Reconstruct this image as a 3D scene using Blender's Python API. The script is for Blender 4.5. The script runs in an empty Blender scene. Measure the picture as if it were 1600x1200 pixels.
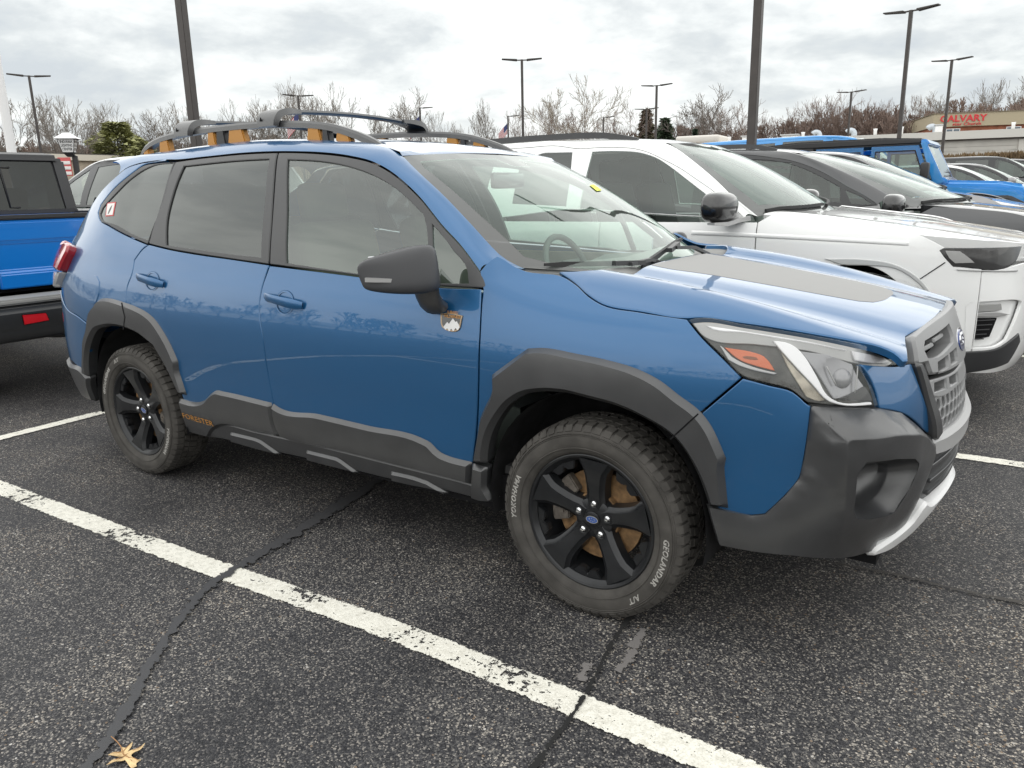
# Car park with a parked blue SUV under a bright overcast sky
import bpy, math
from mathutils import Vector as _V, Matrix as _M

_sc = bpy.context.scene
# ---- camera
_cam = bpy.data.cameras.new('camera'); _co = bpy.data.objects.new('camera', _cam); _sc.collection.objects.link(_co); _sc.camera = _co
_cam.sensor_width = 36.0; _cam.sensor_fit = 'HORIZONTAL'; _cam.lens = 27.3047; _cam.clip_start = .05; _cam.clip_end = 3000
_co.matrix_world = _M(((0.826734, -0.119332, 0.549791, 1.162243), (0.562249, 0.209428, -0.80001, -2.998592), (-0.019675, 0.970515, 0.240235, 1.420708), (0, 0, 0, 1)))
# ---- overcast sky
_w = bpy.data.worlds.new('World'); _sc.world = _w; _w.use_nodes = True
_N = _w.node_tree.nodes; _L = _w.node_tree.links; _N.clear()
def _nd(t, **k):
    n = _N.new(t)
    for a, b in k.items(): setattr(n, a, b)
    return n
def _mth(op, a, b):
    n = _nd('ShaderNodeMath', operation=op)
    for i, q in enumerate((a, b)):
        if hasattr(q, 'links'): _L.new(q, n.inputs[i])
        else: n.inputs[i].default_value = q
    return n.outputs[0]
_out = _nd('ShaderNodeOutputWorld'); _bg = _nd('ShaderNodeBackground'); _bg.inputs[1].default_value = .1
SUN_EL, SUN_AZ = math.radians(85), math.radians(160)      # azimuth from +Y towards +X
_sky = _nd('ShaderNodeTexSky', sky_type='NISHITA', sun_disc=False, sun_elevation=SUN_EL, sun_rotation=SUN_AZ, dust_density=2.0)
_tc = _nd('ShaderNodeTexCoord'); _sep = _nd('ShaderNodeSeparateXYZ'); _L.new(_tc.outputs['Generated'], _sep.inputs[0])
_zz = _mth('MAXIMUM', _sep.outputs[2], 0.0); _zz = _mth('ADD', _zz, .30)
_px = _mth('DIVIDE', _sep.outputs[0], _zz); _py = _mth('DIVIDE', _sep.outputs[1], _zz)
_cmb = _nd('ShaderNodeCombineXYZ'); _L.new(_px, _cmb.inputs[0]); _L.new(_py, _cmb.inputs[1]); _L.new(_mth('MULTIPLY', _sep.outputs[2], 2.2), _cmb.inputs[2])
def _noise(sc, det, rough, dist=0.0, off=(0, 0, 0)):
    mp = _nd('ShaderNodeMapping'); mp.inputs['Location'].default_value = off; _L.new(_cmb.outputs[0], mp.inputs[0])
    n = _nd('ShaderNodeTexNoise'); n.inputs['Scale'].default_value = sc; n.inputs['Detail'].default_value = det
    n.inputs['Roughness'].default_value = rough; n.inputs['Distortion'].default_value = dist; _L.new(mp.outputs[0], n.inputs['Vector']); return n.outputs['Fac']
_n1 = _noise(1.9, 7, .56, .25, (3.1, 7.7, 0)); _n2 = _noise(.8, 3, .5, 0, (1.3, 4.2, 2)); _n3 = _noise(5.5, 5, .6, .3, (8, 2, 5))
_c = _mth('ADD', _mth('ADD', _mth('MULTIPLY', _n1, .62), _mth('MULTIPLY', _n2, .38)), _mth('MULTIPLY', _mth('SUBTRACT', _n3, .5), .22))
_rp = _nd('ShaderNodeValToRGB'); _L.new(_c, _rp.inputs[0])
_e = _rp.color_ramp.elements
_e[0].position = .36; _e[0].color = (4.3, 4.6, 4.8, 1); _e[1].position = .66; _e[1].color = (8.0, 8.15, 7.95, 1)
for _p, _q in ((.42, (4.9, 5.15, 5.2)), (.47, (5.9, 6.1, 6.05)), (.53, (7.1, 7.25, 7.1))):
    _k = _e.new(_p); _k.color = (*_q, 1)
_mx = _nd('ShaderNodeMix', data_type='RGBA'); _mx.inputs[0].default_value = .93
_L.new(_sky.outputs[0], _mx.inputs[6]); _L.new(_rp.outputs[0], _mx.inputs[7]); _L.new(_mx.outputs[2], _bg.inputs[0]); _L.new(_bg.outputs[0], _out.inputs[0])
# ---- weak, very soft sun behind the cloud
_sl = bpy.data.lights.new('sun', 'SUN'); _sl.energy = 1.5; _sl.angle = math.radians(170); _sl.color = (1, .97, .92)
_so = bpy.data.objects.new('sun', _sl); _sc.collection.objects.link(_so)
_so.rotation_euler = _V((-math.sin(SUN_AZ)*math.cos(SUN_EL), -math.cos(SUN_AZ)*math.cos(SUN_EL), -math.sin(SUN_EL))).to_track_quat('-Z', 'Y').to_euler()
_vs = _sc.view_settings; _vs.view_transform = 'Standard'; _vs.look = 'None'; _vs.exposure = .7; _vs.gamma = 1; _vs.use_curve_mapping = False
_sc.cycles.max_bounces = 8; _sc.cycles.transparent_max_bounces = 16; _sc.cycles.caustics_reflective = False; _sc.cycles.caustics_refractive = False
_sc.cycles.sample_clamp_indirect = 6

import math
import numpy as np

# ---------- smooth tensor surfaces -------------------------------------------------
def cubw(kn, x):
    """Catmull-Rom (non-uniform) interpolation weights, len(x) x len(kn)"""
    kn = np.asarray(kn, float); x = np.atleast_1d(np.asarray(x, float)); n = len(kn)
    i = np.clip(np.searchsorted(kn, x, side='right') - 1, 0, n - 2)
    h = kn[i + 1] - kn[i]; s = (x - kn[i]) / h
    out = (s < 0) | (s > 1)
    W = np.zeros((len(x), n)); r = np.arange(len(x))
    h00 = 2*s**3 - 3*s**2 + 1; h10 = s**3 - 2*s**2 + s; h01 = -2*s**3 + 3*s**2; h11 = s**3 - s**2
    # linear outside
    h00 = np.where(out, 1 - s, h00); h01 = np.where(out, s, h01)
    h10 = np.where(out, 0, h10); h11 = np.where(out, 0, h11)
    W[r, i] += h00; W[r, i + 1] += h01
    def slope(j, c):
        for k in range(len(x)):
            jj = j[k]; a = max(jj - 1, 0); b = min(jj + 1, n - 1)
            d = kn[b] - kn[a]
            W[k, b] += c[k] * h[k] / d; W[k, a] -= c[k] * h[k] / d
    slope(i, h10); slope(i + 1, h11)
    return W

def cubw_fast(kn, x):
    kn = np.asarray(kn, float); x = np.atleast_1d(np.asarray(x, float)); n = len(kn)
    i = np.clip(np.searchsorted(kn, x, side='right') - 1, 0, n - 2)
    h = kn[i + 1] - kn[i]; s = (x - kn[i]) / h
    out = (s < 0) | (s > 1)
    h00 = np.where(out, 1 - s, 2*s**3 - 3*s**2 + 1); h01 = np.where(out, s, -2*s**3 + 3*s**2)
    h10 = np.where(out, 0, s**3 - 2*s**2 + s); h11 = np.where(out, 0, s**3 - s**2)
    W = np.zeros((len(x), n)); r = np.arange(len(x))
    np.add.at(W, (r, i), h00); np.add.at(W, (r, i + 1), h01)
    for j, c in ((i, h10), (i + 1, h11)):
        a = np.maximum(j - 1, 0); b = np.minimum(j + 1, n - 1)
        q = c * h / (kn[b] - kn[a])
        np.add.at(W, (r, b), q); np.add.at(W, (r, a), -q)
    return W

class Surf:
    def __init__(s, us, vs, P, flip=1.0):
        s.us = np.asarray(us, float); s.vs = np.asarray(vs, float); s.P = np.asarray(P, float); s.flip = flip
    def ev(s, uv):
        uv = np.atleast_2d(uv)
        return np.einsum('km,mnc,kn->kc', cubw_fast(s.us, uv[:, 0]), s.P, cubw_fast(s.vs, uv[:, 1]), optimize=True)
    def nr(s, uv, e=2e-3):
        uv = np.atleast_2d(uv); a = np.array([e, 0]); b = np.array([0, e])
        n = np.cross(s.ev(uv + a) - s.ev(uv - a), s.ev(uv + b) - s.ev(uv - b)) * s.flip
        return n / (np.linalg.norm(n, axis=1, keepdims=True) + 1e-12)
    def at(s, uv, off=0.0):
        uv = np.atleast_2d(uv)
        o = off(uv) if callable(off) else off
        return s.ev(uv) + s.nr(uv) * np.reshape(o, (-1, 1))

def interp(x, xs, ys):
    return np.interp(x, xs, ys)

# a car's wrap-round body surface: plan stations (x, t) from rear centre round the near side to front centre;
# each height level has an outward offset per profile, profiles are blended between stations
def wrap_surf(plan, vs, prof, which, kz=None, z0=1.1):
    plan = np.array(plan, float); M = len(plan)
    full = np.concatenate([plan[1:3][::-1] * [1, -1], plan, plan[-3:-1][::-1] * [1, -1]])
    d = np.gradient(full, axis=0)[2:-2]
    d /= np.linalg.norm(d, axis=1, keepdims=True)
    nrm = np.stack([-d[:, 1], d[:, 0]], 1)          # outward (travel is forward along +t side)
    us = np.concatenate([[0], np.cumsum(np.linalg.norm(np.diff(plan, axis=0), axis=1))])
    P = np.zeros((M, len(vs), 3)); vs = np.array(vs, float)
    for i in range(M):
        w = which[i]
        dd = sum(np.array(prof[k]) * q for k, q in w.items())
        z = vs.copy()
        if kz is not None:
            z = np.where(vs > z0, z0 + (vs - z0) * kz[i], vs)
        P[i, :, 0] = plan[i, 0] + nrm[i, 0] * dd
        P[i, :, 1] = -(plan[i, 1] + nrm[i, 1] * dd)
        P[i, :, 2] = z
    P[0, :, 1] = 0; P[-1, :, 1] = 0
    return Surf(us, vs, P, 1.0)

# a surface z = H(x, t); u = x, v = t (outward from the centre line, near side is -y)
def height_surf(xs, ts, Z):
    P = np.zeros((len(xs), len(ts), 3))
    P[:, :, 0] = np.array(xs)[:, None]; P[:, :, 1] = -np.array(ts)[None]; P[:, :, 2] = Z
    return Surf(xs, ts, P, -1.0)

def smooth_poly(pts, step=0.02, corner=28.0, closed=True):
    """resample a traced outline: smooth curves between corners"""
    p = np.array(pts, float); n = len(p)
    nx = np.roll(p, -1, 0); pv = np.roll(p, 1, 0)
    a = p - pv; b = nx - p
    ang = np.degrees(np.abs(np.arctan2(a[:, 0]*b[:, 1] - a[:, 1]*b[:, 0], (a*b).sum(1))))
    isc = ang > corner
    if not closed: isc[0] = isc[-1] = True
    T = np.zeros_like(p)
    for i in range(n):
        la = np.linalg.norm(a[i]) + 1e-9; lb = np.linalg.norm(b[i]) + 1e-9
        T[i] = (a[i]/la*lb + b[i]/lb*la) / (la + lb)
    out = []
    m = n if closed else n - 1
    for i in range(m):
        j = (i + 1) % n
        L = np.linalg.norm(p[j] - p[i]); k = max(1, int(math.ceil(L/step)))
        c = (p[j] - p[i]) / (L + 1e-9)
        ti = c if isc[i] else T[i]; tj = c if isc[j] else T[j]
        if isc[i] and not isc[j]: ti = 2*c*np.dot(c, tj) - tj if False else c
        for q in range(k):
            s = q / k
            out.append((2*s**3-3*s**2+1)*p[i] + (s**3-2*s**2+s)*ti*L + (-2*s**3+3*s**2)*p[j] + (s**3-s**2)*tj*L)
    if not closed: out.append(p[-1])
    return np.array(out)

def poly_area(p):
    x, y = p[:, 0], p[:, 1]
    return 0.5*np.sum(x*np.roll(y, -1) - np.roll(x, -1)*y)

def inset(p, d):
    """move a closed CCW outline inward by d (mitred, limited)"""
    a = p - np.roll(p, 1, 0); b = np.roll(p, -1, 0) - p
    a /= np.linalg.norm(a, axis=1, keepdims=True) + 1e-12; b /= np.linalg.norm(b, axis=1, keepdims=True) + 1e-12
    na = np.stack([-a[:, 1], a[:, 0]], 1); nb = np.stack([-b[:, 1], b[:, 0]], 1)
    m = na + nb; l = np.linalg.norm(m, axis=1, keepdims=True); m /= l + 1e-9
    c = np.clip((m*na).sum(1, keepdims=True), 0.45, 1)
    return p + m*d/c

def in_poly(q, p):
    x, y = q[:, 0], q[:, 1]; r = np.zeros(len(q), bool); n = len(p)
    for i in range(n):
        x1, y1 = p[i]; x2, y2 = p[(i+1) % n]
        if y1 == y2: continue
        c = ((y1 > y) != (y2 > y)) & (x < (x2-x1)*(y-y1)/(y2-y1) + x1)
        r ^= c
    return r

def seg_dist(q, p):
    d = np.full(len(q), 1e9); n = len(p)
    for i in range(n):
        a = p[i]; b = p[(i+1) % n] - a; L = (b*b).sum() + 1e-12
        t = np.clip(((q - a)@b)/L, 0, 1)
        d = np.minimum(d, np.linalg.norm(q - a - t[:, None]*b, axis=1))
    return d
import bpy, bmesh, random
from mathutils import Vector, Matrix
from mathutils.geometry import delaunay_2d_cdt

SC = bpy.context.scene
COL = SC.collection
PI = math.pi

def R(d): return math.radians(d)

# ------------------------------------------------------------------ materials
def new_mat(name):
    m = bpy.data.materials.new(name); m.use_nodes = True
    return m, m.node_tree.nodes, m.node_tree.links

def pbr(name, col, rough=.5, metal=0., spec=.5, coat=0., coat_rough=.03, noise=0., nscale=40., bump=0., bscale=200., emit=None, estr=1., alpha=1.):
    m, N, L = new_mat(name); b = N['Principled BSDF']
    b.inputs['Base Color'].default_value = (*col, 1); b.inputs['Roughness'].default_value = rough
    b.inputs['Metallic'].default_value = metal; b.inputs['Specular IOR Level'].default_value = spec
    b.inputs['Coat Weight'].default_value = coat; b.inputs['Coat Roughness'].default_value = coat_rough
    if emit: b.inputs['Emission Color'].default_value = (*emit, 1); b.inputs['Emission Strength'].default_value = estr
    if noise or bump:
        tc = N.new('ShaderNodeTexCoord')
    if noise:
        n = N.new('ShaderNodeTexNoise'); n.inputs['Scale'].default_value = nscale; n.inputs['Detail'].default_value = 5
        L.new(tc.outputs['Object'], n.inputs['Vector'])
        r = N.new('ShaderNodeMapRange'); r.inputs[1].default_value = .3; r.inputs[2].default_value = .7
        r.inputs[3].default_value = 1 - noise; r.inputs[4].default_value = 1 + noise
        L.new(n.outputs['Fac'], r.inputs[0])
        mx = N.new('ShaderNodeMix'); mx.data_type = 'RGBA'; mx.blend_type = 'MULTIPLY'; mx.inputs[0].default_value = 1
        mx.inputs[6].default_value = (*col, 1); L.new(r.outputs[0], mx.inputs[7]); L.new(mx.outputs[2], b.inputs['Base Color'])
    if bump:
        n2 = N.new('ShaderNodeTexNoise'); n2.inputs['Scale'].default_value = bscale; n2.inputs['Detail'].default_value = 4
        L.new(tc.outputs['Object'], n2.inputs['Vector'])
        bp = N.new('ShaderNodeBump'); bp.inputs['Strength'].default_value = bump; bp.inputs['Distance'].default_value = .002
        L.new(n2.outputs['Fac'], bp.inputs['Height']); L.new(bp.outputs[0], b.inputs['Normal'])
    return m

def glass(name, tint, ior=1.5, film=0.0, filmcol=(.5, .6, .55)):
    """a single pane: tinted see-through plus mirror reflection by Fresnel; film = diffuse veil, painted in for sky reflection on the panes"""
    m, N, L = new_mat(name); N.remove(N['Principled BSDF']); out = N['Material Output']
    t = N.new('ShaderNodeBsdfTransparent'); t.inputs[0].default_value = (*tint, 1)
    g = N.new('ShaderNodeBsdfGlossy'); g.inputs['Roughness'].default_value = .005; g.inputs[0].default_value = (.96, 1, .98, 1)
    f = N.new('ShaderNodeFresnel'); geo = N.new('ShaderNodeNewGeometry')
    io = N.new('ShaderNodeMapRange'); io.inputs[3].default_value = ior; io.inputs[4].default_value = 1/ior; L.new(geo.outputs['Backfacing'], io.inputs[0]); L.new(io.outputs[0], f.inputs[0])
    mx = N.new('ShaderNodeMixShader'); L.new(f.outputs[0], mx.inputs[0])
    base = t.outputs[0]
    if film:  # pale diffuse share stands in for mirrored sky on clear panes
        d = N.new('ShaderNodeBsdfDiffuse'); d.inputs[0].default_value = (*filmcol, 1)
        m2 = N.new('ShaderNodeMixShader'); m2.inputs[0].default_value = film; L.new(t.outputs[0], m2.inputs[1]); L.new(d.outputs[0], m2.inputs[2]); base = m2.outputs[0]
    L.new(base, mx.inputs[1]); L.new(g.outputs[0], mx.inputs[2]); L.new(mx.outputs[0], out.inputs[0])
    return m

# ------------------------------------------------------------------ objects
def link(o, parent=None):
    COL.objects.link(o)
    if parent is not None: o.parent = parent
    return o

def mesh_obj(name, V, F, mat, parent=None, smooth=True, normals=None):
    me = bpy.data.meshes.new(name)
    me.from_pydata([tuple(map(float, v)) for v in V], [], [tuple(map(int, f)) for f in F]); me.update()
    if mat is not None:
        for mm in (mat if isinstance(mat, (list, tuple)) else [mat]): me.materials.append(mm)
    if smooth: me.polygons.foreach_set('use_smooth', [True]*len(me.polygons))
    if normals is not None: me.normals_split_custom_set_from_vertices([tuple(map(float, n)) for n in normals])
    return link(bpy.data.objects.new(name, me), parent)

def bm_obj(name, bm, mat, parent=None, smooth=False, sharp=None):
    me = bpy.data.meshes.new(name); bm.normal_update(); bm.to_mesh(me); bm.free()
    for mm in (mat if isinstance(mat, (list, tuple)) else [mat]): me.materials.append(mm)
    if smooth:
        me.polygons.foreach_set('use_smooth', [True]*len(me.polygons))
        if sharp: me.set_sharp_from_angle(angle=R(sharp))
    return link(bpy.data.objects.new(name, me), parent)

def empty(name, loc=(0, 0, 0), rz=0, label=None, cat=None, group=None, kind=None):
    o = bpy.data.objects.new(name, None); COL.objects.link(o); o.location = loc; o.rotation_euler = (0, 0, rz); o.empty_display_size = .2
    return tag(o, label, cat, group, kind)

def tag(o, label=None, cat=None, group=None, kind=None):
    if label: o['label'] = label
    if cat: o['category'] = cat
    if group: o['group'] = group
    if kind: o['kind'] = kind
    return o

def copy_tree(o, parent=None):
    c = o.copy(); COL.objects.link(c); c.parent = parent
    for ch in list(o.children): copy_tree(ch, c)
    return c

def mirror_obj(o, parent=None):
    """mirror image across the centre plane of the vehicle (y -> -y) as its own mesh"""
    me = o.data.copy(); n = len(me.vertices)
    co = np.empty(n*3); me.vertices.foreach_get('co', co); co = co.reshape(-1, 3); co[:, 1] *= -1
    nr = None
    if me.has_custom_normals:
        nr = np.empty(len(me.loops)*3); me.corner_normals.foreach_get('vector', nr); nr = nr.reshape(-1, 3)
        li = np.empty(len(me.loops), int); me.loops.foreach_get('vertex_index', li)
        vn = np.zeros((n, 3)); vn[li] = nr; vn[:, 1] *= -1
    me.vertices.foreach_set('co', co.ravel()); me.flip_normals(); me.update()
    if nr is not None: me.normals_split_custom_set_from_vertices([tuple(v) for v in vn])
    c = bpy.data.objects.new(o.name.split('.')[0], me); COL.objects.link(c); c.parent = parent or o.parent
    c.matrix_local = o.matrix_local
    if o.matrix_local != Matrix.Identity(4):
        S_ = Matrix.Diagonal((1, -1, 1, 1)); c.matrix_local = S_ @ o.matrix_local @ S_
    for k in ('label',):
        if k in o: c[k] = o[k]
    for ch in list(o.children): mirror_obj(ch, c)
    return c

def box(bm, c, s, rot=None, mi=0):
    r = bmesh.ops.create_cube(bm, size=1)
    M = Matrix.Translation(c) @ (rot.to_4x4() if rot is not None else Matrix.Identity(4)) @ Matrix.Diagonal((*s, 1))
    bmesh.ops.transform(bm, matrix=M, verts=r['verts'])
    for f in {f for v in r['verts'] for f in v.link_faces}: f.material_index = mi
    return r['verts']

def bevel_box(name, c, s, mat, parent=None, bev=.01, seg=2, rot=None):
    bm = bmesh.new(); box(bm, c, s, rot)
    bmesh.ops.bevel(bm, geom=bm.edges[:], offset=bev, segments=seg, affect='EDGES', profile=.5)
    return bm_obj(name, bm, mat, parent, True, 40)

def tube_mesh(pts, rad, n=8, cap=True):
    """swept round tube with per-point radius; returns V, F"""
    pts = [Vector(p) for p in pts]; rad = rad if hasattr(rad, '__len__') else [rad]*len(pts)
    V = []; F = []; up = None
    for i, p in enumerate(pts):
        d = (pts[min(i+1, len(pts)-1)] - pts[max(i-1, 0)]).normalized()
        if up is None: up = d.orthogonal().normalized()
        up = (up - d*up.dot(d)).normalized(); w = d.cross(up)
        for k in range(n):
            a = 2*PI*k/n; V.append(p + (up*math.cos(a) + w*math.sin(a))*rad[i])
    for i in range(len(pts)-1):
        for k in range(n):
            a = i*n+k; b = i*n+(k+1) % n; F.append((a, b, b+n, a+n))
    if cap: F.append(tuple(range(n))[::-1]); F.append(tuple(range((len(pts)-1)*n, len(pts)*n)))
    return V, F

def tube(name, pts, rad, mat, parent=None, n=8):
    V, F = tube_mesh(pts, rad, n); return mesh_obj(name, V, F, mat, parent)

def sweep(name, pts, prof, mat, parent=None, up=(0, 0, 1), scale=None, sharp=35):
    """sweep a closed 2-D profile (side, up) along a path"""
    pts = [Vector(p) for p in pts]; U = Vector(up); n = len(prof); V = []; F = []
    for i, p in enumerate(pts):
        d = (pts[min(i+1, len(pts)-1)] - pts[max(i-1, 0)]).normalized()
        w = d.cross(U).normalized(); u2 = w.cross(d); s = scale[i] if scale else 1
        for a, b in prof: V.append(p + w*a*s + u2*b*s)
    for i in range(len(pts)-1):
        for k in range(n):
            a = i*n+k; b = i*n+(k+1) % n; F.append((a, b, b+n, a+n))
    F.append(tuple(range(n))[::-1]); F.append(tuple(range((len(pts)-1)*n, len(pts)*n)))
    bm = bmesh.new(); vs = [bm.verts.new(v) for v in V]
    for f in F: bm.faces.new([vs[i] for i in f])
    bmesh.ops.recalc_face_normals(bm, faces=bm.faces[:])
    return bm_obj(name, bm, mat, parent, True, sharp)

def lathe_mesh(prof, n=64, axis='y'):
    """prof: (axial, radius) pairs -> surface of revolution about y"""
    V = []; F = []; m = len(prof)
    for k in range(n):
        a = 2*PI*k/n; c, s = math.cos(a), math.sin(a)
        for (y, r) in prof: V.append((r*c, y, r*s))
    for k in range(n):
        k2 = (k+1) % n
        for j in range(m-1): F.append((k*m+j, k*m+j+1, k2*m+j+1, k2*m+j))
    return V, F

def lathe(name, prof, mat, parent=None, n=64, sharp=35):
    V, F = lathe_mesh(prof, n); bm = bmesh.new(); vs = [bm.verts.new(v) for v in V]
    for f in F: bm.faces.new([vs[i] for i in f])
    bmesh.ops.remove_doubles(bm, verts=bm.verts[:], dist=1e-5)
    bmesh.ops.recalc_face_normals(bm, faces=bm.faces[:])
    return bm_obj(name, bm, mat, parent, True, sharp)

# ------------------------------------------------------------------ body panels cut out of a smooth surface
def panel(name, surf, outline, holes, mat, parent=None, off=0., gap=.0018, bev=.003, drop=.004, thick=.018, grid=.045, step=.02, corner=28., mirror=True, hgap=0.0, smooth=True):
    o = smooth_poly(outline, step, corner) if smooth else smooth_poly(outline, step, -1)
    if poly_area(o) < 0: o = o[::-1]
    loops = [(o, gap, bev)]
    for h in holes:
        q = smooth_poly(h, step, corner)
        if poly_area(q) < 0: q = q[::-1]
        loops.append((q[::-1], hgap, min(bev, .0025)))
    V2 = []; offs = []; E = []; rings = []
    for lp, g, bv in loops:
        p0 = inset(lp, g); p1 = inset(lp, g + bv); s = len(V2); n = len(lp)
        V2 += list(p1); E += [(s+i, s+(i+1) % n) for i in range(n)]; rings.append((p0, p1, s, n))
    O1 = rings[0][1]; H1 = [r[1] for r in rings[1:]]
    lo = O1.min(0); hi = O1.max(0)
    gx = np.arange(lo[0]+grid*.5, hi[0], grid); gy = np.arange(lo[1]+grid*.5, hi[1], grid)
    if len(gx) and len(gy):
        G = np.array(np.meshgrid(gx, gy)).reshape(2, -1).T
        k = in_poly(G, O1) & (seg_dist(G, O1) > grid*.4)
        for h in H1: k &= ~in_poly(G, h) & (seg_dist(G, h) > grid*.4)
        V2 += list(G[k])
    v2, e2, f2, ov, oe, of = delaunay_2d_cdt([Vector((float(p[0]), float(p[1]))) for p in V2], E, [], 0, 1e-6)
    uv = np.array([(p.x, p.y) for p in v2]); f2 = np.array([f for f in f2 if len(f) == 3])
    cen = uv[f2].mean(1); k = in_poly(cen, O1)
    for h in H1: k &= ~in_poly(cen, h)
    f2 = f2[k]
    a = uv[f2[:, 1]] - uv[f2[:, 0]]; b = uv[f2[:, 2]] - uv[f2[:, 0]]
    fl = (a[:, 0]*b[:, 1] - a[:, 1]*b[:, 0]) < 0; f2[fl] = f2[fl][:, ::-1]
    Nn = surf.nr(uv); ofv = off(uv) if callable(off) else np.full(len(uv), off)
    V = list(surf.ev(uv) + Nn*ofv[:, None])
    if callable(off):        # normals of the offset surface
        e = 3e-3; q = lambda d: surf.at(uv + d, off)
        Nn = np.cross(q(np.array([e, 0])) - q(np.array([-e, 0])), q(np.array([0, e])) - q(np.array([0, -e])))*surf.flip
        Nn /= np.linalg.norm(Nn, axis=1, keepdims=True) + 1e-12
    NN = list(Nn); F = [tuple(f) for f in f2]
    flipface = surf.flip < 0
    # map input ring verts to output verts
    mp = {}
    for oi, src in enumerate(ov):
        for q in src: mp[q] = oi
    for p0, p1, s, n in rings:
        n0 = surf.nr(p0); o0 = (off(p0) if callable(off) else np.full(n, off))
        P0 = surf.ev(p0) + n0*(o0 - drop)[:, None]; PB = surf.ev(p0) + n0*(o0 - thick)[:, None]
        P1 = np.array([V[mp[s+i]] for i in range(n)])
        tan = np.roll(P0, -1, 0) - np.roll(P0, 1, 0); tan /= np.linalg.norm(tan, axis=1, keepdims=True) + 1e-12
        outw = np.cross(tan, n0)*surf.flip
        nb = (n0 + outw*1.2); nb /= np.linalg.norm(nb, axis=1, keepdims=True)
        wide = drop > .008
        if wide:            # a real chamfer: give it its own flat shading
            nb = n0*max(bev, 1e-4) + outw*max(drop, 1e-4); nb /= np.linalg.norm(nb, axis=1, keepdims=True)
        i0 = len(V); V += list(P0); NN += list(nb)
        ic = len(V)
        if wide: V += list(P1); NN += list(nb)
        i1 = len(V); V += list(P0); NN += list(outw)
        i2 = len(V); V += list(PB); NN += list(outw)
        for i in range(n):
            j = (i+1) % n
            F.append((ic+j, ic+i, i0+i, i0+j) if wide else (mp[s+j], mp[s+i], i0+i, i0+j)); F.append((i1+j, i1+i, i2+i, i2+j))
    F = [f for f in F if len(set(f)) == len(f)]
    if flipface: F = [f[::-1] for f in F]
    ob = mesh_obj(name, V, F, mat, parent, True, NN)
    if mirror: mirror_obj(ob, parent)
    return ob

def strip(name, A, B, mat, parent=None, n=10, Ta=None, Tb=None, mirror=True, normals_out=None, thick=0):
    """skin between two polylines of equal length; Ta, Tb = leaving / arriving tangents (Hermite)"""
    A = np.array(A, float); B = np.array(B, float); m = len(A); V = np.zeros((m, n+1, 3))
    for j in range(n+1):
        s = j/n
        if Ta is None: V[:, j] = A*(1-s) + B*s
        else: V[:, j] = (2*s**3-3*s**2+1)*A + (s**3-2*s**2+s)*Ta + (-2*s**3+3*s**2)*B + (s**3-s**2)*Tb
    du = np.gradient(V, axis=0); dv = np.gradient(V, axis=1); Nn = np.cross(du, dv); Nn /= np.linalg.norm(Nn, axis=2, keepdims=True) + 1e-12
    if normals_out is not None and (Nn*np.array(normals_out)).sum() < 0: Nn = -Nn; fl = True
    else: fl = False
    F = []
    for i in range(m-1):
        for j in range(n):
            f = (i*(n+1)+j, (i+1)*(n+1)+j, (i+1)*(n+1)+j+1, i*(n+1)+j+1); F.append(f[::-1] if fl else f)
    ob = mesh_obj(name, V.reshape(-1, 3), F, mat, parent, True, Nn.reshape(-1, 3))
    if mirror: mirror_obj(ob, parent)
    return ob

def resample(p, n):
    p = np.array(p, float); L = np.concatenate([[0], np.cumsum(np.linalg.norm(np.diff(p, axis=0), axis=1))])
    W = cubw_fast(L, np.linspace(0, L[-1], n)); return W @ p

def extrude_poly(name, pts, h, mat, parent=None, M=None, bev=0., sharp=30):
    """flat outline in x,y given thickness h along +z, then placed by matrix M"""
    bm = bmesh.new(); vs = [bm.verts.new((p[0], p[1], 0)) for p in pts]; f = bm.faces.new(vs)
    r = bmesh.ops.extrude_face_region(bm, geom=[f]); bmesh.ops.translate(bm, vec=(0, 0, h), verts=[v for v in r['geom'] if isinstance(v, bmesh.types.BMVert)])
    bmesh.ops.recalc_face_normals(bm, faces=bm.faces[:])
    if bev: bmesh.ops.bevel(bm, geom=[e for e in bm.edges], offset=bev, segments=2, affect='EDGES')
    if M is not None: bm.transform(M)
    return bm_obj(name, bm, mat, parent, bev > 0, sharp)

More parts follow.
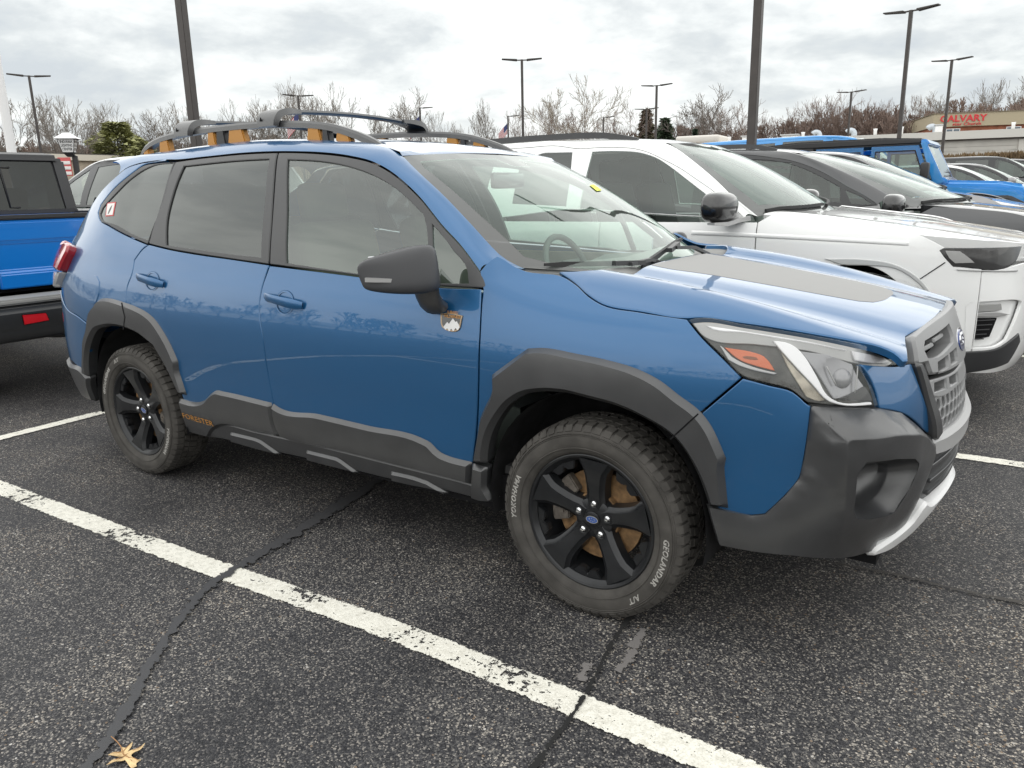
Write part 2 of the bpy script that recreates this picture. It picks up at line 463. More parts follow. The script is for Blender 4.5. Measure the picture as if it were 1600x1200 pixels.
def text_mesh(s, size=1., ext=0., bold=False, spacing=1., shear=0.):
    cu = bpy.data.curves.new('t', 'FONT'); cu.body = s; cu.size = size; cu.extrude = ext; cu.align_x = 'CENTER'; cu.align_y = 'CENTER'
    cu.space_character = spacing; cu.shear = shear; cu.resolution_u = 2
    if bold: cu.offset = .018*size
    ob = bpy.data.objects.new('t', cu); COL.objects.link(ob)
    me = bpy.data.meshes.new_from_object(ob); bpy.data.objects.remove(ob); bpy.data.curves.remove(cu)
    V = np.array([v.co for v in me.vertices]).reshape(-1, 3); F = [tuple(p.vertices) for p in me.polygons]; bpy.data.meshes.remove(me)
    return V, F
def hero_surfaces():
    plan = [(-3.65,0),(-3.64,.30),(-3.615,.54),(-3.565,.70),(-3.465,.80),(-3.25,.858),(-2.97,.874),(-2.67,.880),(-2.2,.885),(-1.6,.885),
            (-1.0,.885),(-.5,.885),(0,.885),(.30,.880),(.52,.857),(.68,.812),(.785,.735),(.855,.62),(.912,.48),(.957,.28),(.985,0)]
    vs = [.28,.38,.48,.62,.76,.88,.97,1.04,1.10,1.16,1.24,1.34,1.44,1.53,1.60,1.645,1.675]
    prof = {
     'mid':  [-.055,-.025,-.008,0,.006,.004,-.009,-.024,-.040,-.055,-.078,-.114,-.156,-.200,-.243,-.290,-.37],
     'fend': [-.055,-.025,-.008,0,.006,.002,-.017,-.045,-.088,-.14,-.19,-.26,-.31,-.35,-.38,-.40,-.42],
     'face': [-.075,-.038,-.010,0,-.002,-.030,-.066,-.105,-.15,-.20,-.26,-.32,-.38,-.42,-.46,-.48,-.5],
     'rear': [-.07,-.03,-.005,.004,-.004,-.014,-.022,-.030,-.042,-.068,-.118,-.19,-.27,-.345,-.405,-.45,-.50],
     'rcor': [-.065,-.03,-.008,.002,-.002,-.008,-.016,-.030,-.052,-.082,-.125,-.183,-.243,-.300,-.348,-.39,-.45]}
    which = [{'rear':1}]*3 + [{'rear':.5,'rcor':.5}] + [{'rcor':1}] + [{'rcor':.6,'mid':.4}] + [{'mid':1}]*5 + [{'mid':.85,'fend':.15}] + [{'fend':1}]*3 + [{'fend':.6,'face':.4}] + [{'fend':.25,'face':.75}] + [{'face':1}]*4
    kz = [.92,.92,.92,.925,.94,.96,.975,.985,.995,1.0,.945,.85,.8,.8,.8,.8,.8,.8,.8,.8,.8]
    side = wrap_surf(plan, vs, prof, which, kz)
    # bonnet
    xs = [-.40,-.20,.0,.20,.40,.60,.75,.86,.95]
    cz = [1.186,1.166,1.140,1.114,1.088,1.058,1.031,1.008,.978]
    ts = [0,.15,.28,.36,.43,.50,.57,.63,.69,.75,.81,.88]
    pr = np.array([.000,-.001,-.004,-.009,-.022,-.023,-.013,-.010,-.024,-.044,-.068,-.110])
    edge = np.array([0,0,0,0,0,0,0,0,0,0,0,0])
    Z = []
    for x, z in zip(xs, cz):
        f = np.interp(x, [-.4, 0.2, .86, .95], [1.0, 1.0, 1.05, 1.1])
        fl = np.interp(x, [-.4, 0, .45, .7, .86], [0.4, 1.0, 1.0, 0.2, 0])
        drop = np.interp(x, [.2, .95], [0, .036])
        row = [z + p*f - drop*(t/.6)**2 + fl*.016*max(0., 1-((t-.64)/.13)**2) for p, t in zip(pr, ts)]
        Z.append(row)
    hood = height_surf(xs, ts, np.array(Z))
    # windscreen, u across 0 (centre) .. 1 (near edge), v up
    bot = [(-.03,0,1.10),(-.06,.25,1.105),(-.14,.45,1.118),(-.265,.60,1.137),(-.37,.695,1.151)]
    top = [(-.950,0,1.589),(-.960,.27,1.586),(-.972,.43,1.580),(-.988,.53,1.574),(-1.003,.585,1.568)]
    us = [0,.36,.62,.84,1.0]; wv = [0,.25,.5,.75,1.0]
    P = np.zeros((5, 5, 3))
    for i in range(5):
        for j, v in enumerate(wv):
            b = np.array(bot[i]); t = np.array(top[i]); p = b*(1-v) + t*v
            p = p + np.array([.47, 0, .88])*0.030*4*v*(1-v) + np.array([0, .016, 0])*us[i]*4*v*(1-v)
            P[i, j] = (p[0], -p[1], p[2])
    ws = Surf(us, wv, P, -1.0)
    # roof
    rx = [-3.30,-3.1,-2.8,-2.4,-1.9,-1.5,-1.2,-.95]
    rc = [1.622,1.650,1.675,1.692,1.697,1.675,1.643,1.589]
    rt = [0,.25,.45,.53,.60]
    Zr = np.array([[z, z-.004, z-.015, z-.021*np.interp(x,[-1.5,-.95],[1,.7]), z-.034*np.interp(x,[-1.5,-.95],[1,.6])] for x, z in zip(rx, rc)])
    roof = height_surf(rx, rt, Zr)
    return dict(side=side, hood=hood, ws=ws, roof=roof)

# outlines of the body panels in the surface coordinates of the car
HUV = {
 'front_door': ('side', [[2.7637,1.1369],[2.962,1.1288],[3.1031,1.123],[3.3102,1.113],[3.4935,1.1018],[3.6701,1.093],[3.8787,1.0967],[3.8876,1.0463],[3.8945,0.9737],[3.8954,0.8323],[3.8835,0.6748],[3.869,0.5763],[3.8461,0.4679],[3.8346,0.4055],[3.6883,0.4023],[3.3068,0.4123],[2.7818,0.4187],[2.768,0.4837],[2.7606,0.545],[2.7496,0.7005],[2.743,0.8409],[2.73,0.9086],[2.7223,0.9702],[2.7303,1.0428]], []),
 'rear_door': ('side', [[1.843,1.2063],[2.0006,1.1883],[2.2598,1.1683],[2.4969,1.1551],[2.7592,1.1394],[2.7303,1.0428],[2.7223,0.9702],[2.73,0.9086],[2.743,0.8409],[2.7496,0.7005],[2.7606,0.545],[2.7535,0.4357],[2.3381,0.4507],[2.0763,0.4116],[2.0532,0.5677],[2.0086,0.6915],[1.914,0.788],[1.7753,0.8566],[1.6976,0.8895],[1.6867,0.9175],[1.6936,0.9998],[1.7209,1.051],[1.7306,1.0854],[1.7337,1.1292],[1.8023,1.187]], []),
 'quarter_panel': ('side', [[1.8381,1.2032],[1.599,1.2529],[1.4298,1.2974],[1.3302,1.3239],[1.2721,1.3645],[1.2761,1.405],[1.389,1.486],[1.5369,1.5722],[1.5738,1.5949],[1.7031,1.6095],[1.7934,1.616],[1.6662,1.6162],[1.531,1.6086],[1.4364,1.5886],[1.3901,1.5642],[1.117,1.4429],[0.914,1.2958],[0.9702,1.2061],[1.0586,1.1765],[1.0922,1.1564],[1.0132,1.0389],[0.8591,0.9437],[0.8952,0.9286],[1.0152,0.8394],[1.1717,0.8108],[1.2772,0.7778],[1.2928,0.7304],[1.4423,0.8119],[1.6755,0.8298],[1.6867,0.9175],[1.6936,0.9998],[1.7209,1.051],[1.7306,1.0854],[1.7337,1.1292],[1.8023,1.187]], []),
 'rear_bumper_cover': ('side', [[0.8602,0.9292],[1.0152,0.8394],[1.1717,0.8108],[1.2772,0.7778],[1.2856,0.7298],[1.234,0.6113],[1.1925,0.5779],[1.1394,0.4981],[0.8641,0.5],[0.8629,0.5177],[0.8587,0.6137],[0.8609,0.7616],[0.8625,0.8335]], []),
 'fuel_door': ('side', [[1.3027,0.903],[1.2954,0.9528],[1.3174,1.0137],[1.3614,1.0387],[1.3958,1.037],[1.427,1.0091],[1.4259,0.9504],[1.4001,0.9027],[1.3716,0.8875],[1.3296,0.888]], []),
 'rear_flare': ('side', [[1.1107,0.483],[1.1747,0.6121],[1.21,0.6874],[1.2705,0.7574],[1.2948,0.8001],[1.327,0.8482],[1.3926,0.8923],[1.4434,0.9229],[1.4786,0.928],[1.6849,0.9174],[1.7032,0.8481],[1.6766,0.7863],[1.4758,0.7785],[1.3768,0.7519],[1.2999,0.6935],[1.234,0.6113],[1.1995,0.5424],[1.1772,0.4695]], []),
 'door_flare': ('side', [[1.6879,0.9175],[1.7805,0.9045],[1.8761,0.8828],[1.9375,0.856],[1.9997,0.8025],[2.0527,0.734],[2.0896,0.6585],[2.0835,0.6195],[2.0991,0.5475],[2.1127,0.4923],[2.0645,0.4907],[2.0284,0.5559],[1.9914,0.622],[1.9176,0.7179],[1.7948,0.7657],[1.6797,0.7866],[1.7062,0.8483]], []),
 'fender': ('side', [[3.8844,1.0947],[3.8713,1.1228],[3.8556,1.1632],[3.8825,1.2048],[3.9117,1.2287],[3.9439,1.2135],[3.9739,1.1956],[4.0053,1.1816],[4.0308,1.1725],[4.0853,1.1669],[4.1455,1.1629],[4.2245,1.1281],[4.2833,1.0913],[4.3395,1.0697],[4.4767,1.0561],[4.6305,1.0462],[4.6379,1.0397],[4.6863,0.9969],[4.7484,0.9481],[4.811,0.8947],[4.7415,0.8238],[4.6672,0.7462],[4.6289,0.7808],[4.5718,0.8093],[4.4982,0.836],[4.3997,0.8525],[4.2854,0.86],[4.158,0.8587],[4.038,0.788],[3.9771,0.7302],[3.9341,0.6586],[3.9019,0.5575],[3.8803,0.4745],[3.8491,0.4685],[3.8719,0.5767],[3.8863,0.6753],[3.8982,0.8326],[3.8972,0.9739],[3.8903,1.0464]], []),
 'front_flare': ('side', [[3.8476,0.4682],[3.8777,0.5777],[3.8936,0.6405],[3.9167,0.6867],[3.9538,0.7547],[3.9558,0.8119],[4.0995,0.9162],[4.1536,0.9232],[4.2812,0.9167],[4.4026,0.9067],[4.497,0.8911],[4.5755,0.8627],[4.6311,0.8283],[4.666,0.8091],[4.6985,0.7838],[4.6682,0.7463],[4.6189,0.6968],[4.5258,0.7404],[4.4393,0.7652],[4.3494,0.7759],[4.2367,0.7845],[4.1581,0.7766],[4.097,0.7598],[4.0383,0.7225],[3.9866,0.6641],[3.9451,0.596],[3.9259,0.5374],[3.9163,0.4763]], []),
 'bumper_flare': ('side', [[4.7004,0.7831],[4.7358,0.7416],[4.7577,0.6989],[4.7797,0.6498],[4.7761,0.6189],[4.7803,0.5809],[4.7918,0.4916],[4.7335,0.4872],[4.7169,0.5392],[4.6838,0.6124],[4.621,0.6951],[4.6692,0.7455]], []),
 'bumper_corner': ('side', [[4.8137,0.894],[4.8878,0.8784],[4.9517,0.8626],[4.9729,0.8463],[4.9944,0.8281],[5.0014,0.8264],[4.9983,0.7609],[4.9924,0.6734],[4.9847,0.6124],[4.9487,0.5536],[4.8978,0.4876],[4.8603,0.4776],[4.7568,0.4788],[4.7649,0.5372],[4.7534,0.5971],[4.7556,0.6463],[4.7317,0.6952],[4.7057,0.7415],[4.6711,0.7467]], []),
 'bumper_cheek': ('side', [[5.1582,0.9341],[5.2491,0.9199],[5.3465,0.9065],[5.4074,0.9069],[5.4297,0.8389],[5.4682,0.7596],[5.5532,0.6558],[5.5075,0.6707],[5.3172,0.776],[5.2192,0.8037],[5.2141,0.8374],[5.1909,0.8938]], []),
 'headlight_lens': ('side', [[4.637,1.044],[4.6536,1.0485],[4.8062,1.0408],[4.9908,1.0173],[5.1653,0.9861],[5.2705,0.9618],[5.3233,0.9386],[5.353,0.9165],[5.3336,0.9108],[5.2502,0.9223],[5.1561,0.936],[5.1741,0.8991],[5.2006,0.8568],[5.2136,0.8153],[5.2049,0.8111],[5.1148,0.8215],[5.0401,0.8265],[4.996,0.8308],[4.9728,0.8481],[4.9516,0.8644],[4.8868,0.881],[4.8135,0.8967],[4.7491,0.95],[4.6871,0.9979]], []),
 'turn_signal': ('side', [[4.7468,0.9783],[4.769,0.9763],[4.842,0.9677],[4.8674,0.9593],[4.8823,0.946],[4.9012,0.9189],[4.8453,0.9302],[4.7997,0.9431],[4.7748,0.9573]], []),
 'light_pipe': ('side', [[4.8882,1.0031],[4.9235,1.0004],[4.9525,0.9889],[4.9766,0.967],[5.0199,0.9039],[5.052,0.8528],[5.065,0.8436],[5.2012,0.825],[5.2028,0.8159],[5.0763,0.829],[5.0541,0.8369],[5.0023,0.8865],[4.9477,0.9411],[4.9147,0.9747]], []),
 'lamp_inner': ('side', [[4.9147,0.9747],[4.9477,0.9411],[5.0023,0.8865],[5.0505,0.8387],[5.0309,0.8355],[4.99,0.8476],[4.9621,0.8912],[4.9343,0.9339]], []),
 'projector': ('side', [[4.9673,0.9771],[5.0608,0.9656],[5.1526,0.938],[5.1699,0.8987],[5.1951,0.8575],[5.2092,0.8239],[5.0725,0.8433],[5.0385,0.8932]], []),
 'upper_reflector': ('side', [[4.6434,1.0418],[4.664,1.0457],[4.8067,1.0374],[4.9908,1.014],[5.164,0.9828],[5.2654,0.9589],[5.3184,0.9356],[5.3455,0.9183],[5.3271,0.9142],[5.1556,0.9394],[4.9818,0.9788],[4.8397,0.991],[4.7034,0.9964],[4.6874,1.0023]], []),
 'lamp_rib': ('side', [[4.7351,0.9827],[4.747,0.9765],[4.7753,0.952],[4.8055,0.9382],[4.8492,0.9251],[4.9066,0.9139],[4.8985,0.9083],[4.8464,0.9161],[4.7957,0.9286],[4.7654,0.9423]], []),
 'tail_lamp_red': ('side', [[0.839,1.1392],[0.8384,1.1579],[0.837,1.1768],[1.043,1.1831],[1.0903,1.1704],[1.0894,1.1353],[1.0132,1.0389],[0.8502,1.0284]], []),
 'tail_lamp_clear': ('side', [[0.8502,1.0266],[1.0027,1.0349],[0.9291,0.9813],[0.8593,0.9404],[0.8544,0.9887]], []),
 'door_cladding': ('side', [[2.7622,0.5423],[2.7719,0.5378],[3.0552,0.5355],[3.3308,0.5293],[3.6217,0.5213],[3.6537,0.5125],[3.6807,0.4914],[3.7023,0.4797],[3.7321,0.4735],[3.8448,0.469],[3.8341,0.4187],[3.8234,0.3732],[3.7136,0.3771],[3.4718,0.3808],[3.1133,0.3851],[2.7968,0.3804],[2.7766,0.3832],[2.7546,0.439],[2.7534,0.5115]], []),
 'rear_door_cladding': ('side', [[2.0426,0.4677],[2.1845,0.4677],[2.2462,0.4845],[2.3135,0.5272],[2.3618,0.5507],[2.416,0.5515],[2.7518,0.5438],[2.7534,0.5115],[2.7557,0.4423],[2.7627,0.3807],[2.7046,0.3866],[2.5904,0.38],[2.3524,0.3733],[2.2894,0.349],[2.1949,0.279],[2.0212,0.2808],[2.0381,0.3708]], []),
 'sill_cladding': ('side', [[2.2232,0.3235],[2.3561,0.3807],[2.5936,0.3871],[2.7794,0.39],[3.1155,0.3916],[3.4735,0.3869],[3.8237,0.3815],[3.8933,0.3778],[3.9213,0.3147],[3.8902,0.3071],[3.8463,0.3078],[3.694,0.3093],[3.3552,0.2958],[3.2095,0.2955],[2.8946,0.2947],[2.538,0.2824],[2.2732,0.2824],[2.1633,0.2697]], []),
 'sill_rib1': ('side', [[2.9249,0.3496],[3.111,0.3493],[3.138,0.3405],[3.2176,0.2972],[3.1533,0.2962],[3.0561,0.2951],[2.9037,0.2965]], []),
 'sill_rib2': ('side', [[3.4197,0.3465],[3.5453,0.348],[3.6055,0.3421],[3.7031,0.3086],[3.6304,0.3093],[3.4963,0.3027],[3.4064,0.301]], []),
 'sill_rib0': ('side', [[2.3957,0.3465],[2.5741,0.3472],[2.6162,0.3414],[2.7222,0.2905],[2.6314,0.2865],[2.4946,0.2881],[2.3684,0.2927]], []),
 'fender_cladding': ('side', [[3.8458,0.4653],[3.9144,0.4608],[3.8963,0.3785],[3.9228,0.3208],[3.8668,0.3071],[3.8057,0.3125]], []),
 'rear_bumper_cladding': ('side', [[0.8622,0.5271],[0.8622,0.5287],[1.1259,0.5075],[1.1939,0.4661],[1.1705,0.4421],[1.1203,0.3123],[0.8861,0.3558],[0.8751,0.4216],[0.8655,0.483]], []),
 'quarter_trim': ('side', [[1.8374,1.2062],[1.5979,1.2561],[1.4284,1.3007],[1.3292,1.3256],[1.2823,1.3644],[1.2868,1.4049],[1.3968,1.4857],[1.5412,1.5704],[1.5801,1.5913],[1.7086,1.6044],[1.8746,1.6025],[1.9016,1.468]], [[[1.853,1.2218],[1.6717,1.2567],[1.5075,1.3007],[1.3431,1.3372],[1.3164,1.3574],[1.3259,1.3875],[1.4354,1.4598],[1.5198,1.5224],[1.6014,1.5661],[1.6724,1.5886],[1.8639,1.5968],[1.8796,1.4259]]]),
 'quarter_glass': ('side', [[1.8625,1.2174],[1.6728,1.2536],[1.5088,1.2974],[1.341,1.3339],[1.3118,1.3575],[1.3186,1.3909],[1.4299,1.4632],[1.5146,1.5259],[1.596,1.5695],[1.6691,1.5919],[1.8663,1.5998],[1.8852,1.4257]], []),
 'rear_door_frame': ('side', [[1.845,1.2094],[1.8796,1.4259],[1.8803,1.6022],[2.0855,1.6091],[2.3628,1.6122],[2.6399,1.6077],[2.7004,1.4396],[2.7357,1.3075],[2.7587,1.142],[2.4966,1.1565],[2.2592,1.1711],[1.9999,1.1913]], [[[1.9939,1.2061],[1.959,1.3344],[1.9566,1.4244],[1.9598,1.5087],[1.9685,1.5766],[2.2812,1.5833],[2.6043,1.5814],[2.6564,1.4131],[2.7035,1.1694],[2.4926,1.1769],[2.2551,1.191]]]),
 'rear_door_glass': ('side', [[1.9842,1.2015],[1.9481,1.3344],[1.9457,1.4246],[1.9489,1.5091],[1.9578,1.5832],[2.2776,1.5878],[2.6092,1.5868],[2.6648,1.4131],[2.7087,1.1642],[2.4934,1.1728],[2.256,1.1868]], []),
 'front_door_frame': ('side', [[2.7649,1.1423],[2.7398,1.3076],[2.7067,1.4395],[2.6464,1.6075],[2.7926,1.6032],[2.92,1.5973],[3.11,1.5823],[3.2327,1.5638],[3.3377,1.5307],[3.4208,1.4937],[3.5265,1.4341],[3.6672,1.3263],[3.7592,1.2578],[3.8392,1.1802],[3.8867,1.1286],[3.8966,1.1092],[3.8911,1.0995],[3.6693,1.0971],[3.4931,1.1042],[3.3096,1.1168],[3.1025,1.1269],[2.9614,1.1327]], [[[2.8675,1.1512],[2.8166,1.3611],[2.7282,1.5754],[2.9636,1.5643],[3.1296,1.5437],[3.2767,1.5098],[3.4066,1.4613],[3.5597,1.3754],[3.5764,1.3487],[3.649,1.1119],[3.6405,1.109],[3.4911,1.1165],[3.3085,1.1243],[3.101,1.1371]],[[3.612,1.3382],[3.6659,1.2984],[3.7303,1.2411],[3.7974,1.1783],[3.8217,1.113],[3.6749,1.107],[3.648,1.2139]]]),
 'front_door_glass': ('side', [[2.8604,1.1457],[2.8085,1.361],[2.7163,1.5811],[2.9608,1.5695],[3.1272,1.5488],[3.2779,1.5149],[3.4081,1.4664],[3.5616,1.3793],[3.5823,1.349],[3.6561,1.1049],[3.6414,1.1041],[3.4919,1.1116],[3.3092,1.1193],[3.1018,1.132]], []),
 'front_quarter_glass': ('side', [[3.607,1.3455],[3.6678,1.3023],[3.7322,1.245],[3.8009,1.181],[3.8281,1.1084],[3.6716,1.1008],[3.6452,1.2137]], []),
 'bonnet': ('hood', [[-0.2122,0.707],[-0.1224,0.7414],[-0.0528,0.7842],[0.0092,0.8085],[0.1423,0.8079],[0.2868,0.7831],[0.313,0.7675],[0.4487,0.7339],[0.6222,0.691],[0.7461,0.6539],[0.8031,0.6393],[0.8417,0.6467],[0.8689,0.6678],[0.8816,0.6558],[0.8394,0.4211],[0.8684,0.3311],[0.8842,0.1671],[0.8875,-0.0077]], []),
 'decal_front': ('hood', [[-0.0749,0.282],[-0.0721,-0.0064],[-0.0381,-0.05],[0.0138,-0.05],[0.0294,-0.05],[-0.0498,0.4018]], []),
 'S': ('side', [[1.3883,1.566],[1.4344,1.5904],[1.5292,1.6103],[1.6641,1.618],[1.7915,1.6177],[1.8685,1.6137],[2.0792,1.6154],[2.357,1.6183],[2.6353,1.6133],[2.7884,1.6086],[2.9151,1.604],[3.1061,1.5888],[3.2295,1.5701],[3.3351,1.5371],[3.4184,1.5],[3.5244,1.4403],[3.6656,1.3326],[3.7577,1.264],[3.838,1.1865],[3.8576,1.1658]], []),
 'W': ('ws', [[1.007,0.9799],[1.0298,0.8932],[1.05,0.7594],[1.05,0.632],[1.05,0.5102],[1.05,0.313],[1.0398,0.1011],[1.015,0.0453],[0.9781,0.0065]], []),
 'side_sticker': ('side', [[1.3576,1.4153],[1.4563,1.4183],[1.4667,1.3463],[1.3831,1.3436]], []),
 'door_badge': ('side', [[3.7204,1.0032],[3.7631,1.0093],[3.8208,1.0022],[3.8191,0.9944],[3.8097,0.9518],[3.7675,0.944],[3.7314,0.9569]], []),
 'door_handle': ('side', [[2.7605,1.0072],[2.7799,1.0176],[2.8747,1.0111],[2.9423,1.0098],[2.9906,0.9972],[3.0001,0.9798],[2.9779,0.9668],[2.9268,0.97],[2.8047,0.9833]], []),
 'rear_door_handle': ('side', [[1.7849,1.0506],[1.8051,1.0637],[1.8918,1.0537],[1.9646,1.0464],[2.0099,1.0335],[2.0179,1.016],[1.9814,1.0082],[1.8981,1.0162],[1.8057,1.0301]], []),
 'handle_cup': ('side', [[2.8321,0.9955],[2.8514,1.0333],[2.8901,1.0431],[2.931,1.0349],[2.9465,1.0074],[2.9274,0.9622],[2.9009,0.9434],[2.8607,0.9446],[2.8349,0.964]], []),
 'rear_handle_cup': ('side', [[1.856,1.0354],[1.8716,1.0695],[1.914,1.0788],[1.9536,1.0728],[1.9759,1.0439],[1.9644,1.0134],[1.9293,0.9874],[1.8846,0.9911],[1.8592,1.0142]], []),
 'model_text': ('side', [[2.0587,0.3881],[2.2992,0.3799]], []),
 'bf': ('side', [[5.001,0.8258],[5.0608,0.8201],[5.2152,0.8044],[5.3126,0.7769],[5.4606,0.6823],[5.5362,0.6593],[5.0672,0.7462],[5.0768,0.7546],[5.1818,0.7506],[5.3177,0.7249],[5.3904,0.698],[5.4972,0.6376],[5.5241,0.6022],[4.9977,0.7616],[4.9919,0.6746],[4.9843,0.6136],[4.9485,0.5549],[4.898,0.4892],[4.8607,0.4798],[4.7976,0.4869],[4.7392,0.4946],[5.0685,0.6911],[5.0881,0.5382],[5.1059,0.4299],[4.7714,0.372],[4.8732,0.368],[4.9854,0.3663],[5.0875,0.3554],[5.2072,0.3408],[5.3201,0.3289],[5.4698,0.496],[5.449,0.4342],[5.4575,0.4067],[5.4473,0.3714],[5.3085,0.367],[4.9933,0.4813]], []),
 'fog_outer': ('side', [[5.1155,0.6906],[5.2021,0.6826],[5.3005,0.6602],[5.3322,0.638],[5.3326,0.6081],[5.3134,0.5588],[5.2719,0.4983],[5.239,0.4937],[5.1533,0.5052],[5.1231,0.5129],[5.1103,0.5415],[5.0991,0.6487]], []),
 'fog_inner': ('side', [[5.1432,0.6308],[5.1602,0.6406],[5.2773,0.6241],[5.2961,0.6043],[5.2774,0.551],[5.2391,0.5176],[5.2032,0.5063],[5.1612,0.5118],[5.146,0.5305],[5.141,0.5797]], []),
 'flare_lip_bot': ('side', [[4.7336,0.4829],[4.791,0.4851],[4.8603,0.4776],[4.8738,0.3535],[4.7665,0.3557]], []),
 'end_reflector': ('side', [[5.1542,0.9718],[5.2536,0.9497],[5.3096,0.9313],[5.3168,0.9199],[5.2368,0.9291],[5.157,0.9444]], []),
 'lamp_line': ('side', [[4.6851,1.0374],[4.8082,1.0273],[4.9908,1.004],[5.1341,0.9766],[5.1329,0.9725],[4.9908,0.999],[4.8089,1.0222],[4.6936,1.0327]], []),
 'flare_front': ('side', [[3.8476,0.4682],[3.8777,0.5777],[3.8936,0.6405],[3.9167,0.6867],[3.9538,0.7547],[3.9558,0.8119],[4.0995,0.9162],[4.1536,0.9232],[4.2812,0.9167],[4.4026,0.9067],[4.497,0.8911],[4.5755,0.8627],[4.6311,0.8283],[4.7004,0.7841],[4.7358,0.7416],[4.7577,0.6989],[4.7797,0.6498],[4.7761,0.6189],[4.7803,0.5809],[4.7918,0.4916],[4.7335,0.4894],[4.7169,0.5392],[4.6838,0.6124],[4.6202,0.695],[4.5258,0.7404],[4.4393,0.7652],[4.3494,0.7759],[4.2367,0.7845],[4.1581,0.7766],[4.097,0.7598],[4.0383,0.7225],[3.9866,0.6641],[3.9451,0.596],[3.9259,0.5374],[3.9163,0.4763]], []),
 'flare_rear': ('side', [[1.1107,0.483],[1.1747,0.6121],[1.21,0.6874],[1.2705,0.7574],[1.2948,0.8001],[1.327,0.8482],[1.3926,0.8923],[1.4434,0.9229],[1.4786,0.928],[1.6849,0.9174],[1.7805,0.9045],[1.8761,0.8828],[1.9375,0.856],[1.9997,0.8025],[2.0527,0.734],[2.0896,0.6585],[2.0835,0.6195],[2.0991,0.5475],[2.1127,0.4923],[2.0645,0.4907],[2.0284,0.5559],[1.9914,0.622],[1.9176,0.7179],[1.7948,0.7657],[1.6748,0.7862],[1.4758,0.7785],[1.3768,0.7519],[1.2999,0.6935],[1.234,0.6113],[1.1995,0.5424],[1.1772,0.4695]], []),
 'seam_front': ('side', [[4.6984,0.7848],[4.7023,0.7824],[4.621,0.693],[4.6179,0.6967]], []),
 'seam_rear': ('side', [[1.6808,0.9171],[1.6897,0.9176],[1.7122,0.8488],[1.6821,0.7845],[1.6735,0.7838],[1.7032,0.8481]], []),
 'lamp_dark_patch': ('side', [[5.0916,0.8458],[5.1811,0.8714],[5.197,0.852],[5.2068,0.826],[5.08,0.8429]], []),
 'amber_window': ('side', [[4.802,0.9556],[4.816,0.9592],[4.8465,0.9565],[4.8543,0.9482],[4.8439,0.9459],[4.808,0.949]], []),
}

